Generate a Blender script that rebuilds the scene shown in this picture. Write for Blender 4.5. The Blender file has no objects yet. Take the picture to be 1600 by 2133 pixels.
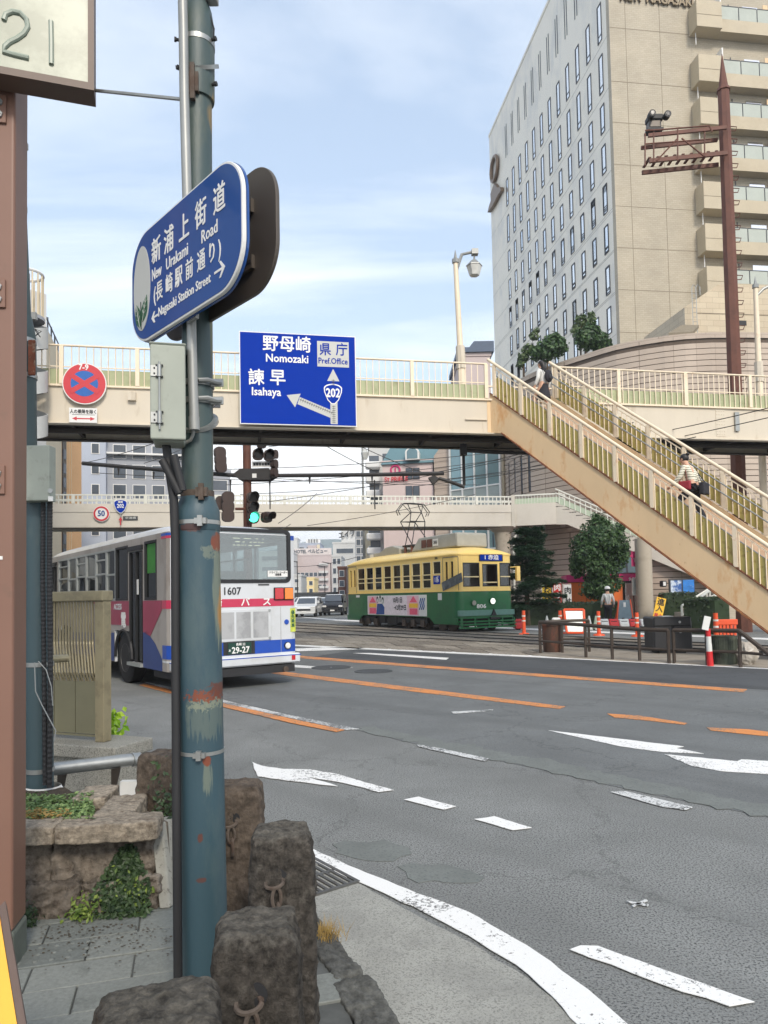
import bpy, math, random
from mathutils import Vector, Matrix, noise
random.seed(7)
SC = bpy.context.scene
COL = SC.collection
rad = math.radians

# ------------------------------------------------------------------ camera
FPX, YPP, CAMZ = 1500.0, 1175.0, 1.5
_p, _r = rad(2.5), rad(1.1)
CF = Vector((0, math.cos(_p), math.sin(_p)))
_U0 = Vector((0, -math.sin(_p), math.cos(_p)))
_R0 = Vector((1, 0, 0))
CR = math.cos(_r)*_R0 - math.sin(_r)*_U0
CU = math.sin(_r)*_R0 + math.cos(_r)*_U0
CC = Vector((0, 0, CAMZ))
cam_d = bpy.data.cameras.new('camera')
cam = bpy.data.objects.new('camera', cam_d)
COL.objects.link(cam)
cam_d.sensor_fit = 'HORIZONTAL'
cam_d.sensor_width = 36.0
cam_d.lens = 36.0*FPX/1600.0
cam_d.shift_y = (YPP-1066.5)/1600.0
cam_d.clip_start = 0.05
cam_d.clip_end = 5000
cam.matrix_world = Matrix(((CR.x, CU.x, -CF.x, CC.x), (CR.y, CU.y, -CF.y, CC.y), (CR.z, CU.z, -CF.z, CC.z), (0, 0, 0, 1)))
SC.camera = cam

def at(px, py, Y):
    d = CF + CR*((px-800)/FPX) + CU*((YPP-py)/FPX)
    return CC + d*(Y/d.y)
def gz(px, py, z=0.0):
    d = CF + CR*((px-800)/FPX) + CU*((YPP-py)/FPX)
    return CC + d*((z-CAMZ)/d.z)

# ------------------------------------------------------------------ sky, sun, exposure
SUN_AZ = Vector((0.30, -0.95)).normalized()
SUN_EL = rad(38)
sun_dir = Vector((SUN_AZ.x*math.cos(SUN_EL), SUN_AZ.y*math.cos(SUN_EL), math.sin(SUN_EL)))
W = bpy.data.worlds.new('World')
SC.world = W
W.use_nodes = True
nt = W.node_tree
nt.nodes.clear()
def N(t, **k):
    n = nt.nodes.new(t)
    for a, b in k.items():
        setattr(n, a, b)
    return n
out = N('ShaderNodeOutputWorld'); bg = N('ShaderNodeBackground'); sky = N('ShaderNodeTexSky')
sky.sky_type = 'NISHITA'; sky.sun_disc = False
sky.sun_elevation = SUN_EL; sky.sun_rotation = math.atan2(SUN_AZ.x, SUN_AZ.y)
sky.altitude = 20; sky.air_density = 1.0; sky.dust_density = 1.2; sky.ozone_density = 1.0
tc = N('ShaderNodeTexCoord'); sep = N('ShaderNodeSeparateXYZ')
nt.links.new(tc.outputs['Generated'], sep.inputs[0])
def M_(op, a, b=None, clamp=False):
    n = N('ShaderNodeMath', operation=op, use_clamp=clamp)
    for i, v in enumerate((a, b)):
        if v is None: continue
        if isinstance(v, (int, float)): n.inputs[i].default_value = v
        else: nt.links.new(v, n.inputs[i])
    return n.outputs[0]
zc = M_('MAXIMUM', sep.outputs[2], 0.0)
den = M_('ADD', zc, 0.12)
cx = M_('DIVIDE', sep.outputs[0], den); cy = M_('DIVIDE', sep.outputs[1], den)
comb = N('ShaderNodeCombineXYZ'); nt.links.new(cx, comb.inputs[0]); nt.links.new(cy, comb.inputs[1])
mp = N('ShaderNodeMapping'); nt.links.new(comb.outputs[0], mp.inputs[0])
mp.inputs['Rotation'].default_value = (0, 0, rad(-14)); mp.inputs['Scale'].default_value = (0.45, 1.5, 1)
nz = N('ShaderNodeTexNoise'); nt.links.new(mp.outputs[0], nz.inputs['Vector'])
nz.inputs['Scale'].default_value = 1.1; nz.inputs['Detail'].default_value = 9; nz.inputs['Roughness'].default_value = 0.58; nz.inputs['Distortion'].default_value = 0.5
r1 = N('ShaderNodeMapRange'); nt.links.new(nz.outputs['Fac'], r1.inputs[0])
r1.inputs[1].default_value = 0.43; r1.inputs[2].default_value = 0.70; r1.inputs[3].default_value = 0.08; r1.inputs[4].default_value = 0.72
# cumulus bank low over the horizon
mp2 = N('ShaderNodeMapping'); nt.links.new(tc.outputs['Generated'], mp2.inputs[0]); mp2.inputs['Scale'].default_value = (3.2, 3.2, 11); mp2.inputs['Location'].default_value = (0.7, 0.2, 0.1)
nz2 = N('ShaderNodeTexNoise'); nt.links.new(mp2.outputs[0], nz2.inputs['Vector'])
nz2.inputs['Scale'].default_value = 1.6; nz2.inputs['Detail'].default_value = 8; nz2.inputs['Roughness'].default_value = 0.55
low = N('ShaderNodeMapRange'); nt.links.new(zc, low.inputs[0]); low.interpolation_type = 'SMOOTHSTEP'
low.inputs[1].default_value = 0.10; low.inputs[2].default_value = 0.44; low.inputs[3].default_value = 0.42; low.inputs[4].default_value = -0.22
s2 = M_('ADD', nz2.outputs['Fac'], low.outputs[0])
r2 = N('ShaderNodeMapRange'); nt.links.new(s2, r2.inputs[0]); r2.inputs[1].default_value = 0.56; r2.inputs[2].default_value = 0.76
msk = M_('MAXIMUM', r1.outputs[0], r2.outputs[0], True)
mixc = N('ShaderNodeMix', data_type='RGBA'); nt.links.new(msk, mixc.inputs['Factor'])
gm = N('ShaderNodeGamma'); nt.links.new(sky.outputs[0], gm.inputs[0]); gm.inputs[1].default_value = 0.55
hs = N('ShaderNodeHueSaturation'); nt.links.new(gm.outputs[0], hs.inputs['Color']); hs.inputs['Saturation'].default_value = 1.14; hs.inputs['Value'].default_value = 2.4
nt.links.new(hs.outputs[0], mixc.inputs['A']); mixc.inputs['B'].default_value = (7.4, 7.5, 7.5, 1)
nt.links.new(mixc.outputs['Result'], bg.inputs[0]); bg.inputs[1].default_value = 0.125
nt.links.new(bg.outputs[0], out.inputs[0])

sl = bpy.data.lights.new('sun', 'SUN'); sl.energy = 1.55; sl.angle = rad(12); sl.color = (1.0, 0.91, 0.78)
so = bpy.data.objects.new('sun', sl); COL.objects.link(so)
so.rotation_euler = sun_dir.to_track_quat('Z', 'Y').to_euler()
SC.view_settings.view_transform = 'Standard'
SC.view_settings.look = 'None'
SC.view_settings.exposure = 0.78
SC.view_settings.gamma = 1.0
SC.view_settings.use_curve_mapping = False
SC.cycles.max_bounces = 6; SC.cycles.transparent_max_bounces = 12
SC.cycles.caustics_reflective = False; SC.cycles.caustics_refractive = False

# ------------------------------------------------------------------ materials
def S(r, g=None, b=None):
    if g is None: g = b = r
    f = lambda c: (c/255/12.92 if c/255 <= 0.04045 else ((c/255+0.055)/1.055)**2.4)
    return (f(r), f(g), f(b))
class NT:
    def __init__(s, m): s.t = m.node_tree; s.t.nodes.clear()
    def n(s, typ, ins=None, **k):
        n = s.t.nodes.new(typ)
        for a, b in k.items(): setattr(n, a, b)
        for a, v in (ins or {}).items():
            if hasattr(v, 'bl_rna') and hasattr(v, 'is_output'): s.t.links.new(v, n.inputs[a])
            else: n.inputs[a].default_value = v
        return n
def rgba(c): return (c[0], c[1], c[2], 1)
MATS = {}
def pm(name, col, rough=0.6, metal=0.0, var=0.12, scale=6.0, bump=0.0, bscale=40.0, stain=None, samt=0.5, sscale=1.2, sthr=0.5, speck=None, spscale=80, spthr=.62, emit=None, spec=0.5, obj=False, zs=1.0, coat=0.0):
    """procedural paint / stone / metal: base colour with noise, stains, speckle and relief in world space"""
    m = bpy.data.materials.new(name); m.use_nodes = True
    t = NT(m)
    o = t.n('ShaderNodeOutputMaterial'); b = t.n('ShaderNodeBsdfPrincipled', {'Roughness': rough, 'Metallic': metal})
    b.inputs['Specular IOR Level'].default_value = spec; b.inputs['Coat Weight'].default_value = coat
    t.t.links.new(b.outputs[0], o.inputs[0])
    v = t.n('ShaderNodeTexCoord').outputs['Object'] if obj else t.n('ShaderNodeNewGeometry').outputs['Position']
    if zs != 1.0: v = t.n('ShaderNodeMapping', {'Vector': v, 'Scale': (1, 1, zs)}).outputs[0]
    nz = t.n('ShaderNodeTexNoise', {'Vector': v, 'Scale': scale, 'Detail': 5.0, 'Roughness': 0.6})
    lo = tuple(c*(1-var) for c in col); hi = tuple(min(1, c*(1+var)) for c in col)
    mr = t.n('ShaderNodeMapRange', {0: nz.outputs['Fac'], 1: 0.3, 2: 0.7})
    mx = t.n('ShaderNodeMix', {'Factor': mr.outputs[0], 'A': rgba(lo), 'B': rgba(hi)}, data_type='RGBA')
    c = mx.outputs['Result']
    if stain:
        n2 = t.n('ShaderNodeTexNoise', {'Vector': v, 'Scale': sscale, 'Detail': 7.0, 'Roughness': 0.65})
        m2 = t.n('ShaderNodeMapRange', {0: n2.outputs['Fac'], 1: sthr, 2: sthr+0.12, 3: 0.0, 4: samt})
        c = t.n('ShaderNodeMix', {'Factor': m2.outputs[0], 'A': c, 'B': rgba(stain)}, data_type='RGBA').outputs['Result']
    if speck:
        n3 = t.n('ShaderNodeTexNoise', {'Vector': v, 'Scale': spscale, 'Detail': 3.0, 'Roughness': 0.7})
        m3 = t.n('ShaderNodeMapRange', {0: n3.outputs['Fac'], 1: spthr-.06, 2: spthr+.06})
        c = t.n('ShaderNodeMix', {'Factor': m3.outputs[0], 'A': c, 'B': rgba(speck)}, data_type='RGBA').outputs['Result']
    t.t.links.new(c, b.inputs['Base Color'])
    if bump:
        n4 = t.n('ShaderNodeTexNoise', {'Vector': v, 'Scale': bscale, 'Detail': 6.0, 'Roughness': 0.65})
        bp = t.n('ShaderNodeBump', {'Strength': 1.0, 'Distance': bump, 'Height': n4.outputs['Fac']})
        t.t.links.new(bp.outputs[0], b.inputs['Normal'])
    if emit:
        b.inputs['Emission Color'].default_value = rgba(emit[0]); b.inputs['Emission Strength'].default_value = emit[1]
    MATS[name] = m
    return m
def glassmat(name, tint=(.8, .85, .85), refl=0.12, rough=0.03, pm_=None):
    m = bpy.data.materials.new(name); m.use_nodes = True
    t = NT(m)
    o = t.n('ShaderNodeOutputMaterial')
    tr = t.n('ShaderNodeBsdfTransparent', {'Color': rgba(tint)})
    gl = t.n('ShaderNodeBsdfGlossy', {'Color': (.9, .93, .95, 1), 'Roughness': rough})
    fr = t.n('ShaderNodeFresnel', {'IOR': 1.5})
    ad = t.n('ShaderNodeMath', {0: fr.outputs[0], 1: refl}, operation='ADD', use_clamp=True)
    mx = t.n('ShaderNodeMixShader', {0: ad.outputs[0], 1: tr.outputs[0], 2: gl.outputs[0]})
    t.t.links.new(mx.outputs[0], o.inputs[0])
    return m
def leafmat(name, c1, c2, scale=3.0):
    m = bpy.data.materials.new(name); m.use_nodes = True
    t = NT(m)
    o = t.n('ShaderNodeOutputMaterial')
    g = t.n('ShaderNodeNewGeometry')
    nz = t.n('ShaderNodeTexNoise', {'Vector': g.outputs['Position'], 'Scale': scale, 'Detail': 2.0})
    ad = t.n('ShaderNodeMath', {0: nz.outputs['Fac'], 1: g.outputs['Random Per Island']}, operation='ADD')
    mr = t.n('ShaderNodeMapRange', {0: ad.outputs[0], 1: 0.5, 2: 1.4})
    mx = t.n('ShaderNodeMix', {'Factor': mr.outputs[0], 'A': rgba(c1), 'B': rgba(c2)}, data_type='RGBA')
    b = t.n('ShaderNodeBsdfPrincipled', {'Base Color': mx.outputs['Result'], 'Roughness': 0.5})
    tl = t.n('ShaderNodeBsdfTranslucent', {'Color': mx.outputs['Result']})
    ms = t.n('ShaderNodeMixShader', {0: 0.25, 1: b.outputs[0], 2: tl.outputs[0]})
    t.t.links.new(ms.outputs[0], o.inputs[0])
    return m

# ------------------------------------------------------------------ mesh builder
class MB:
    def __init__(s, M=None): s.v = []; s.f = []; s.M = M
    def add(s, vs, fs):
        o = len(s.v)
        for p in vs:
            p = Vector(p)
            s.v.append(s.M @ p if s.M is not None else p)
        s.f += [tuple(i+o for i in f) for f in fs]
        return s
    def box(s, x0, x1, y0, y1, z0, z1):
        return s.add([(x0, y0, z0), (x1, y0, z0), (x1, y1, z0), (x0, y1, z0), (x0, y0, z1), (x1, y0, z1), (x1, y1, z1), (x0, y1, z1)],
                     [(0, 3, 2, 1), (4, 5, 6, 7), (0, 1, 5, 4), (1, 2, 6, 5), (2, 3, 7, 6), (3, 0, 4, 7)])
    def quad(s, *p): return s.add(p, [tuple(range(len(p)))])
    def prism(s, pts, ext):
        """closed polygon of 3D points swept by vector ext"""
        n = len(pts); e = Vector(ext); a = [Vector(p) for p in pts]
        return s.add(a+[p+e for p in a], [tuple(range(n))[::-1], tuple(range(n, 2*n))] + [(i, (i+1) % n, (i+1) % n+n, i+n) for i in range(n)])
    def cyl(s, p0, p1, r0, r1=None, n=10, cap=True):
        p0 = Vector(p0); p1 = Vector(p1); r1 = r0 if r1 is None else r1
        d = (p1-p0).normalized()
        a = d.orthogonal().normalized(); b = d.cross(a)
        vs = []
        for p, r in ((p0, r0), (p1, r1)):
            for i in range(n):
                t = 2*math.pi*i/n
                vs.append(p+(a*math.cos(t)+b*math.sin(t))*r)
        fs = [(i, (i+1) % n, (i+1) % n+n, i+n) for i in range(n)]
        if cap: fs += [tuple(range(n))[::-1], tuple(range(n, 2*n))]
        return s.add(vs, fs)
    def tube(s, pts, r, n=8, cap=True):
        pts = [Vector(p) for p in pts]; m = len(pts)
        rs = r if isinstance(r, (list, tuple)) else [r]*m
        d0 = (pts[1]-pts[0]).normalized(); a = d0.orthogonal().normalized()
        vs = []; fs = []
        for k in range(m):
            d = (pts[min(k+1, m-1)]-pts[max(k-1, 0)]).normalized()
            a = (a - d*a.dot(d)); a = a.normalized() if a.length > 1e-6 else d.orthogonal().normalized()
            b = d.cross(a)
            for i in range(n):
                t = 2*math.pi*i/n
                vs.append(pts[k]+(a*math.cos(t)+b*math.sin(t))*rs[k])
        for k in range(m-1):
            for i in range(n): fs.append((k*n+i, k*n+(i+1) % n, (k+1)*n+(i+1) % n, (k+1)*n+i))
        if cap: fs += [tuple(range(n))[::-1], tuple(range((m-1)*n, m*n))]
        return s.add(vs, fs)
    def lathe(s, prof, n=16, c=(0, 0, 0)):
        vs = []; fs = []
        for r, z in prof:
            for i in range(n):
                t = 2*math.pi*i/n; vs.append((c[0]+r*math.cos(t), c[1]+r*math.sin(t), c[2]+z))
        for k in range(len(prof)-1):
            for i in range(n): fs.append((k*n+i, k*n+(i+1) % n, (k+1)*n+(i+1) % n, (k+1)*n+i))
        fs += [tuple(range(n))[::-1], tuple(range((len(prof)-1)*n, len(prof)*n))]
        return s.add(vs, fs)
    def ell(s, c, rx, ry, rz, n=12, m=8):
        vs = []; fs = []
        for k in range(m+1):
            p = math.pi*k/m - math.pi/2
            for i in range(n):
                t = 2*math.pi*i/n
                vs.append((c[0]+rx*math.cos(p)*math.cos(t), c[1]+ry*math.cos(p)*math.sin(t), c[2]+rz*math.sin(p)))
        for k in range(m):
            for i in range(n): fs.append((k*n+i, k*n+(i+1) % n, (k+1)*n+(i+1) % n, (k+1)*n+i))
        return s.add(vs, fs)
    # walls along a plan path with openings; outward is to the right of the path
    def shell(s, path, z0, z1, holes=(), th=0.05, cap=True):
        A = Path(path)
        ss = sorted(set([0.0, A.L]+A.cum+[h[i] for h in holes for i in (0, 1)])); ss = [x for x in ss if -1e-6 <= x <= A.L+1e-6]
        zs = sorted(set([z0, z1]+[min(max(h[i], z0), z1) for h in holes for i in (2, 3)]))
        def hole(x, z): return any(h[0] < x < h[1] and h[2] < z < h[3] for h in holes)
        ns, nz_ = len(ss)-1, len(zs)-1
        fill = [[not hole((ss[i]+ss[i+1])/2, (zs[j]+zs[j+1])/2) for j in range(nz_)] for i in range(ns)]
        P = lambda i, j, o: A.at(ss[i], o).to_3d()+Vector((0, 0, zs[j]))
        g = lambda i, j: 0 <= i < ns and 0 <= j < nz_ and fill[i][j]
        for i in range(ns):
            if ss[i+1]-ss[i] < 1e-6: continue
            for j in range(nz_):
                if not fill[i][j]: continue
                s.quad(P(i, j, 0), P(i+1, j, 0), P(i+1, j+1, 0), P(i, j+1, 0))
                s.quad(P(i, j, th), P(i, j+1, th), P(i+1, j+1, th), P(i+1, j, th))
                if not g(i-1, j): s.quad(P(i, j, 0), P(i, j+1, 0), P(i, j+1, th), P(i, j, th))
                if not g(i+1, j): s.quad(P(i+1, j, 0), P(i+1, j, th), P(i+1, j+1, th), P(i+1, j+1, 0))
                if not g(i, j-1): s.quad(P(i, j, 0), P(i, j, th), P(i+1, j, th), P(i+1, j, 0))
                if not g(i, j+1): s.quad(P(i, j+1, 0), P(i+1, j+1, 0), P(i+1, j+1, th), P(i, j+1, th))
        return s
    def ribbon(s, path, s0, s1, z0, z1, off=0.0, th=0.006):
        """thin plate lying along the path, off metres inside its line (negative = outside)"""
        A = Path(path)
        ss = [s0]+[c for c in A.cum if s0+1e-4 < c < s1-1e-4]+[s1]
        for a, b in zip(ss, ss[1:]):
            p = [A.at(a+1e-5, off).to_3d(), A.at(b-1e-5, off).to_3d()]; q = [A.at(a+1e-5, off+th).to_3d(), A.at(b-1e-5, off+th).to_3d()]
            u = Vector((0, 0, z0)); w = Vector((0, 0, z1))
            s.add([p[0]+u, p[1]+u, p[1]+w, p[0]+w, q[0]+u, q[1]+u, q[1]+w, q[0]+w],
                  [(0, 1, 2, 3), (5, 4, 7, 6), (0, 4, 5, 1), (3, 2, 6, 7), (0, 3, 7, 4), (1, 5, 6, 2)])
        return s
    def build(s, name, mat, parent=None, smooth=False, bevel=0.0, seg=1, label=None):
        vs = s.v
        if parent is not None:
            inv = WINV.get(top(parent).name)
            if inv is not None: vs = [inv @ p for p in vs]
        me = bpy.data.meshes.new(name)
        me.from_pydata([tuple(p) for p in vs], [], s.f)
        if smooth: me.polygons.foreach_set('use_smooth', [True]*len(me.polygons))
        me.materials.append(mat)
        me.validate(); me.update()
        return link(name, me, parent, bevel, seg, label, smooth)
class Path:
    def __init__(s, pts):
        s.p = [Vector(q).to_2d() for q in pts]; s.cum = [0.0]
        for a, b in zip(s.p, s.p[1:]): s.cum.append(s.cum[-1]+(b-a).length)
        s.L = s.cum[-1]
        sn = [Vector(((b-a).normalized().y, -(b-a).normalized().x)) for a, b in zip(s.p, s.p[1:])]
        s.vn = [sn[0]]+[(a+b).normalized()/max(.4, (a+b).normalized().dot(a)) for a, b in zip(sn, sn[1:])]+[sn[-1]]
    def at(s, x, off=0.0):
        x = min(max(x, 0), s.L)
        for i in range(len(s.p)-1):
            if x <= s.cum[i+1]+1e-7 or i == len(s.p)-2:
                t = (x-s.cum[i])/max(1e-9, s.cum[i+1]-s.cum[i])
                return s.p[i].lerp(s.p[i+1], t) - s.vn[i].lerp(s.vn[i+1], t)*off
def link(name, data, parent=None, bevel=0.0, seg=1, label=None, smooth=False):
    o = bpy.data.objects.new(name, data)
    COL.objects.link(o)
    if parent is not None: o.parent = parent
    if bevel:
        b = o.modifiers.new('bevel', 'BEVEL'); b.width = bevel; b.segments = seg; b.limit_method = 'ANGLE'; b.angle_limit = rad(35)
    if smooth:
        try: data.set_sharp_from_angle(angle=rad(40))
        except Exception: pass
    if label: o['label'] = label
    return o
WINV = {}
def top(o):
    while o.parent is not None: o = o.parent
    return o
def tag(o, label, cat, group=None, kind=None):
    o['label'] = label; o['category'] = cat
    if group: o['group'] = group
    if kind: o['kind'] = kind
    return o
def thing(name, label, cat, loc=(0, 0, 0), rz=0.0, group=None, world=True):
    """Empty at the thing's base; with world=True its parts are given in world coordinates"""
    o = bpy.data.objects.new(name, None); COL.objects.link(o)
    o.location = loc; o.rotation_euler = (0, 0, rz); o.empty_display_size = 0.2
    tag(o, label, cat, group)
    WINV[o.name] = (Matrix.Translation(Vector(loc)) @ Matrix.Rotation(rz, 4, 'Z')).inverted() if world else None
    return o
def struct(o): o['kind'] = 'structure'; return o
def stuff(o): o['kind'] = 'stuff'; return o
def rep(proto, mats):
    """copies of a part sharing its mesh; mats are matrices applied after the part's own coordinates"""
    for m in mats:
        c = proto.copy(); COL.objects.link(c); c.matrix_local = m
def copy_thing(root, loc, rz, label, group=None):
    c = root.copy(); COL.objects.link(c); c.location = loc; c.rotation_euler = (0, 0, rz); c['label'] = label
    if group: c['group'] = group
    for ch in root.children:
        d = ch.copy(); COL.objects.link(d); d.parent = c
        for g in ch.children:
            e = g.copy(); COL.objects.link(e); e.parent = d
    return c
def frame(o, xd, zd=(0, 0, 1)):
    """matrix with x along xd, z as close to zd as possible, y = z cross x"""
    x = Vector(xd).normalized(); z = Vector(zd); z = (z - x*z.dot(x)).normalized(); y = z.cross(x); o = Vector(o)
    return Matrix(((x.x, y.x, z.x, o.x), (x.y, y.y, z.y, o.y), (x.z, y.z, z.z, o.z), (0, 0, 0, 1)))
def text(s, size, mat, parent, M, name='lettering', bold=0.0, depth=0.001, sx=1.0, align='CENTER'):
    """flat lettering as a mesh; reads along M's x axis, up is M's z axis, faces M's -y"""
    cu = bpy.data.curves.new('lettering', 'FONT'); cu.body = s; cu.size = size; cu.align_x = align; cu.align_y = 'CENTER'
    cu.extrude = depth; cu.resolution_u = 2
    ob = bpy.data.objects.new('tmp', cu); COL.objects.link(ob)
    dg = bpy.context.evaluated_depsgraph_get()
    me = bpy.data.meshes.new_from_object(ob.evaluated_get(dg))
    bpy.data.objects.remove(ob); bpy.data.curves.remove(cu)
    if bold:
        bold = min(bold, size*.028)
        v0 = [v.co.copy() for v in me.vertices]; f0 = [tuple(f.vertices) for f in me.polygons]; vs = list(v0); fs = list(f0)
        for i, (a, b) in enumerate(((1, 0), (-1, 0), (0, 1), (0, -1))):
            o = len(vs); vs += [v+Vector((a*bold/sx, b*bold, (i+1)*.00012*max(1, size*4))) for v in v0]; fs += [tuple(k+o for k in f) for f in f0]
        me = bpy.data.meshes.new(name); me.from_pydata([tuple(v) for v in vs], [], fs)
    T = M @ Matrix.Rotation(math.pi/2, 4, 'X') @ Matrix.Diagonal((sx, 1, 1, 1))
    inv = WINV.get(top(parent).name) if parent is not None else None
    if inv is not None: T = inv @ T
    me.transform(T); me.materials.clear(); me.materials.append(mat)
    return link(name, me, parent)
# ------------------------------------------------------------------ material library
asphalt = None
def asphalt_mat(name, base, speckc, spthr, wear=None, bump=0.004, sc=85):
    m = pm(name, base, rough=0.88, var=0.16, scale=1.1, bump=bump, bscale=sc*0.8, stain=wear or S(120, 122, 120), samt=0.35, sscale=0.7, sthr=0.56, speck=speckc, spscale=sc, spthr=spthr, spec=0.3)
    # tyre-polished bands along the lanes, oil drips, fine cracks
    t = m.node_tree; b = next(n for n in t.nodes if n.type == 'BSDF_PRINCIPLED'); src = b.inputs['Base Color'].links[0].from_socket
    q = NT.__new__(NT); q.t = t; g = q.n('ShaderNodeNewGeometry').outputs['Position']
    mp = q.n('ShaderNodeMapping', {'Vector': q.n('ShaderNodeMapping', {'Vector': g, 'Rotation': (0, 0, rad(45))}).outputs[0], 'Scale': (.05, .9, 1)}).outputs[0]
    for v, sc_, lo, hi, amt, col in ((mp, 1.5, .47, .62, .40, tuple(c*.62 for c in base)), (g, 5.0, .70, .74, .5, tuple(c*.45 for c in base))):
        nz = q.n('ShaderNodeTexNoise', {'Vector': v, 'Scale': sc_, 'Detail': 4.0})
        src = q.n('ShaderNodeMix', {'Factor': q.n('ShaderNodeMapRange', {0: nz.outputs['Fac'], 1: lo, 2: hi, 3: 0, 4: amt}).outputs[0], 'A': src, 'B': rgba(col)}, data_type='RGBA').outputs['Result']
    ds = q.n('ShaderNodeTexNoise', {'Vector': g, 'Scale': 1.5, 'Detail': 6.0, 'Roughness': .7})
    av = q.n('ShaderNodeVectorMath', {0: g, 1: ds.outputs['Color']}, operation='ADD').outputs[0]
    vo = q.n('ShaderNodeTexVoronoi', {'Vector': av, 'Scale': .42}, feature='DISTANCE_TO_EDGE')
    src = q.n('ShaderNodeMix', {'Factor': q.n('ShaderNodeMapRange', {0: vo.outputs['Distance'], 1: .003, 2: .007, 3: .4, 4: 0}).outputs[0], 'A': src, 'B': rgba(tuple(c*.35 for c in base))}, data_type='RGBA').outputs['Result']
    t.links.new(src, b.inputs['Base Color']); return m
m_road = asphalt_mat('asphalt_coarse', S(138, 140, 138), S(74, 76, 76), 0.55, wear=S(130, 132, 131), bump=0.008, sc=95)
m_lane = asphalt_mat('asphalt_smooth', S(113, 116, 116), S(86, 89, 90), 0.57, bump=0.003, sc=110)
m_dark = asphalt_mat('asphalt_dark', S(76, 79, 82), S(96, 98, 100), 0.6, bump=0.002, sc=110)
m_ground = pm('ground_concrete', S(120, 120, 118), rough=0.9, var=0.15, scale=0.3, stain=S(90, 90, 88), sscale=0.2)
m_gutter = pm('gutter_concrete', S(158, 158, 151), rough=0.92, var=0.10, scale=3, stain=S(132, 132, 127), samt=.5, sscale=2.0, sthr=.5, speck=S(120, 120, 115), spscale=130, spthr=.56, bump=0.003, bscale=90)
m_moss = pm('moss_patch', S(112, 116, 113), rough=0.92, var=0.12, scale=4, speck=S(94, 100, 98), spscale=60, spthr=.58, bump=.002, bscale=70)
def paint_mat(name, col, wear, thr=0.60):
    m = bpy.data.materials.new(name); m.use_nodes = True
    t = NT(m); o = t.n('ShaderNodeOutputMaterial')
    g = t.n('ShaderNodeNewGeometry').outputs['Position']
    a = t.n('ShaderNodeTexNoise', {'Vector': g, 'Scale': 2.2, 'Detail': 4.0})
    b_ = t.n('ShaderNodeTexNoise', {'Vector': g, 'Scale': 55.0, 'Detail': 5.0, 'Roughness': .7})
    sm = t.n('ShaderNodeMath', {0: a.outputs['Fac'], 1: 0.45}, operation='MULTIPLY')
    ad = t.n('ShaderNodeMath', {0: sm.outputs[0], 1: b_.outputs['Fac']}, operation='ADD')
    mr = t.n('ShaderNodeMapRange', {0: ad.outputs[0], 1: thr+.21, 2: thr+.27})
    mx = t.n('ShaderNodeMix', {'Factor': mr.outputs[0], 'A': rgba(col), 'B': rgba(wear)}, data_type='RGBA')
    bp = t.n('ShaderNodeBump', {'Strength': 1.0, 'Distance': .003, 'Height': b_.outputs['Fac']})
    b = t.n('ShaderNodeBsdfPrincipled', {'Base Color': mx.outputs['Result'], 'Roughness': .75, 'Normal': bp.outputs[0]})
    t.t.links.new(b.outputs[0], o.inputs[0]); return m
m_white = paint_mat('road_paint_white', (.80, .80, .78), S(112, 112, 110), .60)
m_orange = paint_mat('road_paint_orange', S(212, 136, 74), S(124, 114, 102), .53)
m_wornw = paint_mat('road_paint_worn', (.62, .63, .62), S(100, 102, 102), .50)
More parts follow.
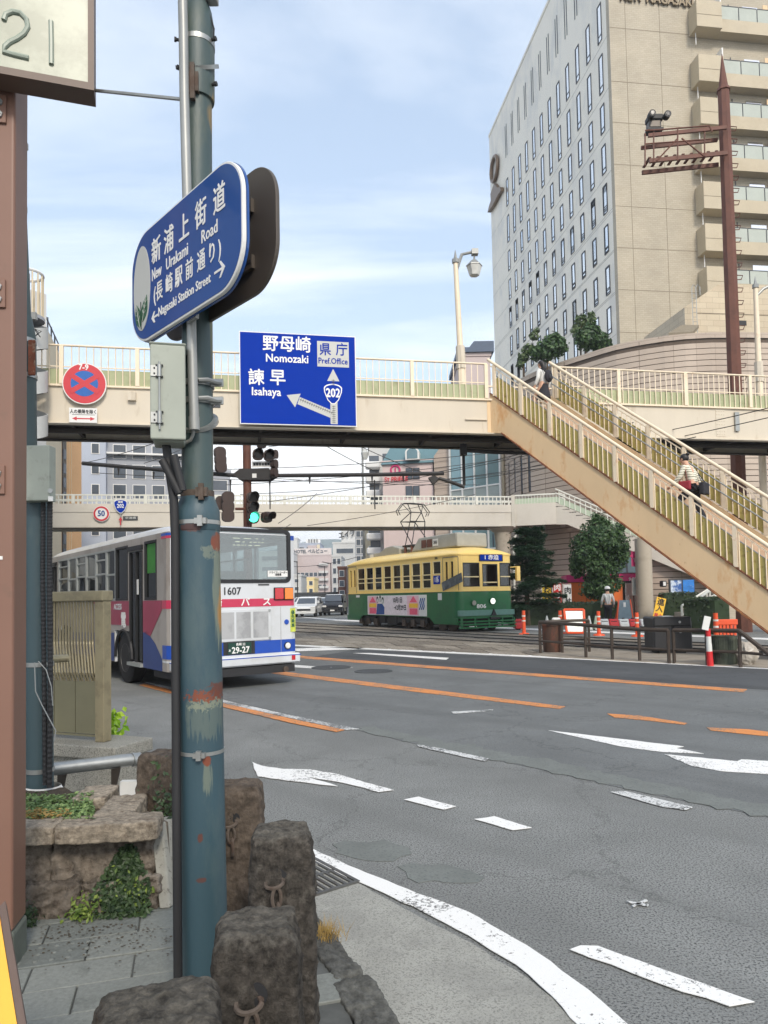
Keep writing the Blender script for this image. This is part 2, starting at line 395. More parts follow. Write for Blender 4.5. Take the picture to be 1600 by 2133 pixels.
def tone_mat(name, cols, rough=.85, bump=.004, bscale=30, sscale=3, stain=None, samt=.5, lichen=None, crevice_shade=1.0):
    """stone pieces: each object gets its own tone (Object Info random), plus grain"""
    m = bpy.data.materials.new(name); m.use_nodes = True
    t = NT(m); o = t.n('ShaderNodeOutputMaterial')
    g = t.n('ShaderNodeNewGeometry').outputs['Position']
    oi = t.n('ShaderNodeObjectInfo')
    nz = t.n('ShaderNodeTexNoise', {'Vector': g, 'Scale': sscale, 'Detail': 6.0, 'Roughness': .65})
    s1 = t.n('ShaderNodeMath', {0: oi.outputs['Random'], 1: .45}, operation='MULTIPLY')
    s2 = t.n('ShaderNodeMath', {0: nz.outputs['Fac'], 1: s1.outputs[0]}, operation='ADD')
    mr = t.n('ShaderNodeMapRange', {0: s2.outputs[0], 1: .35, 2: 1.05})
    mx = t.n('ShaderNodeMix', {'Factor': mr.outputs[0], 'A': rgba(cols[0]), 'B': rgba(cols[1])}, data_type='RGBA')
    c = mx.outputs['Result']
    if stain:
        n2 = t.n('ShaderNodeTexNoise', {'Vector': g, 'Scale': sscale*4, 'Detail': 8.0, 'Roughness': .7})
        m2 = t.n('ShaderNodeMapRange', {0: n2.outputs['Fac'], 1: .53, 2: .66, 3: 0, 4: samt})
        c = t.n('ShaderNodeMix', {'Factor': m2.outputs[0], 'A': c, 'B': rgba(stain)}, data_type='RGBA').outputs['Result']
    if lichen:   # pale crust that grows on the upward faces
        sp = t.n('ShaderNodeSeparateXYZ', {0: t.n('ShaderNodeNewGeometry').outputs['Normal']})
        l1 = t.n('ShaderNodeTexNoise', {'Vector': g, 'Scale': 26.0, 'Detail': 6.0, 'Roughness': .7})
        l2 = t.n('ShaderNodeMath', {0: t.n('ShaderNodeMath', {0: sp.outputs[2], 1: .34}, operation='MULTIPLY').outputs[0], 1: l1.outputs['Fac']}, operation='ADD')
        l3 = t.n('ShaderNodeMapRange', {0: l2.outputs[0], 1: .58, 2: .82, 3: 0, 4: .75})
        c = t.n('ShaderNodeMix', {'Factor': l3.outputs[0], 'A': c, 'B': rgba(lichen)}, data_type='RGBA').outputs['Result']
    n3 = t.n('ShaderNodeTexNoise', {'Vector': g, 'Scale': bscale, 'Detail': 8.0, 'Roughness': .7})
    cv = t.n('ShaderNodeMapRange', {0: n3.outputs['Fac'], 1: .34, 2: .66, 3: 1-.52*crevice_shade, 4: 1+.3*crevice_shade})     # crevice shade painted into the colour where the bump noise dips
    c = t.n('ShaderNodeMix', {'Factor': 1.0, 'A': c, 'B': cv.outputs[0]}, data_type='RGBA', blend_type='MULTIPLY').outputs['Result']
    bp = t.n('ShaderNodeBump', {'Strength': 1.0, 'Distance': bump, 'Height': n3.outputs['Fac']})
    b = t.n('ShaderNodeBsdfPrincipled', {'Base Color': c, 'Roughness': rough, 'Normal': bp.outputs[0]})
    b.inputs['Specular IOR Level'].default_value = .3
    t.t.links.new(b.outputs[0], o.inputs[0]); return m
m_slab = tone_mat('paving_stone', (S(100, 105, 103), S(130, 133, 128)), bscale=60, bump=.002, sscale=2.5, stain=S(84, 88, 84), crevice_shade=.35)
m_track = tone_mat('track_stone', (S(112, 104, 94), S(164, 156, 143)), bscale=20, bump=.006, sscale=.9, stain=S(86, 80, 74))
m_kerb = tone_mat('kerb_rock', (S(76, 76, 74), S(112, 112, 106)), bscale=28, bump=.012, sscale=4, stain=S(52, 52, 50))
m_bollard = tone_mat('bollard_rock', (S(42, 39, 36), S(82, 77, 71)), crevice_shade=1.3, bscale=42, bump=.014, sscale=8, stain=S(28, 25, 24), samt=.6, lichen=S(100, 96, 88))
m_brownrock = tone_mat('brown_rock', (S(60, 52, 46), S(106, 95, 84)), bscale=24, bump=.010, sscale=7, stain=S(52, 46, 40))
m_cope = tone_mat('coping_stone', (S(130, 121, 108), S(166, 155, 139)), bscale=36, bump=.006, sscale=4, stain=S(84, 70, 58), samt=.75)
m_wallstone = tone_mat('planter_stone', (S(84, 77, 70), S(130, 121, 110)), bscale=26, bump=.012, sscale=6, stain=S(62, 52, 44), samt=.8)
m_granite = pm('granite', S(150, 148, 138), rough=.7, var=.08, scale=8, speck=S(96, 92, 86), spscale=120, spthr=.55, bump=.001, bscale=150)
m_steel = pm('rail_steel', S(74, 68, 62), rough=.45, metal=.6, var=.2)
m_iron = pm('rusty_iron', S(96, 86, 78), rough=.75, metal=.4, var=.3, scale=30, stain=S(80, 58, 46), sscale=14, bump=.001, bscale=90)
m_black = pm('black_rubber', S(38, 38, 40), rough=.6, var=.1)
m_cream = pm('cream_paint', S(206, 196, 178), rough=.5, var=.04, scale=2.0, stain=S(164, 146, 118), samt=.45, sscale=3.2, sthr=.58, zs=.22)
m_creamrust = pm('cream_rusty', S(222, 194, 154), rough=.5, var=.05, scale=1.5, stain=S(200, 138, 74), samt=.7, sscale=2.2, sthr=.54, zs=.4, speck=S(150, 90, 48), spscale=9, spthr=.74)
m_rail_cream = pm('cream_rail', S(232, 216, 190), rough=.45, var=.05, stain=S(190, 140, 100), samt=.5, sscale=3, sthr=.60)
m_green_panel = pm('green_panel', S(164, 170, 134), rough=.55, var=.08, scale=2.5, stain=S(120, 118, 84), samt=.5, sscale=3, sthr=.56)
m_olive = pm('olive_panel', S(178, 164, 96), rough=.5, var=.1, scale=2.5, stain=S(122, 92, 48), samt=.7, sscale=5, sthr=.55)
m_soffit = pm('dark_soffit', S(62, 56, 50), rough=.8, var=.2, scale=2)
m_whitep = pm('white_paint', (.72, .72, .70), rough=.5, var=.04)
m_alu = pm('grey_metal', S(150, 152, 150), rough=.45, metal=.3, var=.08)
m_galv = pm('galvanised', S(160, 162, 160), rough=.4, metal=.7, var=.12, scale=20)
m_rustpole = pm('rust_paint', S(104, 64, 50), rough=.65, var=.14, scale=4, stain=S(78, 46, 36), samt=.6, sscale=2.0)
m_signback = pm('brown_signback', S(84, 77, 70), rough=.45, metal=.2, var=.08)
m_blue = pm('sign_blue', S(8, 62, 176), rough=.35, var=.03)
m_sblue = pm('street_sign_blue', S(24, 72, 140), rough=.25, var=.06, scale=3, coat=.3)
m_signwhite = pm('sign_white', (.74, .74, .72), rough=.4, var=.02)
m_letter = pm('sign_letter_white', (.78, .78, .76), rough=.4, var=.0)
m_ink = pm('sign_ink', S(34, 36, 40), rough=.5, var=.05)
m_red = pm('sign_red', S(196, 50, 60), rough=.4, var=.04)
m_signgrey = pm('sign_grey', S(186, 188, 184), rough=.45, var=.02)

# ------------------------------------------------------------------ ground, road, markings
def flat(name, pts, z, mat, parent=None, th=0.003, jag=0.0):
    if jag:      # broken, worn outline
        q = []
        for a, b in zip(pts, pts[1:]+pts[:1]):
            d = b-a; n = max(1, min(60, int(d.length/.07))); s = Vector((-d.y, d.x, 0)).normalized()
            q += [a.lerp(b, k/n)+s*(random.gauss(0, jag) if k else 0) for k in range(n)]
        pts = q
    mb = MB(); mb.prism([(p[0], p[1], z-th) for p in pts], (0, 0, th))
    return mb.build(name, mat, parent)
def gp(pts, z=0.0): return [gz(x, y, z) for x, y in pts]
g = MB(); g.quad((-1800, -400, -.05), (1800, -400, -.05), (1800, 3000, -.05), (-1800, 3000, -.05)); struct(g.build('ground', m_ground))
g = MB(); g.quad((-90, -30, 0), (60, -30, 0), (60, 52, 0), (-6, 260, 0), (-45, 260, 0), (-90, 60, 0)); ROAD = struct(g.build('road', m_road))
Z1, Z2, Z3 = .004, .007, .010
def patch(name, pix, z, mat): return flat(name, gp(pix, 0), z, mat, ROAD, jag=.03 if 'patch' in name else .004)
patch('asphalt_lane', [(225, 1392), (480, 1460), (745, 1522), (870, 1551), (1100, 1598), (1340, 1652), (1640, 1710), (2400, 1857), (2400, 1425), (1640, 1392), (1160, 1372), (740, 1352), (500, 1342), (225, 1340)], Z1, m_lane)
patch('seam_patch', [(745, 1522), (870, 1551), (1100, 1598), (1340, 1652), (1640, 1712), (2400, 1860), (2400, 1838), (1640, 1690), (1400, 1640), (1160, 1588), (900, 1540), (760, 1512)], Z2, m_moss)
patch('asphalt_lane', [(740, 1354), (1160, 1373), (1640, 1396), (2400, 1430), (2400, 1484), (1640, 1440), (1200, 1412), (900, 1394), (640, 1371)], Z2, m_dark)
for pix in ([(692, 1760), (720, 1752), (800, 1750), (850, 1765), (858, 1780), (820, 1795), (760, 1793), (700, 1778)], [(828, 1806), (860, 1799), (950, 1808), (1008, 1830), (995, 1840), (930, 1840), (850, 1830)]):
    patch('repair_patch', pix, Z1, m_moss)
# gutter
patch('gutter', [(560, 1745), (640, 1772), (655, 1800), (740, 1838), (880, 1915), (980, 1965), (1070, 2020), (1150, 2080), (1215, 2145), (640, 2300), (560, 1900)], Z1, m_gutter)
MK = [
 ('edge_line', m_white, [(600, 1752), (655, 1773), (725, 1806), (850, 1856), (975, 1903), (1100, 1975), (1194, 2044), (1320, 2150), (1215, 2150), (1150, 2080), (1075, 2014), (975, 1952), (880, 1902), (744, 1839), (653, 1800), (600, 1775)]),
 ('lane_dash', m_white, [(1187, 1982), (1210, 1974), (1246, 1975), (1330, 2005), (1412, 2035), (1572, 2092), (1520, 2101), (1420, 2070), (1318, 2032)]),
 ('lane_dash', m_white, [(842, 1668), (872, 1662), (950, 1682), (925, 1689)]),
 ('lane_dash', m_white, [(988, 1709), (1030, 1703), (1108, 1727), (1068, 1732)]),
 ('turn_arrow', m_white, [(525, 1589), (545, 1597), (590, 1604), (648, 1605), (700, 1614), (760, 1632), (820, 1648), (788, 1652), (745, 1640), (700, 1630), (655, 1623), (640, 1620), (672, 1630), (704, 1640), (650, 1634), (580, 1625), (537, 1619)]),
 ('direction_arrow', m_white, [(1142, 1523), (1425, 1557), (1408, 1560), (1466, 1572), (1380, 1568), (1353, 1565), (1290, 1556)]),
 ('direction_arrow', m_white, [(1384, 1573), (1535, 1588), (1545, 1584), (1640, 1590), (1640, 1617), (1500, 1608), (1440, 1597)]),
 ('orange_line', m_orange, [(560, 1360), (640, 1368), (1556, 1437), (1550, 1443), (640, 1373), (560, 1364)]),
 ('orange_line', m_orange, [(540, 1394), (600, 1401), (900, 1438), (1178, 1473), (1165, 1478), (880, 1444), (590, 1407), (530, 1398)]),
 ('orange_dash', m_orange, [(1265, 1488), (1330, 1492), (1432, 1508), (1425, 1511), (1345, 1502), (1280, 1496)]),
 ('orange_dash', m_orange, [(1472, 1517), (1560, 1521), (1640, 1531), (1640, 1537), (1585, 1534), (1480, 1523)]),
 ('orange_line', m_orange, [(300, 1425), (360, 1438), (480, 1469), (600, 1497), (718, 1522), (700, 1526), (600, 1506), (470, 1475), (350, 1444), (290, 1428)]),
 ('white_line', m_wornw, [(300, 1421), (365, 1434), (480, 1463), (620, 1494), (748, 1520), (722, 1522), (600, 1496), (475, 1468), (360, 1440)]),
 ('worn_dash', m_wornw, [(868, 1552), (900, 1557), (1018, 1582), (1012, 1588), (960, 1577), (872, 1557)]),
 ('worn_dash', m_wornw, [(1272, 1652), (1300, 1650), (1444, 1684), (1428, 1690), (1380, 1683)]),
 ('worn_mark', m_wornw, [(940, 1484), (1028, 1479), (1026, 1482), (945, 1488)]),
 ('road_edge_line', m_white, [(560, 1341), (740, 1349), (1160, 1368), (1640, 1393), (2400, 1427), (2400, 1432), (1640, 1397), (1160, 1372), (740, 1352), (560, 1344)]),
 ('white_bar', m_white, [(735, 1361), (770, 1361), (935, 1371), (930, 1375)]),
 ('white_bar', m_white, [(600, 1352), (680, 1349), (775, 1349), (740, 1353), (620, 1357)]),
 ('white_bar', m_white, [(470, 1378), (540, 1381), (660, 1389), (735, 1391), (650, 1393), (540, 1386)]),
]
for nme, m, pix in MK: patch(nme, pix, Z3, m)
# manhole rings on the road
for (px_, py_, r) in ((690, 1391, .42), (778, 1399, .38)):
    c = gz(px_, py_); mb = MB(Matrix.Translation((c.x, c.y, Z3)))
    mb.lathe([(r, -.01), (r, .004), (r-.05, .004), (r-.05, .001), (.02, .001), (.02, -.01)], 24); mb.build('manhole_cover', m_dark, ROAD)
# worn cross mark
for pix in ([(1305, 1880), (1352, 1888), (1350, 1892), (1310, 1884)], [(1345, 1877), (1350, 1880), (1320, 1893), (1316, 1890)]): patch('worn_mark', pix, Z3, m_wornw)

# tram bed with rails and stone slabs
UPX = [(470, 1289), (560, 1293), (640, 1298), (860, 1309), (1100, 1321), (1350, 1333), (1760, 1353)]
LPX = [(470, 1337), (560, 1341), (740, 1350), (960, 1360), (1160, 1369), (1590, 1391), (1790, 1402)]
Ug, Lg = Path(gp(UPX)), Path(gp(LPX))
def bedpt(f, t): return Ug.at(t*Ug.L).lerp(Lg.at(t*Lg.L), f)
NS = 40
mb = MB()
for i in range(NS):
    a, b, c, d = bedpt(0, i/NS), bedpt(1, i/NS), bedpt(1, (i+1)/NS), bedpt(0, (i+1)/NS)
    mb.quad(*[(q.x, q.y, Z1) for q in (a, b, c, d)])
BED = struct(mb.build('tram_bed', m_track))
rails = (.06, .24, .42, .60)
for f in rails:
    mb = MB(); mb.tube([bedpt(f, i/60).to_3d()+Vector((0, 0, .012)) for i in range(61)], .035, 4); mb.build('tram_rail', m_steel, BED)
    mb = MB(); mb.tube([bedpt(f+.012, i/60).to_3d()+Vector((0, 0, .006)) for i in range(61)], .045, 4); mb.build('rail_groove', m_black, BED)
lanes = [0.0, .045, .075, .15, .225, .26, .33, .405, .44, .52, .585, .625, .72, .82, .91, 1.0]
for li in range(len(lanes)-1):
    f0, f1 = lanes[li]+.004, lanes[li+1]-.004
    n = 17
    for i in range(n):
        t0 = (i+.5*(li % 2)+.004)/n; t1 = t0+1/n-.006
        if t1 > 1: continue
        q = [bedpt(f0, t0), bedpt(f1, t0), bedpt(f1, t1), bedpt(f0, t1)]
        k = MB(); k.prism([(p.x, p.y, Z1) for p in q], (0, 0, .006+.010*random.random())); k.build('paving_slab', m_track, BED)
# the far carriageway markings
FW = [[(610, 1284), (700, 1290), (1100, 1309), (1500, 1326), (1640, 1331), (1640, 1335), (1500, 1329), (1100, 1312), (700, 1293)],
      [(1100, 1297), (1180, 1299), (1180, 1301), (1100, 1300)], [(1420, 1311), (1520, 1313), (1520, 1315), (1420, 1313)]]
for pix in FW: patch('far_white_line', pix, Z2, m_white)

# ------------------------------------------------------------------ rocks
import bmesh
def rockmesh(sx, sy, sz, cuts=14, rnd=.18, amp=.02, freq=6.0, seed=0, taper=0.0, chip=.5, fine=.3):
    bm = bmesh.new(); bmesh.ops.create_cube(bm, size=2.0)
    bmesh.ops.subdivide_edges(bm, edges=bm.edges[:], cuts=cuts, use_grid_fill=True)
    off = Vector((seed*3.17, seed*1.31, seed*7.7))
    for v in bm.verts:
        p = v.co.copy()
        e = 1/rnd if rnd > 0 else 99
        e = min(e, 14)
        L = (abs(p.x)**e+abs(p.y)**e+abs(p.z)**e)**(1/e)
        q = p/L
        w = Vector((q.x*sx/2, q.y*sy/2, q.z*sz/2))
        k = 1-taper*(q.z*.5+.5); w.x *= k; w.y *= k
        nrm = Vector((q.x**3/sx, q.y**3/sy, q.z**3/sz))
        nrm = nrm.normalized() if nrm.length > 1e-6 else q.normalized()
        s_ = w*freq+off
        s2 = Vector((w.x, w.y, w.z*.38))*freq*1.3+off
        rg = (1-abs(noise.noise(s2)))**5; d = noise.fractal(s_, .9, 2.1, 4)*.35+rg*.75*chip
        vd, _ = noise.voronoi(s_*.8)
        vc = min(.5, vd[1]-vd[0]); d += (vc-.3)*.9*chip
        d += fine*(noise.fractal(s_*4.5, .8, 2.2, 3)-1.2*abs(noise.noise(s_*2.2)))
        d += .6*noise.noise(Vector((w.x*freq*.5, w.y*freq*.5, w.z*freq*.4))+off)
        v.co = w+nrm*d*amp
    me = bpy.data.meshes.new('rock'); bm.to_mesh(me); bm.free()
    me.polygons.foreach_set('use_smooth', [True]*len(me.polygons))
    return me
def rock(name, mat, loc, size, rz=0, parent=None, tilt=(0, 0), **k):
    me = rockmesh(*size, **k); me.materials.append(mat)
    T = Matrix.Translation(loc) @ Matrix.Rotation(rz, 4, 'Z') @ Matrix.Rotation(tilt[0], 4, 'X') @ Matrix.Rotation(tilt[1], 4, 'Y')
    if parent is not None:
        inv = WINV.get(top(parent).name)
        if inv is not None: T = inv @ T
    me.transform(T)
    return link(name, me, parent)

# ------------------------------------------------------------------ pavement on the near side
SWZ = .15
kerb_out = gp([(200, 1640), (330, 1685), (480, 1750), (600, 1830), (660, 1905), (745, 2005), (850, 2150), (960, 2330)], SWZ)
kerb_in = gp([(200, 1652), (330, 1700), (470, 1775), (580, 1865), (640, 1950), (692, 2030), (745, 2150), (800, 2330)], SWZ)
pv = [p for p in kerb_in]+[Vector((-.25, .3, 0)), Vector((-9, .3, 0)), Vector((-9, 6.5, 0)), Vector((-3, 6.0, 0))]
mb = MB(); mb.prism([(p.x, p.y, -.02) for p in pv], (0, 0, SWZ+.02-.010))
m_joint = pm('pavement_joint', S(84, 86, 84), rough=.95, var=.2, scale=20)
PAVE = struct(mb.build('pavement', m_joint))
A0 = gz(46, 2069, SWZ); A1 = gz(363, 2021, SWZ)
ux = (A1-A0); ux.z = 0; ux.normalize(); uy = Vector((-ux.y, ux.x, 0))
Kin = [(p.x, p.y) for p in kerb_in]
def inside_pave(p):
    # left of the kerb's inner edge
    for a, b in zip(Kin, Kin[1:]):
        if min(a[1], b[1]) <= p.y <= max(a[1], b[1]):
            t = (p.y-a[1])/(b[1]-a[1]+1e-9); return p.x < a[0]+t*(b[0]-a[0])
    return p.y < Kin[-1][1]
SLW, SLH = .36, .185
sm = MB(); sm.box(.002, SLW-.004, .002, SLH-.004, -.04, 0)
slab0 = None
for j in range(-9, 14):
    for i in range(-8, 9):
        o = A0+ux*(i*SLW+(j % 2)*SLW*.5)+uy*(j*SLH)
        cpt = o+ux*SLW*.5+uy*SLH*.5
        if not (-3.2 < cpt.x < .4 and .6 < cpt.y < 4.0): continue
        if not (inside_pave(cpt+ux*.12)): continue
        M = frame((o.x, o.y, SWZ+random.uniform(-.003, .002)), ux) @ Matrix.Rotation(random.uniform(-.006, .006), 4, 'X')
        if slab0 is None:
            slab0 = sm.build('paving_slab', m_slab, PAVE, bevel=.003); slab0.matrix_local = M
        else: rep(slab0, [M])
# tactile dots on one row of slabs
mb = MB()
for i in range(-6, 22):
    for j in range(3):
        o = A0+ux*(i*.058)+uy*(SLH*(1+.2+.3*j))
        if o.x > -.65: continue
        mb.lathe([(.011, -.002), (.010, .003), (.006, .0055)], 8, (o.x, o.y, SWZ))
stuff(mb.build('tactile_dot', m_slab, PAVE, smooth=True))
# litter of small dry leaves and grit by the planter foot
mb = MB()
for k in range(240):
    o = gz(random.uniform(60, 370), 1925+abs(random.gauss(0, 40)), SWZ)
    a = random.uniform(0, 6.28); s_ = random.uniform(.003, .008)
    mb.quad(*[(o.x+s_*math.cos(a+q), o.y+s_*.6*math.sin(a+q), SWZ+.003+.003*random.random()) for q in (0, 1.5, 3.1, 4.6)])
stuff(tag(mb.build('leaf_litter', pm('dry_leaf', S(74, 64, 50), rough=.9, var=.4, scale=60)), 'dark dry leaf bits scattered over the paving by the planter', 'litter'))
# kerb stones
KERB = struct(MB().box(-9, -8.9, 5.5, 5.6, -.02, .02).build('kerb', m_kerb))
Ko, Ki = Path(kerb_out), Path(kerb_in)
nk = 9
for i in range(nk):
    f0 = (i/nk)**.8; f1 = ((i+1)/nk)**.8
    a, b, c, d = Ko.at(f0*Ko.L), Ko.at(f1*Ko.L), Ki.at(f1*Ki.L), Ki.at(f0*Ki.L)
    ctr = (a+b+c+d)/4; ln = ((b-a).length+(c-d).length)/2; wd = ((a-d).length+(b-c).length)/2
    ang = math.atan2(((b+c)-(a+d)).y, ((b+c)-(a+d)).x)
    rock('kerb_stone', m_kerb, (ctr.x, ctr.y, .055), (ln*1.0, wd*1.04, .20), ang, KERB, cuts=34, rnd=.05, amp=.007, freq=8, seed=i, chip=.6, fine=1.0)
# drain grate
cg = gz(652, 1828, 0)
m_grate = pm('grate_grey', S(98, 98, 96), rough=.6, metal=.5, var=.15, scale=20, stain=S(84, 70, 58), samt=.4, sscale=9)
DR = thing('drain_grate', 'slotted iron drain grate set in the gutter beside the white edge line', 'grate', (cg.x, cg.y, 0))
gu = (gz(725, 1838)-gz(655, 1800)); gu.z = 0; gu.normalize()
M = frame((cg.x, cg.y, .014), gu)
mb = MB(M); L_, W_ = .225, .15
mb.box(-L_, L_, -W_, -W_+.02, -.03, 0).box(-L_, L_, W_-.02, W_, -.03, 0).box(-L_, -L_+.02, -W_+.02, W_-.02, -.03, 0).box(L_-.02, L_, -W_+.02, W_-.02, -.03, 0)
mb.build('frame', m_grate, DR)
MB(M).box(-L_+.02, L_-.02, -W_+.02, W_-.02, -.03, -.024).build('sump', m_black, DR)
for k in range(7):
    y = -W_+.036+k*.038
    MB(M).box(-L_+.02, L_-.02, y-.008, y+.008, -.022, -.002).build('bar', m_grate, DR)
MB(M).box(-.012, .012, -W_+.02, W_-.02, -.022, -.003).build('cross_bar', m_grate, DR)
# ------------------------------------------------------------------ foreground: bollards
def ring(mb, c, xd, yd, rx, ry, r, n=16, k=6):
    pts = [Vector(c)+Vector(xd)*(rx*math.cos(2*math.pi*i/n))+Vector(yd)*(ry*math.sin(2*math.pi*i/n)) for i in range(n+1)]
    return mb.tube(pts, r, k, cap=False)
BOL = [(-.378, 1.19, .70, .215, .20, .30, 'low squared brown stone bollard cut off by the bottom edge, nearest the camera'),
       (-.292, 1.60, .65, .20, .20, .15, 'lichen-spotted dark stone bollard with a hanging chain, in front of the blue-green pole foot'),
       (-.325, 2.22, .65, .205, .20, .12, 'tall dark stone bollard with a rusty hook beside the drain grate'),
       (-.575, 2.78, .65, .21, .20, .1, 'reddish brown stone bollard half hidden behind the blue-green pole'),
       (-1.15, 3.75, .57, .24, .22, -.2, 'tan stone bollard with climbing ivy beside the grey pipe rail')]
for i, (x, y, h, sx, sy, rz, lb) in enumerate(BOL):
    b = thing('stone_bollard', lb, 'bollard', (x, y, SWZ), group='stone bollards along the kerb')
    rock('stone', m_brownrock if i in (3, 4) else m_bollard, (x, y, SWZ+h/2-.03), (sx, sy, h+.06), rz, b, cuts=70, rnd=.10, amp=.0095, freq=8.5, seed=i+2, taper=0.02 if i == 0 else .11, chip=1.0, fine=.55)
    if i in (0, 4): continue
    # hook plate, eye and chain on the side facing the camera
    fx = x+(.0 if i == 1 else -.01); fy = y-sy*.46-.004; hz_ = SWZ+h-.125
    mb = MB(); mb.cyl((fx+.012, fy+.03, hz_+.012), (fx+.012, fy+.006, hz_+.012), .027, .025, 16); mb.build('socket', m_black, b)
    mb = MB(); ring(mb, (fx, fy-.002, hz_), (1, 0, .1), (0, -.8, -.4), .026, .022, .0058); mb.build('eye_ring', m_iron, b, smooth=True)
    n = 4 if i == 1 else 2
    for q in range(n):
        z = hz_-.038-q*.045
        mb = MB(); xd = (.9, .4, 0) if q % 2 == 0 else (.25, -.95, 0)
        ring(mb, (fx+.008+.004*q, fy-.016+.002*q, z), xd, (0, 0, 1), .013, .03, .0055); mb.build('chain_link', m_iron, b, smooth=True)

# ------------------------------------------------------------------ main steel pole
def rustpole_mat(name, col, mono, thr=.62):
    m = pm(name, col, rough=.5, var=.1, scale=3, stain=mono, samt=.45, sscale=5, sthr=.54, speck=S(104, 60, 38), spscale=11, spthr=.74, bump=.0012, bscale=60, zs=.35)
    return m
m_teal2 = rustpole_mat('pole_dark_green', S(62, 82, 88), S(92, 104, 100))
m_rustpatch = pm('rust_patch', S(118, 66, 44), rough=.9, var=.35, scale=30, bump=.003, bscale=60, stain=S(160, 150, 128), sscale=22, samt=.7, sthr=.56)
YP = 2.52
def spotted(m, spots):
    """rust flakes and run-off stains at given places: (x, z, half width, half height, colour, noise scale xyz, ragged, amount)"""
    t = m.node_tree; b = next(n for n in t.nodes if n.type == 'BSDF_PRINCIPLED'); src = b.inputs['Base Color'].links[0].from_socket
    q = NT.__new__(NT); q.t = t; g = q.n('ShaderNodeNewGeometry').outputs['Position']; sp = q.n('ShaderNodeSeparateXYZ', {0: g})
    for x, z, w, h, col, ns, rag, amt in spots:
        nz = q.n('ShaderNodeTexNoise', {'Vector': q.n('ShaderNodeMapping', {'Vector': g, 'Scale': ns}).outputs[0], 'Scale': 1.0, 'Detail': 6.0, 'Roughness': .65})
        a = q.n('ShaderNodeMath', {0: q.n('ShaderNodeMath', {0: sp.outputs[0], 1: x}, operation='SUBTRACT').outputs[0], 1: w}, operation='DIVIDE')
        c = q.n('ShaderNodeMath', {0: q.n('ShaderNodeMath', {0: sp.outputs[2], 1: z}, operation='SUBTRACT').outputs[0], 1: h}, operation='DIVIDE')
        r = q.n('ShaderNodeMath', {0: q.n('ShaderNodeMath', {0: a.outputs[0], 1: 2.0}, operation='POWER').outputs[0], 1: q.n('ShaderNodeMath', {0: c.outputs[0], 1: 2.0}, operation='POWER').outputs[0]}, operation='ADD')
        n2 = q.n('ShaderNodeMath', {0: nz.outputs['Fac'], 1: rag}, operation='MULTIPLY')
        s = q.n('ShaderNodeMath', {0: r.outputs[0], 1: n2.outputs[0]}, operation='ADD')
        mr = q.n('ShaderNodeMapRange', {0: s.outputs[0], 1: .5*rag+.62, 2: .5*rag+.38, 3: 0.0, 4: amt})
        src = q.n('ShaderNodeMix', {'Factor': mr.outputs[0], 'A': src, 'B': rgba(col)}, data_type='RGBA').outputs['Result']
    t.links.new(src, b.inputs['Base Color']); return m
def PX(px_, py_): c = at(px_, py_, YP-.07); return c.x, c.z
_ru, _ro, _ye, _pa = S(120, 62, 40), S(96, 50, 34), S(178, 124, 48), S(146, 150, 124)
SP_ = []
for px_, py_, w, h, col, ns, rag, amt in ((426, 1500, .085, .085, _pa, (110, 110, 9), 3.6, .2), (428, 1468, .07, .03, _pa, (70, 70, 60), 4.4, .5), (425, 1450, .085, .024, _ru, (80, 80, 80), 6.5, .95), (450, 1440, .035, .034, _ro, (80, 80, 80), 3.2, .85), (432, 1620, .022, .075, _pa, (110, 110, 9), 3.0, .35), (430, 1585, .016, .026, _ru, (40, 40, 40), 1.6, .95),
        (452, 1230, .026, .26, _pa, (90, 90, 5), 2.2, .45), (453, 1270, .014, .13, _ye, (60, 60, 5), 1.4, .85), (446, 1125, .020, .045, _ru, (40, 40, 30), 1.8, .95), (418, 1745, .012, .022, _ro, (60, 60, 60), 1.5, .8), (420, 1832, .022, .012, _ro, (50, 50, 50), 1.6, .7), (432, 1150, .03, .03, _pa, (60, 60, 60), 4.0, .35), (398, 1098, .05, .02, _ro, (40, 40, 20), 2.2, .6)):
    x, z = PX(px_, py_); SP_.append((x, z, w, h, col, ns, rag, amt))
m_teal = spotted(rustpole_mat('pole_blue_green', S(52, 76, 86), S(82, 98, 98)), SP_)
x, z = PX(440, 215); x2, z2_ = PX(436, 560)
m_tealup = spotted(rustpole_mat('pole_green_grey', S(60, 77, 78), S(92, 98, 82)), [(x, z, .03, .10, S(150, 120, 64), (50, 50, 6), 1.5, .6), (x2, z2_, .02, .5, S(124, 122, 78), (60, 60, 3), 1.4, .55)])
pb = at(426, 1900, YP); pt_ = at(412, 1075, YP)
ax = (pt_-pb)/(pt_.z-pb.z)
def pax(z): return pb+ax*(z-pb.z)
def zat(py): return at(420, py, YP).z
PO = thing('signal_pole', 'weathered blue-green steel pole with rust runs carrying the oval street sign', 'pole', (pax(SWZ).x, pax(SWZ).y, SWZ))
z1, z2, z3, z4 = zat(1078), zat(1036), zat(206), zat(60)
mb = MB(); mb.cyl(pax(SWZ-.02), pax(z1), .0765, .0745, 28); mb.build('lower_shaft', m_teal, PO, smooth=True)
mb = MB(); mb.tube([pax(z1-.05), pax(z1-.045), pax(z1+.02), pax(z2), pax(z2+.004)], [.075, .0775, .0765, .058, .054], 28); mb.build('reducing_collar', m_teal, PO, smooth=True)
up = at(411, 200, YP); ax2 = (up-pax(z2))/(up.z-z2)
def pax2(z): return pax(z2)+ax2*(z-z2)
mb = MB(); mb.cyl(pax2(z2), pax2(z3), .0545, .0515, 26); mb.build('upper_shaft', m_tealup, PO, smooth=True)
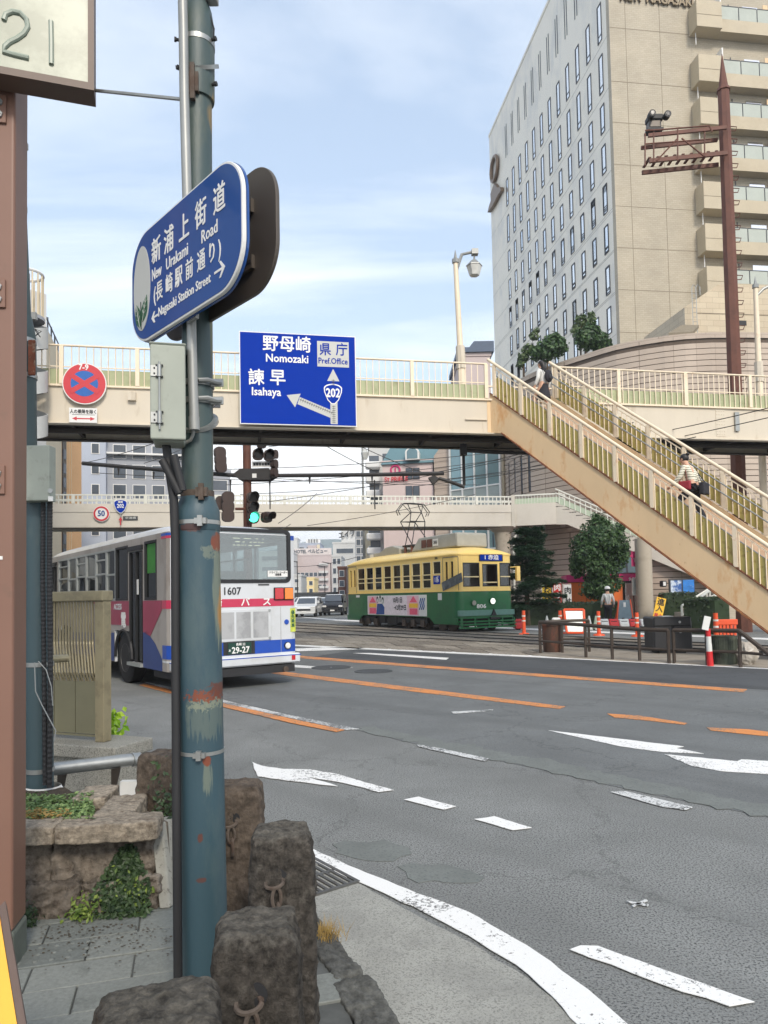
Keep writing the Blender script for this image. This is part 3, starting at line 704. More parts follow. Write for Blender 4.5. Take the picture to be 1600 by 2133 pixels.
mb = MB(); mb.tube([pax2(z3-.012), pax2(z3-.01), pax2(z3+.0), pax2(z4), pax2(z4+.06), pax2(z4+.08)], [.052, .060, .0615, .0615, .052, .046], 26); mb.build('top_sleeve', m_tealup, PO, smooth=True)
mb = MB(); mb.cyl(pax2(z4+.075), pax2(z4+.6), .043, .042, 24); mb.build('top_shaft', m_tealup, PO, smooth=True)
for (px_, py_) in ((366, 82), (438, 84), (444, 176), (396, 154)):   # set screws of the sleeve
    c = at(px_, py_, YP-.02); a = pax2(c.z); d = (c-a); d.z = 0; d.normalize()
    mb = MB(); mb.cyl(a+d*.055, a+d*.078, .0055, n=8); mb.cyl(a+d*.072, a+d*.08, .009, n=6); mb.build('set_screw', m_black, PO)
def band(name, py, w, r, mat, parent, f=pax, buckle=True, bx=.03):
    z = zat(py); c = f(z)
    mb = MB(); mb.cyl(c-Vector((0, 0, w/2)), c+Vector((0, 0, w/2)), r, r, 26); o = mb.build(name, mat, parent, smooth=True)
    if buckle:
        mb = MB(); mb.box(c.x+bx-.02, c.x+bx+.02, c.y-r-.012, c.y-r+.012, z-w*.7, z+w*.7); mb.box(c.x+bx-.008, c.x+bx+.008, c.y-r-.018, c.y-r, z-w*1.3, z+w*1.3); mb.build('buckle', mat, o)
    return o
band('steel_band', 97, .018, .063, m_galv, PO, pax2, False)
band('steel_band', 196, .05, .0555, m_iron, PO, pax2, bx=.0)
band('steel_band', 1030, .022, .058, m_iron, PO, pax2)
band('steel_band', 1090, .014, .0785, m_galv, PO, pax)
band('steel_band', 1563, .012, .078, m_galv, PO, pax, bx=.012)
# conduits
P3 = lambda px_, py_, Y: at(px_, py_, Y)
CB = thing('cable_conduit', 'thick black flexible cable sleeve running down beside the blue-green pole', 'conduit', tuple(P3(372, 2060, 2.45)))
zb = P3(372, 2045, 2.45)
mb = MB(); mb.tube([P3(346, 922, 2.44), P3(352, 975, 2.44), P3(362, 1040, 2.44), P3(365, 1120, 2.45), P3(366, 1400, 2.46), P3(368, 1700, 2.45), P3(371, 2045, 2.44), Vector((zb.x, zb.y, SWZ))], .0148, 14); mb.build('sleeve', m_black, CB, smooth=True)
for (a, b) in (((338, 958), (374, 1028)), ((362, 948), (381, 1022))):
    p0, p1 = P3(*a, 2.41), P3(*b, 2.42); d = (p1-p0).normalized()
    mb = MB(); mb.cyl(p0, p1, .0135, n=14); o = mb.build('stub_pipe', m_black, CB, smooth=True)
    mb = MB(); mb.cyl(p0-d*.001, p0+d*.004, .0105, n=12); mb.build('bore', m_dark, o)
GC = thing('grey_conduit', 'grey plastic conduit strapped to the front of the blue-green pole', 'conduit', tuple(P3(405, 895, 2.44)))
mb = MB(); mb.tube([P3(379, -60, 2.44), P3(382, 60, 2.44), P3(384, 200, 2.44), P3(390, 420, 2.44), P3(398, 640, 2.44), P3(402, 800, 2.43), P3(405, 884, 2.43)], .0165, 14); mb.build('pipe', m_alu, GC, smooth=True)
mb = MB(); mb.cyl(P3(404, 868, 2.43), P3(405, 896, 2.43), .0185, n=14); mb.build('socket', m_alu, GC, smooth=True)
mb = MB(); mb.tube([P3(403, 890, 2.44), P3(402, 905, 2.44), P3(397, 917, 2.45), P3(386, 922, 2.46), P3(372, 922, 2.46)], .006, 8); mb.build('cable', m_alu, GC, smooth=True)
for py_ in (100, 866):
    c = P3(400 if py_ > 500 else 383, py_, 2.43)
    a = pax2(c.z)
    mb = MB(); mb.cyl(a-Vector((0, -.004, .005)), a+Vector((0, -.004, .005)), .077 if py_ < 500 else .074, n=24); mb.build('strap', m_galv, GC, smooth=True)
# thin cable and small lamp bracket at the top
CL = thing('top_cable', 'thin black cable looping off the top of the blue-green pole', 'cable', tuple(P3(440, 85, 2.5)))
mb = MB(); mb.tube([P3(428, -30, 2.5), P3(430, 12, 2.5), P3(440, 40, 2.5), P3(446, 60, 2.5), P3(445, 80, 2.5), P3(438, 86, 2.5)], .003, 6); mb.build('cable', m_black, CL)
mb = MB(); c = P3(443, 1, 2.5); mb.box(c.x-.016, c.x+.018, c.y-.02, c.y+.02, c.z-.008, c.z+.03); mb.build('junction_box', m_alu, CL, bevel=.003)

# control box
m_boxgrey = pm('box_paint', S(154, 160, 150), rough=.6, var=.08, scale=5, stain=S(112, 116, 104), samt=.55, sscale=14, sthr=.56, speck=S(86, 80, 66), spscale=28, spthr=.74)
q0, q1, q2 = at(287, 800, 2.50), at(317, 800, 2.36), at(384, 800, 2.385)
ztop, zbot = at(317, 722, 2.36).z, at(317, 918, 2.36).z
fx = (q2-q1); fx.z = 0; wB = fx.length; fx.normalize(); fy = Vector((-fx.y, fx.x, 0)); dB = .125
BX = thing('control_box', 'pale grey-green metal control box with a long hinge clamped to the pole', 'control box', (q1.x, q1.y, zbot))
M = frame((q1.x, q1.y, 0), fx)
mb = MB(M); mb.box(0, wB, .012, dB, zbot, ztop); mb.build('case', m_boxgrey, BX, bevel=.006, seg=2)
mb = MB(M); mb.box(-.006, wB+.004, -.012, .0115, zbot+.004, ztop+.006); mb.build('door', m_boxgrey, BX, bevel=.005, seg=2)
mb = MB(M); mb.box(-.01, wB+.008, -.014, dB+.006, ztop+.006, ztop+.014); mb.build('rain_lid', m_boxgrey, BX, bevel=.004)
mb = MB(M); mb.cyl((.024, -.018, zbot+.035), (.024, -.018, ztop-.055), .0035, n=8); mb.build('hinge_rod', m_galv, BX, smooth=True)
for zz in (ztop-.085, zbot+.075):
    mb = MB(M); mb.box(-.004, .018, -.016, -.0122, zz-.018, zz+.018); o = mb.build('hinge_plate', m_galv, BX)
    mb = MB(M); mb.cyl((.024, -.018, zz-.02), (.024, -.018, zz+.02), .0075, n=10); mb.build('hinge_barrel', m_galv, o, smooth=True)
    for w in (.5, -.5):
        mb = MB(M); mb.cyl((.008, -.0165, zz+w*.018), (.008, -.0185, zz+w*.018), .003, n=8); mb.build('rivet', m_black, o)
        mb = MB(M); mb.box(.012, .036, -.02, -.0125, zz+w*.038-.002, zz+w*.038+.002); mb.build('hinge_pin', m_black, o)
for py_ in (790, 828):   # pole clamps
    z = at(420, py_, 2.45).z; c = pax2(z)
    CLP = thing('pole_clamp', ('upper' if py_ == 790 else 'lower')+' galvanised clamp with bolt holding the control box to the pole', 'clamp', tuple(c), group='clamps of the control box')
    mb = MB(); mb.cyl(c-Vector((0, 0, .010)), c+Vector((0, 0, .010)), .0595, n=26); mb.build('strap', m_galv, CLP, smooth=True)
    mb = MB(); mb.box(c.x+.052, c.x+.098, c.y-.03, c.y-.022, z-.014, z+.014); mb.build('lug', m_galv, CLP, bevel=.002)
    mb = MB(); mb.tube([(c.x+.02, c.y-.062, z+.0), (c.x+.05, c.y-.052, z+.004), (c.x+.075, c.y-.04, z-.002), (c.x+.09, c.y-.03, z-.002)], .008, 8); mb.build('bolt', m_galv, CLP, smooth=True)
    mb = MB(); mb.box(c.x+.010, c.x+.022, c.y-.0625, c.y-.059, z-.005, z+.005); mb.build('slot', m_black, CLP)

# ------------------------------------------------------------------ oval street name sign
def rrect(w, h, r, n=10):
    pts = []
    for cx_, cz_, a0 in ((w/2-r, h/2-r, 0), (-w/2+r, h/2-r, 90), (-w/2+r, -h/2+r, 180), (w/2-r, -h/2+r, 270)):
        for i in range(n+1):
            a = rad(a0+90*i/n); pts.append((cx_+r*math.cos(a), cz_+r*math.sin(a)))
    return pts
def plate(mb, pts, y0, y1): return mb.prism([(x, y0, z) for x, z in pts], (0, y1-y0, 0))
def ellipse(cx_, cz_, rx, rz, n=32): return [(cx_+rx*math.cos(2*math.pi*i/n), cz_+rz*math.sin(2*math.pi*i/n)) for i in range(n)]
SGN = Vector((-.669, 2.392, 2.652)); sd = Vector((.537, -.584, 0)).normalized()
OS = thing('street_name_sign', 'blue oval street name sign facing the camera with a white emblem disc', 'street sign', tuple(SGN))
M = frame(SGN, sd)
WS, HS = .79, .412
plate(MB(M), rrect(WS, HS, .138, 12), 0, .014).build('panel', m_signwhite, OS, bevel=.002)
plate(MB(M), rrect(WS-.016, HS-.016, .130, 12), -.0015, -.0002).build('face', m_sblue, OS)
plate(MB(M), rrect(WS+.004, HS+.004, .14, 12), .0142, .022).build('back_rim', m_sblue, OS)
plate(MB(M), ellipse(-.302, -.002, .070, .158), -.003, -.0016).build('emblem_disc', m_signgrey, OS)
m_leafgreen = pm('emblem_green', S(40, 88, 62), rough=.4, var=.1); m_leafdark = pm('emblem_dark', S(18, 48, 36), rough=.4)
def leafpoly(cx_, cz_, ang, L, Wd, n=8):
    pts = []
    for i in range(n+1): u = i/n; pts.append((L*(u-.5), Wd*math.sin(math.pi*u**.85)))
    for i in range(1, n): u = 1-i/n; pts.append((L*(u-.5), -Wd*math.sin(math.pi*u**.85)))
    ca, sa = math.cos(ang), math.sin(ang)
    return [(cx_+x*ca-z*sa, cz_+x*sa+z*ca) for x, z in pts]
for cx_, cz_, an in ((-.331, -.098, rad(108)), (-.276, -.085, rad(68))):
    o = plate(MB(M), leafpoly(cx_, cz_, an, .098, .024), -.0048, -.0032).build('emblem_leaf', m_leafgreen, OS)
    mb = MB(M)
    d = Vector((math.cos(an), 0, math.sin(an))); pz = Vector((-d.z, 0, d.x)); c = Vector((cx_, -.0052, cz_))
    mb.tube([c-d*.047, c+d*.045], .0013, 4)
    for q in (-.02, .0, .02):
        for s_ in (1, -1): mb.tube([c+d*q, c+d*(q+.013)+pz*.014*s_], .001, 4)
    mb.build('vein', m_signgrey, o)
mb = MB(M); mb.tube([(-.304, -.005, -.155), (-.303, -.005, -.10), (-.307, -.005, -.052)], .0016, 4); mb.build('emblem_stem', m_leafdark, OS)
def ln(s, u, v, size, sx=1.0, bold=.0007, mat=None, name='lettering', par=None, MM=None, y=-.0026):
    return text(s, size, mat or m_letter, par or OS, (MM or M) @ Matrix.Translation((u*1.05, y, v)), name, bold, .0004, sx)
for ch, u in zip('新浦上街道', (-.172, -.078, .028, .138, .250)): ln(ch, u, .092, .098, .78, .0014)
ln('New', -.170, .014, .060, .66); ln('Urakami', -.022, .014, .060, .80); ln('Road', .190, .014, .060, .86)
for ch, u in zip('(長崎駅前通り)', (-.186, -.150, -.078, -.010, .062, .138, .205, .252)): ln(ch, u, -.062, .074, .74, .0010)
ln('Nagasaki Station Street', .018, -.135, .046, .86)
def arrow2(mb, u, v, dirn, L=.05, hw=.02, t=.0075, y0=-.0031, y1=-.0017):
    d = dirn
    plate(mb, [(u-d*L/2, v-t/2), (u-d*L/2, v+t/2), (u+d*L*.25, v+t/2), (u+d*L*.25, v-t/2)][::d], y0, y1)
    for s_ in (1, -1):
        plate(mb, [(u+d*L/2, v), (u+d*L*.12, v+s_*hw), (u+d*L*.12-d*.010, v+s_*hw), (u+d*(L/2-.016), v)], y0-.0003, y1-.0003)
mb = MB(M); arrow2(mb, -.196, -.140, -1); mb.build('arrow_mark', m_letter, OS)
mb = MB(M); arrow2(mb, .262, -.130, 1, .066, .026); mb.build('arrow_mark', m_letter, OS)
mb = MB(M); mb.box(.0, .06, .022, .034, -.215, -.185); mb.build('mounting_bracket', m_galv, OS)
# second oval sign, seen from behind
B2 = SGN+Vector((.736, .677, .25))*.12
OB = thing('oval_sign_back', 'dark brown back of the second oval sign behind the blue one', 'street sign', tuple(B2))
M2 = frame(B2, sd)
plate(MB(M2), rrect(WS, HS, .138, 12), .0, .014).build('panel', m_signback, OB, bevel=.002)
for zz in (.085, -.10):
    mb = MB(M2); mb.box(-.29, .27, -.012, 0, zz-.022, zz+.022); o = mb.build('mounting_rail', m_signback, OB)
    mb = MB(M2); mb.box(-.285, .265, -.0135, -.0122, zz-.006, zz+.006); mb.build('rail_slot', m_black, o)
mb = MB(M2); mb.box(-.03, .07, -.05, -.0121, -.165, -.125); mb.build('mounting_bracket', m_galv, OB, bevel=.003)

# ------------------------------------------------------------------ lit box sign 21, brown post
m_brown = pm('brown_post_paint', S(126, 94, 80), rough=.5, var=.06, scale=2, stain=S(104, 84, 70), samt=.5, sscale=6, sthr=.64, speck=S(92, 74, 62), spscale=22, spthr=.76)
m_brownframe = pm('brown_frame_paint', S(96, 78, 68), rough=.5, var=.06)
m_paleface = pm('sign_face_pale', S(128, 134, 118), rough=.35, var=.04, scale=2, stain=S(172, 178, 160), samt=.5, sscale=3)
rt = at(196, 214, 2.68); lf = at(-260, 60, 2.46)
dx = (rt-lf); dx.z = 0; dx.normalize()
SG = thing('box_sign', 'square box sign in a brown frame with 21 on its pale face', 'sign', (rt.x, rt.y, rt.z))
M = frame((rt.x, rt.y, 0), dx)
zb_ = at(190, 188, 2.68).z; HB = .85; WB = .78; D = .10
mb = MB(M)
mb.box(-WB, 0, 0, D, zb_, zb_+.028).box(-WB, 0, 0, D, zb_+HB-.028, zb_+HB).box(-.022, 0, 0, D, zb_+.028, zb_+HB-.028).box(-WB, -WB+.022, 0, D, zb_+.028, zb_+HB-.028)
mb.build('frame', m_brownframe, SG)
MB(M).box(-WB+.0225, -.0225, .014, .03, zb_+.0285, zb_+HB-.0285).build('face', m_paleface, SG)
MB(M).box(-WB+.0225, -.0225, .0305, D-.002, zb_+.0285, zb_+HB-.0285).build('back', m_brownframe, SG)
m_digit = pm('digit_grey_green', S(148, 158, 146), rough=.4, var=.03)
def onface(px_, py_):     # pixel -> point on the sign's face plane
    d = CF + CR*((px_-800)/FPX) + CU*((YPP-py_)/FPX); n = M.to_3x3() @ Vector((0, 1, 0)); p0 = M @ Vector((0, .0125, 0))
    return CC + d*((p0-CC).dot(n)/d.dot(n))
mb = MB(); mb.tube([onface(*q) for q in ((8, 42), (12, 30), (26, 24), (42, 27), (55, 40), (58, 56), (50, 70), (36, 80), (20, 88), (10, 97), (8, 108), (30, 114), (60, 121))], .0096, 8); mb.build('digit', m_digit, SG, smooth=True)
mb = MB(); mb.tube([onface(106, 44), onface(107, 90), onface(107, 134)], .0096, 8); mb.build('digit', m_digit, SG, smooth=True)
RO = thing('stay_rod', 'thin grey stay rod bracing the 21 sign to the pole', 'rod', tuple(at(200, 190, 2.68)))
mb = MB(); mb.tube([at(186, 187, 2.74), at(372, 206, 2.52), at(395, 208, 2.5)], .0065, 8); mb.build('rod', m_galv, RO, smooth=True)
BP = thing('brown_post', 'brown square steel post with bolted plates under the 21 sign', 'post', tuple(gz(36, 2005, SWZ)))
pr = at(42, 1000, 2.80); pn = at(-2, 1000, 2.66)
e0 = at(29, 1000, 2.70)      # near edge
dxp = Vector((.9, .436, 0)); M = frame((e0.x, e0.y, 0), (-dxp.x, .25, 0))
fl = Vector((-.985, -.17, 0)).normalized(); sr = Vector((-.17, .985, 0)).normalized()
M = Matrix(((sr.x, fl.x, 0, e0.x), (sr.y, fl.y, 0, e0.y), (0, 0, 1, 0), (0, 0, 0, 1)))   # x back along the right face, y left along the front face
zt = at(40, 150, 2.75).z
MB(M).box(0, .16, 0, .16, SWZ+.14, zt).build('shaft', m_brown, BP, bevel=.012, seg=3)
MB(M).box(-.004, .164, -.004, .164, SWZ-.01, SWZ+.139).build('base', pm('post_base', S(98, 104, 96), rough=.8, var=.15, scale=8), BP, bevel=.012, seg=2)
for py_ in (232, 614, 1000):
    z = at(10, py_, 2.70).z
    mb = MB(M); mb.box(-.010, .0, .03, .13, z-.055, z+.055); o = mb.build('joint_plate', m_brown, BP, bevel=.002)
    mb = MB(M); mb.box(.01, .12, -.008, .0, z-.055, z+.055)
    mb = MB(M); mb.box(.022, .135, -.008, -.0002, z-.052, z+.052)
    for w in (1, -1):
        mb2 = MB(M); mb2.lathe([(0.0001, 0), (.013, 0), (.013, .006), (.009, .012), (.002, .014)], 10); 
        for v in range(len(mb2.v)):
            pass
    for w in (1, -1):
        mb3 = MB(M); mb3.cyl((-.010, .055, z+w*.024), (-.018, .055, z+w*.024), .0155, .0145, 6); mb3.cyl((-.018, .055, z+w*.024), (-.024, .055, z+w*.024), .009, .008, 10); mb3.build('bolt', m_galv, o)
TP = thing('white_tape', 'scrap of white tape stuck to the brown post', 'tape', tuple(at(8, 1162, 2.66)))
z = at(8, 1162, 2.70).z
MB(M).box(-.0032, -.0006, .038, .15, z-.007, z+.006).build('strip', m_signwhite, TP)

# yellow board, bottom left
m_yellow = pm('yellow_board', S(238, 176, 66), rough=.55, var=.05, scale=4, stain=S(170, 130, 70), samt=.5, sscale=18, sthr=.68)
a, b, c = at(-4, 1890, 1.62), at(38, 2150, 1.42), at(-120, 2150, 1.40)
YB = thing('yellow_board', 'yellow painted sandwich board with a brown edge at the bottom left corner', 'board', (a.x, a.y, SWZ))
def dn(p, q): # extend down to the pavement
    d = q-p; return p+d*((SWZ+.01-p.z)/d.z)
b2 = dn(a, b); tl = a+Vector((-.30, -.05, .0)); bl = b2+Vector((-.30, -.05, 0))
nrm = (b2-a).cross(tl-a).normalized(); nrm = nrm if nrm.y > 0 else -nrm
MB().prism([a, b2, bl, tl], nrm*.012).build('panel', m_yellow, YB)
m_edge = pm('brown_edge', S(98, 82, 74), rough=.6)
eo = Vector((.010, .012, 0))
MB().prism([a+eo*.1, b2+eo*.1, b2+eo*1.0, a+eo*.95+Vector((0, 0, .01))], nrm*.02).build('edge_frame', m_edge, YB)

# ------------------------------------------------------------------ second pole with its box, planter, parapet
Y2 = 4.02
PT = thing('green_pole', 'dark green steel pole with a grey box and black cables rising from the planter', 'pole', tuple(at(84, 1650, Y2)))
lo = at(84, 1665, Y2); md = at(80, 1040, Y2); hi = at(28, 200, Y2)
mb = MB(); mb.cyl(lo-Vector((0, 0, .1)), md, .070, .068, 22); mb.build('lower_shaft', m_teal2, PT, smooth=True)
mid2 = at(52, 940, Y2); 
mb = MB(); mb.tube([at(52, 1060, Y2), at(50, 780, Y2)], [.066, .064], 22); mb.build('middle_shaft', m_tealup, PT, smooth=True)
mb = MB(); mb.tube([at(50, 782, Y2), at(48, 705, Y2), at(48, 690, Y2), at(46, 660, Y2)], [.066, .068, .062, .050], 20); mb.build('reducing_collar', m_tealup, PT, smooth=True)
mb = MB(); mb.tube([at(46, 668, Y2), at(37, 420, Y2), at(26, 200, Y2)], [.048, .044, .04], 18); mb.build('upper_shaft', m_tealup, PT, smooth=True)
for px_, py_, r in ((50, 785, .07), (48, 712, .071), (38, 434, .048), (82, 1383, .075), (83, 1603, .075)):
    c = at(px_, py_, Y2); mb = MB(); mb.cyl(c-Vector((0, 0, .012)), c+Vector((0, 0, .012)), r, n=20); o = mb.build('band', m_galv, PT, smooth=True)
mb = MB(); c = at(66, 745, Y2-.06); mb.box(c.x-.018, c.x+.02, c.y-.008, c.y+.008, c.z-.10, c.z+.10); mb.build('rusty_strip', m_rustpatch, PT, bevel=.004)
for px_, py_, s_ in ((49, 303, .02), (47, 355, .013)):
    c = at(px_, py_, Y2-.02); mb = MB(); mb.box(c.x-.02, c.x+s_, c.y-.02, c.y+.02, c.z-s_, c.z+s_); mb.build('small_fitting', m_alu if s_ > .015 else m_black, PT, bevel=.003)
c = at(81, 990, Y2-.10); z0, z1_ = at(81, 1046, Y2-.1).z, at(81, 932, Y2-.1).z
GB = thing('junction_box', 'pale grey-green junction box on the dark green pole by the brown post', 'control box', (c.x, c.y, z0))
MB().box(c.x-.095, c.x+.085, c.y-.06, c.y+.02, z0, z1_).build('case', m_boxgrey, GB, bevel=.006, seg=2)
for px_, py_, r in ((104, 1022, .013),):
    q = at(px_, py_, Y2-.17); mb = MB(); mb.cyl((q.x, c.y-.06, q.z), (q.x, c.y-.068, q.z), r, n=12); mb.build('lock', m_galv, GB)
q = at(104, 1038, Y2-.17); MB().box(q.x-.013, q.x+.013, c.y-.063, c.y-.06, q.z-.014, q.z+.012).build('label_plate', m_signwhite, GB)
for pts, r, nm in ((((90, 1046), (89, 1200), (92, 1400), (94, 1640)), .014, 'ribbed cable'), (((104, 1046), (103, 1200), (105, 1400), (103, 1645)), .0155, 'ribbed cable outer')):
    CB2 = thing('pole_cable', 'black ribbed cable on the dark green pole, '+('inner of the two' if r < .015 else 'outer of the two beside the railing'), 'cable', tuple(at(*pts[-1], Y2-.08)), group='cables on the dark green pole')
    P_ = [at(*q, Y2-.085) for q in pts]; fine = []
    for i in range(len(P_)-1):
        n = 46
        for k in range(n): fine.append(P_[i].lerp(P_[i+1], k/n))
    mb = MB(); mb.tube(fine, [r*(1 if k % 2 else .86) for k in range(len(fine))], 10); mb.build('sleeve', m_black, CB2)
TW = thing('grey_wire', 'thin grey wire hanging loose down the dark green pole', 'cable', tuple(at(115, 1540, 3.9)))
mb = MB(); mb.tube([at(72, 1380, 3.9), at(74, 1440, 3.9), at(88, 1470, 3.9), at(104, 1500, 3.9), at(116, 1522, 3.9), at(113, 1545, 3.9)], .0032, 6)
mb.tube([at(80, 1378, 3.9), at(96, 1395, 3.9), at(107, 1430, 3.9), at(110, 1470, 3.9)], .0028, 6); mb.build('wire', m_alu, TW, smooth=True)

# planter: sloped stone walls, coping blocks on top, soil and plants inside
ZC = .53
PL = thing('stone_planter', 'low brown stone planter with thick coping blocks round the dark green pole', 'planter', tuple(gz(60, 1925, SWZ)))
def slab3(pix, name='coping_stone', mat=m_cope, zt_=ZC, h=.085, seed=0):
    q = [gz(x, y, zt_) for x, y in pix]
    ctr = sum(q, Vector())/4; e = ((q[1]-q[0])+(q[2]-q[3])); w = e.length/2; d = ((q[3]-q[0])+(q[2]-q[1])).length/2
    return rock(name, mat, (ctr.x, ctr.y, zt_-h/2), (w, d, h), math.atan2(e.y, e.x), PL, cuts=30, rnd=.08, amp=.008, freq=8, seed=seed, chip=.5, fine=.5)
slab3([(-70, 1728), (116, 1722), (132, 1700), (-50, 1706)], seed=1)
slab3([(118, 1722), (352, 1709), (318, 1690), (132, 1700)], seed=2)
slab3([(238, 1694), (322, 1690), (262, 1659), (190, 1662)], seed=3)
slab3([(186, 1660), (258, 1657), (215, 1637), (140, 1640)], seed=4)
# walls below: irregular stones
F0, F1 = gz(-90, 1935, SWZ), gz(350, 1893, SWZ); T0, T1 = gz(-60, 1735, ZC-.07), gz(338, 1716, ZC-.07)
def wallpt(u, v): return (F0.lerp(F1, u)).lerp(T0.lerp(T1, u), v)
rows = [(0, .34, [-.02, .30, .55, .64, .95]), (.34, 1.03, [-.02, .42, .95])]
sd_ = 10
for v0, v1, us in rows:
    for u0, u1 in zip(us, us[1:]):
        a, b, c, d = wallpt(u0, v0), wallpt(u1, v0), wallpt(u1, v1), wallpt(u0, v1)
        ctr = (a+b+c+d)/4; w = (b-a).length*.99; h = (d-a).length*1.01; sd_ += 1
        rock('wall_stone', m_wallstone, ctr+Vector((0, .035, 0)), (w, .10, h), math.atan2((b-a).y, (b-a).x), PL, tilt=(-.16, 0), cuts=34, rnd=.085, amp=.026, freq=6, seed=sd_, chip=.9, fine=.55)
a, b, c, d = wallpt(.955, 0), wallpt(1.01, 0), wallpt(1.0, 1.0), wallpt(.935, 1.0)
MB().prism([a, b, c, d], (0.03, .12, 0)).build('corner_slab', pm('grey_corner', S(150, 148, 138), rough=.85, var=.15, scale=12, speck=S(110, 106, 98), spscale=40, bump=.003), PL, bevel=.006)
# right side wall and back fill
R0_, R1_ = gz(352, 1893, SWZ), gz(250, 1690, SWZ)
rs = gz(350, 1712, ZC-.07); re = gz(216, 1640, ZC-.07)
MB().prism([R0_+Vector((0, .05, 0)), Vector((re.x, re.y, SWZ)), re, rs], (-.12, .04, 0)).build('side_wall', m_wallstone, PL)
soil = [gz(x, y, ZC-.05) for x, y in ((-80, 1720), (240, 1705), (135, 1640), (-120, 1640))]
MB().prism(soil, (0, 0, -.12)).build('soil', pm('soil', S(66, 56, 44), rough=.95, var=.3, scale=30, bump=.008, bscale=60), PL)
WR = thing('cloth_wrap', 'ragged white cloth wrapped round the foot of the dark green pole', 'cloth', tuple(at(86, 1665, 4.0)))
mb = MB(); n = 36; c = at(86, 1650, Y2); vs = []; fs = []
for k, (r, z) in enumerate(((.078, .035), (.085, .01), (.12, -.03), (.155, -.055))):
    for i in range(n):
        t = 2*math.pi*i/n; rr = r*(1+.10*math.sin(5*t+k)*(k/2)+.06*math.sin(11*t)*k/2)
        vs.append((c.x+rr*math.cos(t)*1.15+.015, c.y+rr*math.sin(t), c.z+z+.012*math.sin(7*t)*k/2))
for k in range(3):
    for i in range(n): fs.append((k*n+i, k*n+(i+1) % n, (k+1)*n+(i+1) % n, (k+1)*n+i))
mb.add(vs, fs); mb.build('cloth', pm('white_cloth', (.7, .7, .68), rough=.9, var=.06), WR, smooth=True)

# leaves
def leafcloud(pts, size, rnd, up=.4, jitter=.5, fold=True, asp=.55):
    mb = MB()
    for p, nv in pts:
        s_ = size*(1+jitter*(rnd.random()-.5)*2)
        n_ = Vector((nv[0]+rnd.gauss(0, .5), nv[1]+rnd.gauss(0, .5), nv[2]+up+rnd.gauss(0, .5))).normalized()
        a = n_.orthogonal().normalized(); ang = rnd.random()*6.28
        a = Matrix.Rotation(ang, 3, n_) @ a; b = n_.cross(a)
        p = Vector(p); f = n_*s_*.18
        o = len(mb.v)
        mb.v += [p-a*s_, p-b*s_*asp+f, p+a*s_, p+b*s_*asp+f]
        mb.f += [(o, o+1, o+2), (o, o+2, o+3)]
    return mb
m_gc = leafmat('ground_cover_leaf', S(74, 104, 58), S(140, 164, 104), 20)
m_ivy = leafmat('ivy_leaf', S(36, 56, 34), S(70, 92, 56), 14)
m_weed = leafmat('weed_leaf', S(80, 106, 44), S(132, 150, 66), 14)
rn = random.Random(3)
pts = []
for k in range(3600):
    p = gz(rn.uniform(-40, 195), rn.uniform(1658, 1716), ZC-.02)
    if p.x > -1.06-.0*(p.y): 
        pass
    pts.append(((p.x, p.y, ZC-.05+.055*rn.random()**.7+.02*noise.noise(p*9)), (0, 0, 1)))
o = leafcloud(pts, .0115, rn).build('ground_cover', m_gc); tag(o, 'small green leaves growing in the soil of the stone planter', 'ground cover', kind='stuff')
pts = []
dryc = leafmat('dry_grass_leaf', S(140, 112, 60), S(176, 150, 88), 20)
for k in range(500):
    p = gz(rn.uniform(55, 120)+rn.gauss(0, 20), rn.uniform(1700, 1716), ZC-.02); pts.append(((p.x, p.y, ZC-.03+.05*rn.random()), (0, 0, 1)))
tag(leafcloud(pts, .009, rn).build('dry_ground_cover', dryc), 'dry yellow leaves at the front of the planter soil', 'ground cover', kind='stuff')
def ivy(label, fn, n, size, mat, seed, cat='ivy'):
    r = random.Random(seed); pts = [fn(r) for _ in range(n)]
    return tag(leafcloud(pts, size, r, up=.1).build('ivy' if cat == 'ivy' else 'weed', mat), label, cat)
wn = (F1-F0).cross(Vector((0, 0, 1))).normalized()
def f_ivy(r):
    while True:
        u, v = r.gauss(.80, .075), r.uniform(.02, .80)
        if u < .935 and abs(u-.80-.05*(v-.3)) < .015+.17*max(0, 1-abs(v-.22)/.62): break
    p = wallpt(u, v); return (p+wn*(.01+.05*r.random()*(1-v*.5))+Vector((0, -.02, 0)), (wn.x, wn.y, .2))
ivy('dark ivy patch hanging on the front wall of the stone planter', f_ivy, 1500, .012, m_ivy, 5)
def f_ivy2(r):
    p = gz(r.uniform(285, 372), 1690, SWZ); v = r.random(); z = SWZ+.62*(1-v**.7)*r.random()+.02
    b = Vector((-1.06+r.gauss(0, .07), 3.56+r.gauss(0, .05), z)); return (b, (.2, -1, .3))
ivy('ivy tangle climbing the tan bollard behind the planter', f_ivy2, 1100, .013, m_ivy, 6)
for (px_, py_, n, sp, lb) in ((278, 1888, 240, .06, 'yellow-green weed at the right foot of the planter'), (300, 1860, 160, .05, 'small weed growing up the planter wall beside the ivy'), (186, 1905, 150, .05, 'pale weed tuft low in the middle of the planter foot'), (66, 1918, 160, .045, 'dark leafy weed beside the brown post foot')):
    c = gz(px_, py_, SWZ)
    def f_w(r, c=c, sp=sp): return (c+Vector((r.gauss(0, sp*.6), r.gauss(-.05, .02), abs(r.gauss(.0, sp*.9))+.005)), (0, -.6, .6))
    ivy(lb, f_w, n, .011, m_weed if 'dark' not in lb else m_ivy, px_, 'weed')
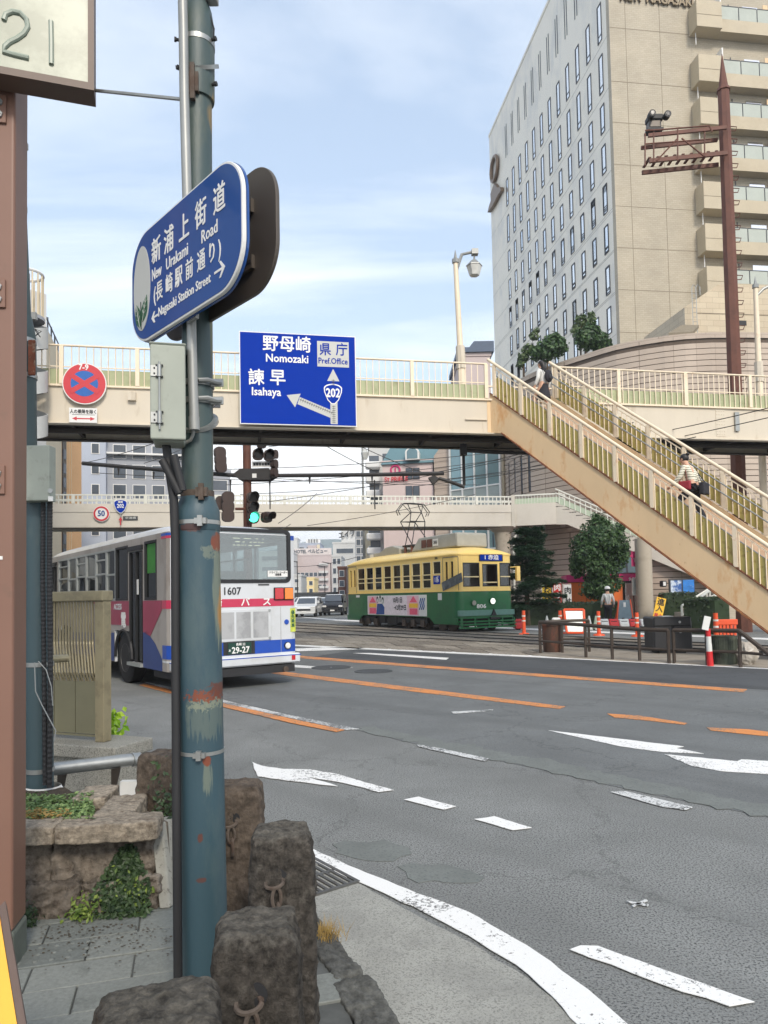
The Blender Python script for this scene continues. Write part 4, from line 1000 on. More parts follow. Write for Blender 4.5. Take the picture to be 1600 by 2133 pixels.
# tuft of dry grass on the kerb
mb = MB(); c = gz(678, 1948, SWZ)
for k in range(220):
    b = c+Vector((rn.gauss(0, .028), rn.gauss(0, .03), -.02)); t_ = b+Vector((rn.gauss(0, .03), rn.gauss(0, .03), .05+.03*rn.random())); w = Vector((.0016, .001, 0))
    mb.quad(b-w, b+w, t_)
tag(mb.build('grass_tuft', dryc), 'tuft of dry yellow grass on the kerb behind the dark bollards', 'grass tuft')

# parapet of the bridge over the river
m_bronze = pm('bronze_rail', S(150, 140, 112), rough=.42, metal=.35, var=.06, scale=4, stain=S(110, 100, 80), samt=.4, sscale=10)
m_bronze_d = pm('bronze_panel', S(128, 124, 100), rough=.45, metal=.35, var=.05)
YR = 5.25
pr = thing('bridge_parapet', 'bronze metal bridge railing on a granite base beside the bus', 'railing', tuple(at(200, 1640, YR)))
xr0 = at(222, 1400, YR); pd = Vector((-.93, .37, 0)).normalized()
M = frame((xr0.x, xr0.y, 0), -pd)      # x points right, we build to the left (negative x)
zA, zB_, zC_, zD_ = at(220, 1545, YR).z, at(220, 1420, YR).z, at(220, 1252, YR).z, at(220, 1230, YR).z
MB(M).box(-.082, 0, -.03, .05, zA, zC_).build('end_post', m_bronze, pr, bevel=.004)
MB(M).box(-1.6, .006, -.045, .065, zC_+.001, zD_).build('top_rail', m_bronze, pr, bevel=.008, seg=2)
MB(M).box(-1.6, -.082, -.012, .012, zA+.03, zA+.045).build('bottom_rail', m_bronze_d, pr)
for k in range(6): MB(M).box(-.082-.205*(k+1)+.006, -.082-.205*k, -.01, .008, zA+.05, zB_).build('lower_panel', m_bronze_d, pr)
m1 = .52
for k in range(34):
    x = -.10-.0285*k; zz = zB_+(zC_-zB_)*.46
    mb = MB(M); mb.tube([(x, 0, zC_), (x, 0, zz+.02), (x+.004, -.004, zz), (x+.042, -.02, zB_+.06), (x+.05, 0, zB_-.0)], [.0085, .0085, .009, .0085, .007], 6); mb.build('slat', m_bronze, pr)
    if k % 2 == 0:
        mb = MB(M); mb.tube([(x, .016, zz+.03), (x-.03, .022, zB_+.08), (x-.045, .016, zB_)], .007, 6); mb.build('slat', m_bronze, pr)
MB(M).box(-1.6, -.082, .0, .02, zB_+.03, zB_+.042).build('lower_rail', m_bronze_d, pr)
zG0 = at(240, 1572, YR).z
ge = at(268, 1555, YR-.1)-M.translation; gx = ge.dot(M.col[0].to_3d())
MB(M).box(-1.7, gx, -.16, .24, zG0, zA-.001).build('granite_cap', m_granite, pr, bevel=.01, seg=2)
MB(M).box(-1.68, gx-.03, -.11, .2, -.02, zG0-.001).build('granite_base', m_granite, pr, bevel=.004)
KB = thing('pipe_stub', 'short beige pipe end beside the bronze railing', 'pipe', tuple(at(112, 1372, 4.5)))
mb = MB(); mb.cyl(at(100, 1373, 4.4), at(140, 1371, 4.5), .024, .024, 14); mb.build('pipe', m_bronze, KB, smooth=True)
GP = thing('pipe_rail', 'grey steel pipe rail on brackets in front of the granite base', 'rail', tuple(at(230, 1620, 4.6)))
mb = MB(); mb.tube([at(90, 1604, 4.45), at(270, 1583, 4.72), at(288, 1580, 4.75), at(297, 1590, 4.76), at(300, 1612, 4.76)], .041, 16); mb.build('pipe', m_galv, GP, smooth=True)
mb = MB(); mb.tube([at(275, 1583, 4.72), at(279, 1582, 4.73)], .045, 16); mb.build('sleeve', m_galv, GP, smooth=True)
for px_ in (232, 120):
    q = at(px_, 1592 if px_ > 200 else 1604, 4.66); mb = MB(); mb.prism([(q.x, q.y-.005, q.z-.03), (q.x+.06, q.y-.005, q.z-.02), (q.x+.03, q.y-.005, q.z-.16), (q.x-.0, q.y-.005, q.z-.17)], (0, .012, 0)); mb.build('bracket', m_steel, GP)
MB().box(-1.75, -1.62, 4.75, 4.8, .0, .32).build('pipe_guard', m_whitep, GP)
# green weeds by the railing end and distant verge plants
c = at(235, 1520, 5.6)
def f_v(r): return (c+Vector((r.gauss(0, .04), r.gauss(0, .06), r.uniform(-.18, .14)-.0)), (.3, -1, .3))
ivy('bright green leafy weed hanging by the end of the bronze railing', f_v, 120, .03, leafmat('bright_leaf', S(110, 160, 30), S(170, 200, 60), 8), 9, 'weed')
# ------------------------------------------------------------------ footbridge with stairs
JB = Vector((3.07, 20.0, 0)); bd = Vector((.982, .19, 0)).normalized(); bn = Vector((-bd.y, bd.x, 0))   # along, away from camera
ZS, ZD, ZR = 5.98, 6.90, 7.96       # girder bottom, deck, rail top
BM = frame(JB, bd)                  # x along the bridge, y away from the camera
FB = thing('footbridge', 'nearer cream steel footbridge over the road with a long stair down to the right', 'footbridge', tuple(JB), world=True)
SL, SR, BW = -19.0, 13.0, 2.05
def crown(x): return 0
for a, b in ((SL, -.02), (-.018, 1.88), (1.882, SR)):
    MB(BM).box(a, b, 0, .05, ZS, ZD).build('girder', m_cream, FB)
MB(BM).box(SL, SR, BW-.05, BW, ZS, ZD).build('rear_girder', m_cream, FB)
MB(BM).box(SL, SR, -.09, .12, ZS-.03, ZS-.001).build('bottom_flange', m_cream, FB)
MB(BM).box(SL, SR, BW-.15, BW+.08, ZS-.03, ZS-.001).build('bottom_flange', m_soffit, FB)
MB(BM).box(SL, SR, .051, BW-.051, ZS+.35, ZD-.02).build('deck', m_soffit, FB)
MB(BM).box(SL, SR, -.06, .05, ZD+.001, ZD+.05).build('kerb_ledge', m_rail_cream, FB)
for k in range(14):
    x = SL+2.4*k+.6
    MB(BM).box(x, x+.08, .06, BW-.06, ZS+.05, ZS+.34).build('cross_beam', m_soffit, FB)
    if k < 13: MB(BM @ Matrix.Translation((x+.1, .3, ZS+.12)) @ Matrix.Rotation(rad(32), 4, 'Z')).box(0, 2.5, 0, .06, 0, .06).build('wind_brace', m_soffit, FB)
mb = MB(BM); mb.cyl((SL, .9, ZS+.02), (SR, .9, ZS+.02), .09, n=10); mb.build('service_pipe', m_soffit, FB, smooth=True)
# railing on the camera side (open at the stair) and on the far side
def railing(x0, x1, y, posts, mats, stp=.175, panel=True, zd=ZD, zr=ZR, nmb='baluster'):
    mr, mp_ = mats
    MB(BM).box(x0, x1, y-.03, y+.03, zr-.045, zr).build('handrail', mr, FB, bevel=.01)
    MB(BM).box(x0, x1, y-.012, y+.012, zd+.485, zd+.51).build('mid_rail', mr, FB)
    if panel: MB(BM).box(x0, x1, y+.035, y+.045, zd+.052, zd+.45).build('green_panel', mp_, FB)
    for x in posts: MB(BM).box(x-.05, x+.05, y-.045, y+.03, zd+.051, zr-.046).build('post', mr, FB)
    n = int((x1-x0)/stp); pr_ = None; ms = []
    for k in range(n+1):
        x = x0+stp*(k+.5)
        if x > x1-.03 or any(abs(x-p) < .07 for p in posts): continue
        M = Matrix.Translation((JB+bd*x+bn*y)+Vector((0, 0, zd+.051)))
        if pr_ is None:
            mb = MB(); mb.box(-.011, .011, -.011, .011, 0, zr-zd-.098); pr_ = link(nmb, bpy.data.meshes.new('baluster'), FB)
            pr_.data.from_pydata([tuple(v) for v in mb.v], [], mb.f); pr_.data.materials.append(mr); m0 = M; pr_.matrix_local = WINV[FB.name] @ M
        else: rep(pr_, [WINV[FB.name] @ M])
def sx_of(px_):       # distance along the bridge front for an image column
    k = (px_-800)/1500; return (k*JB.y-JB.x)/(bd.x-k*bd.y)
railing(SL, -.08, -.03, [sx_of(v) for v in (-160, 128, 288, 440, 590, 730, 866)]+[-.12], (m_rail_cream, m_green_panel))
railing(1.86, SR, -.03, [1.9]+[sx_of(v) for v in (1300, 1440, 1576, 1720)], (m_rail_cream, m_green_panel))
# far railing: rails and posts, pale clear panels as seen through the near bars
MB(BM).box(SL, SR, BW-.03, BW+.03, ZR-.045, ZR).build('rear_handrail', m_rail_cream, FB)
MB(BM).box(SL, SR, BW-.02, BW-.005, ZD+.02, ZD+.47).build('rear_panel', m_green_panel, FB)
for k in range(16): MB(BM).box(SL+2*k, SL+2*k+.08, BW-.03, BW+.03, ZD, ZR-.046).build('rear_post', m_rail_cream, FB)
# stiffener, bracket, rivet plate
MB(BM).box(-.10, -.0, -.012, -.001, ZS+.03, ZD-.005).build('splice_plate', m_creamrust, FB)
MB(BM).box(-.75, -.12, -.05, -.001, ZS+.36, ZS+.39).build('ledge', m_cream, FB)
xr = sx_of(1513)
o = MB(BM).box(xr-.16, xr+.16, -.010, -.001, ZS+.08, ZD-.02).build('rivet_plate', m_cream, FB)
for i in range(4):
    for j in range(8):
        mb = MB(BM); x = xr-.12+.08*i; z = ZS+.14+.10*j
        mb.cyl((x, -.010, z), (x, -.022, z), .016, .010, 6, True); mb.build('rivet', m_cream, o)
MB(BM).box(xr+.46, xr+.60, -.06, -.001, ZS+.25, ZD-.1).build('insulator_bracket', m_galv, FB)
MB(BM).box(sx_of(268), sx_of(285), -.12, -.001, ZD-.32, ZD-.10).build('sign_bracket', m_cream, FB)
MB(BM).box(sx_of(445), sx_of(462), -.02, -.001, ZD-.42, ZD-.25).build('name_plate', m_dark, FB)
# columns under the bridge, out at the sides
for x in (SR-1.5, SL+2.0):
    mb = MB(BM); mb.cyl((x, BW/2, 0), (x, BW/2, ZS-.03), .35, n=20); mb.build('column', m_cream, FB, smooth=True)

# stair: comes down along (.67,-.74) from the opening
td = Vector((.67, -.74, 0)).normalized(); SLOPE = .795/math.hypot(.67, .74)
wv = bd*1.85
def stp_(t, w=0.0, z=0.0):   # t along the stair, w 0..1 across, z above the stringer's top line
    return JB+td*t+wv*w+Vector((0, 0, 7.10-SLOPE*t+z))
ST = FB
TL = 8.0
dep = .86
zv = Vector((0, 0, 1)); nrm_s = td.cross(zv); nrm_s = nrm_s if nrm_s.y < 0 else -nrm_s    # towards the camera side
def sbar(mb, t0, t1, w, z0, z1, off0, off1):
    o0, o1 = nrm_s*off0, nrm_s*off1
    return mb.prism([stp_(t0, w, z0)+o0, stp_(t1, w, z0)+o0, stp_(t1, w, z1)+o0, stp_(t0, w, z1)+o0], o1-o0)
def stringer(w, off, mat, name):
    t_end = (7.10-.0)/SLOPE
    mb = MB(); n1 = stp_(-.02, w, 0); 
    tb = (7.10-dep)/SLOPE
    pts = [stp_(-.02, w, 0), stp_(t_end-.05, w, 0), Vector((*(JB+td*tb+wv*w).to_2d(), 0.02)), stp_(.42, w, -dep+.0), Vector((*(JB+td*(-.02)+wv*w).to_2d(), ZS+.02))]
    mb.prism([p+nrm_s*off for p in pts], -nrm_s*.04)
    return mb.build(name, mat, FB)
stringer(0, .0, m_creamrust, 'stair_stringer'); stringer(1, .04, m_creamrust, 'stair_stringer')
m_edge_rust = pm('rust_edge', S(112, 66, 44), rough=.7, var=.2, scale=12, stain=S(180, 130, 80), sscale=6, samt=.5)
mb = MB(); sbar(mb, .40, 7.9, 0, -dep-.03, -dep+.005, .07, -.12); mb.build('stringer_flange', m_edge_rust, FB)
mb = MB(); sbar(mb, .40, 7.9, 1, -dep-.03, -dep+.005, .10, -.1); mb.build('stringer_flange', m_edge_rust, FB)
mb = MB(); sbar(mb, .0, 8.6, 0, .001, .03, .03, -.06); mb.build('stringer_cap', m_edge_rust, FB)
m_tread = pm('stair_tread', S(186, 160, 136), rough=.85, var=.15, scale=8)
NT_ = 40
for k in range(NT_):
    t0 = .10+k*(8.5/NT_); z = 7.10-SLOPE*t0-.30
    a = JB+td*t0; b = JB+td*(t0+8.5/NT_+.03)
    mb = MB(); mb.prism([(q.x, q.y, z-.05) for q in (a-nrm_s*.05, b-nrm_s*.05, b+wv-nrm_s*-.0, a+wv-nrm_s*-.0)], (0, 0, .05)); mb.build('stair_tread', m_tread, FB)
    if z > .1:
        mb = MB(); mb.prism([(q.x, q.y, z-SLOPE*8.5/NT_) for q in (b-nrm_s*.05, b+wv, b+wv-td*.012, b-nrm_s*.05-td*.012)], (0, 0, SLOPE*8.5/NT_-.051)); mb.build('stair_riser', m_tread, FB)
# stair railings
for w, nm in ((0, 'near'), (1, 'far')):
    mb = MB(); mb.tube([stp_(-.05, w, .95), stp_(8.6, w, .95-.0)], .042, 10); mb.build('stair_handrail', m_rail_cream, FB, smooth=True)
    mb = MB(); sbar(mb, 0, 8.6, w, .80, .83, .012, -.012); mb.build('stair_upper_rail', m_rail_cream, FB)
    t = .16; proto = None
    while t < 8.4:
        mb = MB(); q = stp_(t, w, .03); tp = stp_(t, w, .93)
        mb.prism([q-td*.045+nrm_s*.03, q+td*.045+nrm_s*.03, q+td*.045-nrm_s*.03, q-td*.045-nrm_s*.03], (0, 0, .88)); mb.build('stair_post', m_rail_cream, FB)
        t += .905
    # bars
    nbar = 0
    for k in range(int(8.3/.13)):
        tt = .2+.13*k
        if min(abs(tt-(.16+.905*j)) for j in range(10)) < .06: continue
        q = stp_(tt, w, .03)
        if proto is None:
            mb = MB(); mb.box(-.010, .010, -.010, .010, 0, .77); me = bpy.data.meshes.new('stair_baluster'); me.from_pydata([tuple(v) for v in mb.v], [], mb.f); me.materials.append(m_rail_cream)
            proto = link('stair_baluster', me, FB); proto.matrix_local = WINV[FB.name] @ Matrix.Translation(q)
        else: rep(proto, [WINV[FB.name] @ Matrix.Translation(q)])
    # panels between the posts, with rounded outline corners
    for j in range(9):
        ta, tb_ = .22+.905*j, .22+.905*(j+1)-.12
        zt_ = .62 if w == 0 else .66
        mb = MB(); o0 = nrm_s*(-.02)
        pts = [stp_(ta, w, .04), stp_(tb_, w, .04), stp_(tb_, w, zt_-.06), stp_(tb_-.05, w, zt_), stp_(ta+.05, w, zt_), stp_(ta, w, zt_-.06)]
        mb.prism([p+o0 for p in pts], nrm_s*-.008); mb.build('stair_panel', m_olive, FB)
    for zz, off in ((.62, -.16), (.40, -.16)) if w == 1 else ((.60, -.16),):
        so_ = nrm_s*(.16 if w == 1 else -.16)
        mb = MB(); mb.tube([stp_(.05, w, zz)+so_, stp_(8.4, w, zz)+so_], .018, 8); mb.build('inner_handrail', m_galv, FB, smooth=True)
        for j in range(9):
            q = stp_(.4+.905*j, w, zz); mb = MB(); mb.tube([q+so_, q+so_*.6+Vector((0, 0, -.06)), q+Vector((0, 0, -.06))], .010, 6); mb.build('handrail_bracket', m_galv, FB)
# drip holes of the far panel
for j in range(30):
    q = stp_(.35+.26*j, 1, .58)+nrm_s*-.015
    mb = MB(); mb.cyl(q+nrm_s*.0, q+nrm_s*.006, .016, n=8); mb.build('bolt_head', m_edge_rust, FB)

# ------------------------------------------------------------------ signs on the bridge
def on_bridge(px_, py_, off):     # pixel on a plane off metres in front of the girder
    d = CF + CR*((px_-800)/FPX) + CU*((YPP-py_)/FPX)
    p0 = JB-bn*off; return CC + d*((p0-CC).dot(bn)/d.dot(bn))
q0 = on_bridge(499, 790, .22); q1 = on_bridge(742, 790, .22)
GW = (q1-q0).length; GH = 2.46; cS = (q0+q1)/2; cS.z = (on_bridge(620, 694, .22).z+on_bridge(620, 887, .22).z)/2
GH = on_bridge(500, 691, .22).z-on_bridge(500, 885, .22).z
GS = thing('guide_sign', 'large blue road guide sign with white place names hung on the footbridge', 'road sign', tuple(cS))
M = frame(cS, bd)
MB(M).box(-GW/2, GW/2, 0, .05, -GH/2, GH/2).build('panel', m_signwhite, GS)
m_blue2 = pm('guide_blue', S(0, 50, 158), spec=.12, rough=.7, var=.02)
MB(M).box(-GW/2+.025, GW/2-.025, -.004, -.0005, -GH/2+.025, GH/2-.025).build('face', m_blue2, GS)
for k in (-.36, .36): MB(M).box(GW*k-.06, GW*k+.06, .0505, .19, -GH/2+.1, GH/2-.3).build('mounting_post', m_galv, GS)
U = lambda px_: (px_-620.5)/243*GW
V = lambda py_: (789-py_)/193*GH
gl = lambda s, px_, py_, hpx, sx=1.0, bold=.010, mat=None: text(s, hpx/193*GH*1.18, mat or m_letter, GS, M @ Matrix.Translation((U(px_), -.009, V(py_))), 'lettering', bold, .002, sx)
gl('野母崎', 597, 718, 30, .95, .008); gl('Nomozaki', 597, 747, 20, .90, .006)
gl('諫', 533, 790, 30, .95, .008); gl('早', 577, 789, 30, .95, .008); gl('Isahaya', 553, 818, 20, .90, .006)
MB(M).box(U(660), U(727), -.008, -.0045, V(760), V(706)).build('white_plate', m_signgrey, GS)
def gl2(s, px_, py_, hpx, sx=1.0, bold=.010): return text(s, hpx/193*GH*1.18, m_blue2, GS, M @ Matrix.Translation((U(px_), -.0115, V(py_))), 'lettering', bold, .0015, sx)
gl2('県', 677, 725, 24, .9, .005); gl2('庁', 712, 724, 24, .9, .005); gl2('Pref.Office', 693, 748, 15, .82, .003)
mb = MB(M); plate(mb, [(U(686), V(881)), (U(701), V(881)), (U(701), V(800)), (U(686), V(800))], -.008, -.0045)
plate(mb, [(U(680), V(790)), (U(706), V(790)), (U(693), V(764))], -.008, -.0045)
plate(mb, [(U(685.8), V(868)), (U(685.8), V(851)), (U(622), V(826)), (U(617), V(841))], -.0082, -.0047)
plate(mb, [(U(595), V(823)), (U(624), V(819)), (U(612), V(848))], -.0084, -.0049); mb.build('route_arrow', m_signgrey, GS)
m_track_ink = m_ink
mb = MB(M)
for a, b, n in (((693, 879), (693, 842), 9), ((691, 858), (622, 831), 15), ((693, 800), (693, 786), 3)):
    A_, B_ = Vector((U(a[0]), -.0095, V(a[1]))), Vector((U(b[0]), -.0095, V(b[1]))); d = (B_-A_).normalized(); pz = Vector((-d.z, 0, d.x))
    mb.tube([A_, B_], .006, 4)
    for k in range(n): c = A_.lerp(B_, (k+.5)/n); mb.tube([c-pz*.045, c+pz*.045], .006, 4)
mb.build('tram_line_mark', m_ink, GS)
def shield(cx_, cz_, w, h):
    pts = []
    for i in range(25):
        t = i/24; a = math.pi*t
        pts.append((cx_+w*math.cos(a)*(1 if True else 0), cz_+h*.28+h*.22*math.sin(a)))
    pts += [(cx_-w*.96, cz_+h*.1), (cx_-w*.62, cz_-h*.28), (cx_-w*.18, cz_-h*.48), (cx_+w*.18, cz_-h*.48), (cx_+w*.62, cz_-h*.28), (cx_+w*.96, cz_+h*.1)]
    return pts
plate(MB(M), shield(U(692), V(818), .245, .56), -.0115, -.0085).build('route_shield', m_letter, GS)
plate(MB(M), shield(U(692), V(818), .215, .50), -.0135, -.0116).build('route_shield', m_blue2, GS)
text('202', .33, m_letter, GS, M @ Matrix.Translation((U(692), -.0165, V(816))), 'lettering', .010, .001, .78)
# no stopping sign
cN = on_bridge(176, 799, .14); NPK = thing('no_stopping_sign', 'round red and blue no stopping sign marked 7-9 on the footbridge girder', 'road sign', tuple(cN))
M = frame(cN, bd); R_ = .525
m_nb = pm('no_stop_blue', S(20, 92, 170), rough=.4)
def disc(mb, r, y0, y1, n=40): return plate(mb, ellipse(0, 0, r, r, n), y0, y1)
disc(MB(M), R_, 0, .03).build('disc', m_signwhite, NPK)
disc(MB(M), R_*.955, -.004, -.0005).build('red_ring', m_red, NPK)
disc(MB(M), R_*.62, -.008, -.0045).build('blue_field', m_nb, NPK)
for a in (33, 147): MB(M @ Matrix.Rotation(rad(a), 4, 'Y')).box(-R_*.75, R_*.75, -.0115 if a == 33 else -.012, -.0085, -.062, .062).build('red_bar', m_red, NPK)
text('7-9', .20, m_letter, NPK, M @ Matrix.Translation((-.02, -.007, R_*.78)), 'lettering', .006, .001, .9)
c2 = on_bridge(174, 865, .14); MB(frame(c2, bd)).box(-.34, .32, 0, .02, -.185, .185).build('supplement_plate', m_signwhite, NPK)
M = frame(c2, bd)
text('人の乗降を除く', .115, m_ink, NPK, M @ Matrix.Translation((0, -.004, .085)), 'lettering', .003, .001, .8)
mb = MB(M); mb.box(-.27, .27, -.003, -.0005, .008, .018); mb.build('rule', m_ink, NPK)
mb = MB(M); plate(mb, [(-.17, -.10), (-.17, -.07), (.17, -.07), (.17, -.10)], -.003, -.0005); plate(mb, [(-.27, -.085), (-.16, -.035), (-.16, -.135)], -.0035, -.0005); plate(mb, [(.27, -.085), (.16, -.135), (.16, -.035)], -.0035, -.0005); mb.build('red_arrow', m_red, NPK)
for zz in (-.4, .3): MB(frame(cN, bd)).box(-.05, .05, .031, .139, zz-.03, zz+.03).build('bracket', m_galv, NPK)

# ------------------------------------------------------------------ far footbridge
YF = 40.0
fz = lambda py_: at(700, py_, YF).z
fd = Vector((.985, .17, 0)).normalized(); fn = Vector((-fd.y, fd.x, 0)); JF = at(1068, 1060, 41.0); JF.z = 0
FM = frame(JF, fd)
FF = thing('footbridge', 'far cream footbridge behind the tram, with a stair going down to the right', 'footbridge', tuple(JF), group=None)
z0, z1, z2 = at(1000, 1097, 40.8).z, at(1000, 1052, 40.8).z, at(1000, 1034, 40.8).z
m_cream2 = pm('cream_far', S(204, 198, 186), rough=.55, var=.03, scale=1, stain=S(184, 176, 160), samt=.3, sscale=.7)
m_white2 = pm('white_rail_far', S(216, 216, 206), rough=.5, var=.03)
MB(FM).box(-32, -.05, 0, .08, z0, z1-.45).build('girder', m_cream2, FF)
MB(FM).box(-32, -.05, -.03, .08, z1-.44, z1).build('fascia', m_cream2, FF)
MB(FM).box(-32, -.05, -.05, .2, z0-.06, z0-.001).build('bottom_flange', m_soffit, FF)
MB(FM).box(-32, 5, .09, 2.3, z0+.3, z1-.1).build('deck', m_soffit, FF)
MB(FM).box(-32, 5, 2.3, 2.38, z0, z1).build('rear_girder', m_cream2, FF)
for zz, h in ((z2, .07), (z1+.24, .05)):
    MB(FM).box(-32, 0, -.03, .03, zz-h, zz).build('handrail', m_white2, FF); MB(FM).box(-32, 5, 2.3, 2.36, zz-h, zz).build('rear_handrail', m_white2, FF)
pr_ = None
def far_bar(x, y, w=.025):
    global pr_
    M = WINV[FF.name] @ FM @ Matrix.Translation((x, y, z1))
    if pr_ is None:
        mb = MB(); mb.box(-w, w, -.02, .02, 0, z2-z1-.07); me = bpy.data.meshes.new('baluster'); me.from_pydata([tuple(v) for v in mb.v], [], mb.f); me.materials.append(m_white2)
        pr_ = link('baluster', me, FF); pr_.matrix_local = M
    else: rep(pr_, [M])
for k in range(118): far_bar(-27.5+.235*k, 0)
for k in range(60): far_bar(-24+.44*k, 2.33)
for k in range(9): MB(FM).box(-31+3.6*k, -30.85+3.6*k, -.05, .05, z1, z2).build('post', m_white2, FF)
# the end span turns a little and the stair starts
e1 = at(1158, 1060, 40.4); e1.z = 0
ed = (e1-JF).normalized(); EM = frame(JF, ed); EL = (e1-JF).length
m_greenf = pm('green_panel_far', S(186, 200, 176), rough=.5, var=.05)
MB(EM).box(0, EL, -.02, .08, z0+.02, z1+.02).build('end_girder', m_cream2, FF)
MB(EM).box(-.06, .14, -.08, .02, z0-.05, z2+.05).build('end_post', m_cream2, FF)
MB(EM).box(0, EL, -.03, .03, z2-.02, z2+.06).build('end_handrail', m_white2, FF)
MB(EM).box(0, EL, .01, .03, z1+.03, z1+.33).build('end_panel', m_greenf, FF)
for k in range(14): MB(EM).box(.2+k*EL/14, .225+k*EL/14, -.02, .0, z1+.02, z2-.02).build('end_baluster', m_white2, FF)
fs0 = e1.copy(); fsd = Vector((.88, -.47, 0)).normalized()
sl2 = .52
def fst(t, w=0, z=0.0): return fs0+fsd*t+Vector((.35, .94, 0))*1.9*w+Vector((0, 0, z1-sl2*t+z))
for w in (0, 1):
    mb = MB(); mb.prism([fst(0, w, .02), fst(9.5, w, .02), fst(9.5, w, -.6), fst(.6, w, -.95), fst(0, w, z0-z1)], (.02, .05, 0)); mb.build('stair_stringer', m_cream2, FF)
    mb = MB(); mb.prism([fst(0, w, .06), fst(9.5, w, .06), fst(9.5, w, .38), fst(0, w, .38)], (.01, .02, 0)); mb.build('stair_panel', m_greenf, FF)
    for zz in (.78, .55):
        mb = MB(); mb.tube([fst(0, w, zz), fst(9.5, w, zz)], .04, 6); mb.build('stair_handrail', m_white2, FF)
    for k in range(32): q = fst(.2+.29*k, w, .02); mb = MB(); mb.box(q.x-.02, q.x+.02, q.y-.02, q.y+.02, q.z, q.z+.76); mb.build('stair_baluster', m_white2, FF)
for k in range(26):
    t = .37*k; a, b = fst(t), fst(t+.40); c, d = fst(t+.40, 1), fst(t, 1)
    mb = MB(); mb.prism([(p.x, p.y, z1-sl2*t-.25) for p in (a, b, c, d)], (0, 0, .05)); mb.build('stair_tread', m_soffit, FF)
m_conc = pm('concrete_column', S(176, 166, 150), rough=.8, var=.06, scale=2, stain=S(140, 130, 116), samt=.4, sscale=2)
for px_, r, Y in ((1052, .42, 41.6),):
    c = gz(px_, 1300); c = at(px_, 1290, Y); mb = MB(); mb.tube([(c.x, c.y, 0), (c.x, c.y, z0-1.0), (c.x, c.y, z0-.3), (c.x, c.y, z0)], [.42, .42, .5, .9], 20); mb.build('column', m_conc, FF, smooth=True)
    mb = MB(); mb.tube([(c.x+.55, c.y-.3, 0), (c.x+.55, c.y-.3, z0-1.2), (c.x+.62, c.y-.3, z0-.6), (c.x+1.1, c.y-.3, z0-.1)], .06, 8); mb.build('drain_pipe', m_white2, FF, smooth=True)
c = at(1345, 1290, 36); mb = MB(); mb.cyl((c.x, c.y, 0), (c.x, c.y, 4.1), .40, n=22); mb.build('column', m_conc, FF, smooth=True)
# signs on it: 50, route 202, small plates
def far_pt(px_, py_, off=.12):
    d = CF + CR*((px_-800)/FPX) + CU*((YPP-py_)/FPX); p0 = JF-fn*off; return CC + d*((p0-CC).dot(fn)/d.dot(fn))
c = far_pt(211, 1070); SP = thing('speed_limit_sign', 'round white speed limit sign with red ring reading 50', 'road sign', tuple(c)); M = frame(c, fd)
disc(MB(M), .41, 0, .03).build('disc', m_letter, SP)
mb = MB(M); n = 40; vs = [(r*math.cos(2*math.pi*i/n), y, r*math.sin(2*math.pi*i/n)) for y in (-.004, -.012) for r in (.295, .385) for i in range(n)]
fs = []
for i in range(n):
    j = (i+1) % n; fs += [(i, j, n+j, n+i), (2*n+i, 3*n+i, 3*n+j, 2*n+j), (i, 2*n+i, 2*n+j, j), (n+i, n+j, 3*n+j, 3*n+i)]
mb.add(vs, fs); mb.build('red_ring', m_red, SP)
text('50', .42, m_sblue, SP, M @ Matrix.Translation((0, -.012, 0)), 'lettering', .012, .003, .85)
MB(M).box(-.05, .05, .031, .11, -.3, .3).build('bracket', m_galv, SP)
c = far_pt(251, 1055); RS = thing('route_sign', 'blue route shield sign reading 202 over a small red arrow', 'road sign', tuple(c)); M = frame(c, fd)
plate(MB(M), shield(0, 0, .34, .74), 0, .03).build('shield', m_letter, RS); plate(MB(M), shield(0, .0, .305, .67), -.006, -.001).build('face', m_blue2, RS)
text('202', .28, m_letter, RS, M @ Matrix.Translation((0, -.012, .02)), 'lettering', .010, .003, .85)
text('国道', .12, m_letter, RS, M @ Matrix.Translation((0, -.012, .23)), 'lettering', .004, .003, 1)
mb = MB(M); plate(mb, [(-.028, -.98), (.028, -.98), (.028, -.70), (-.028, -.70)], 0, .02); plate(mb, [(-.10, -.72), (.10, -.72), (0, -.54)], -.002, .018); mb.build('red_arrow', m_red, RS)
MB(M).box(-.04, .04, .031, .11, -.9, .3).build('bracket', m_galv, RS)
c = far_pt(272, 1079, .06); PLT = thing('bridge_name_plate', 'small dark name plate on the far footbridge girder right of the route sign', 'plate', tuple(c)); M = frame(c, fd)
MB(M).box(-.38, .36, 0, .03, -.10, .10).build('plate', m_dark, PLT)
text('歩道橋', .13, m_signgrey, PLT, M @ Matrix.Translation((0, -.006, 0)), 'lettering', .002, .002, 1.4)
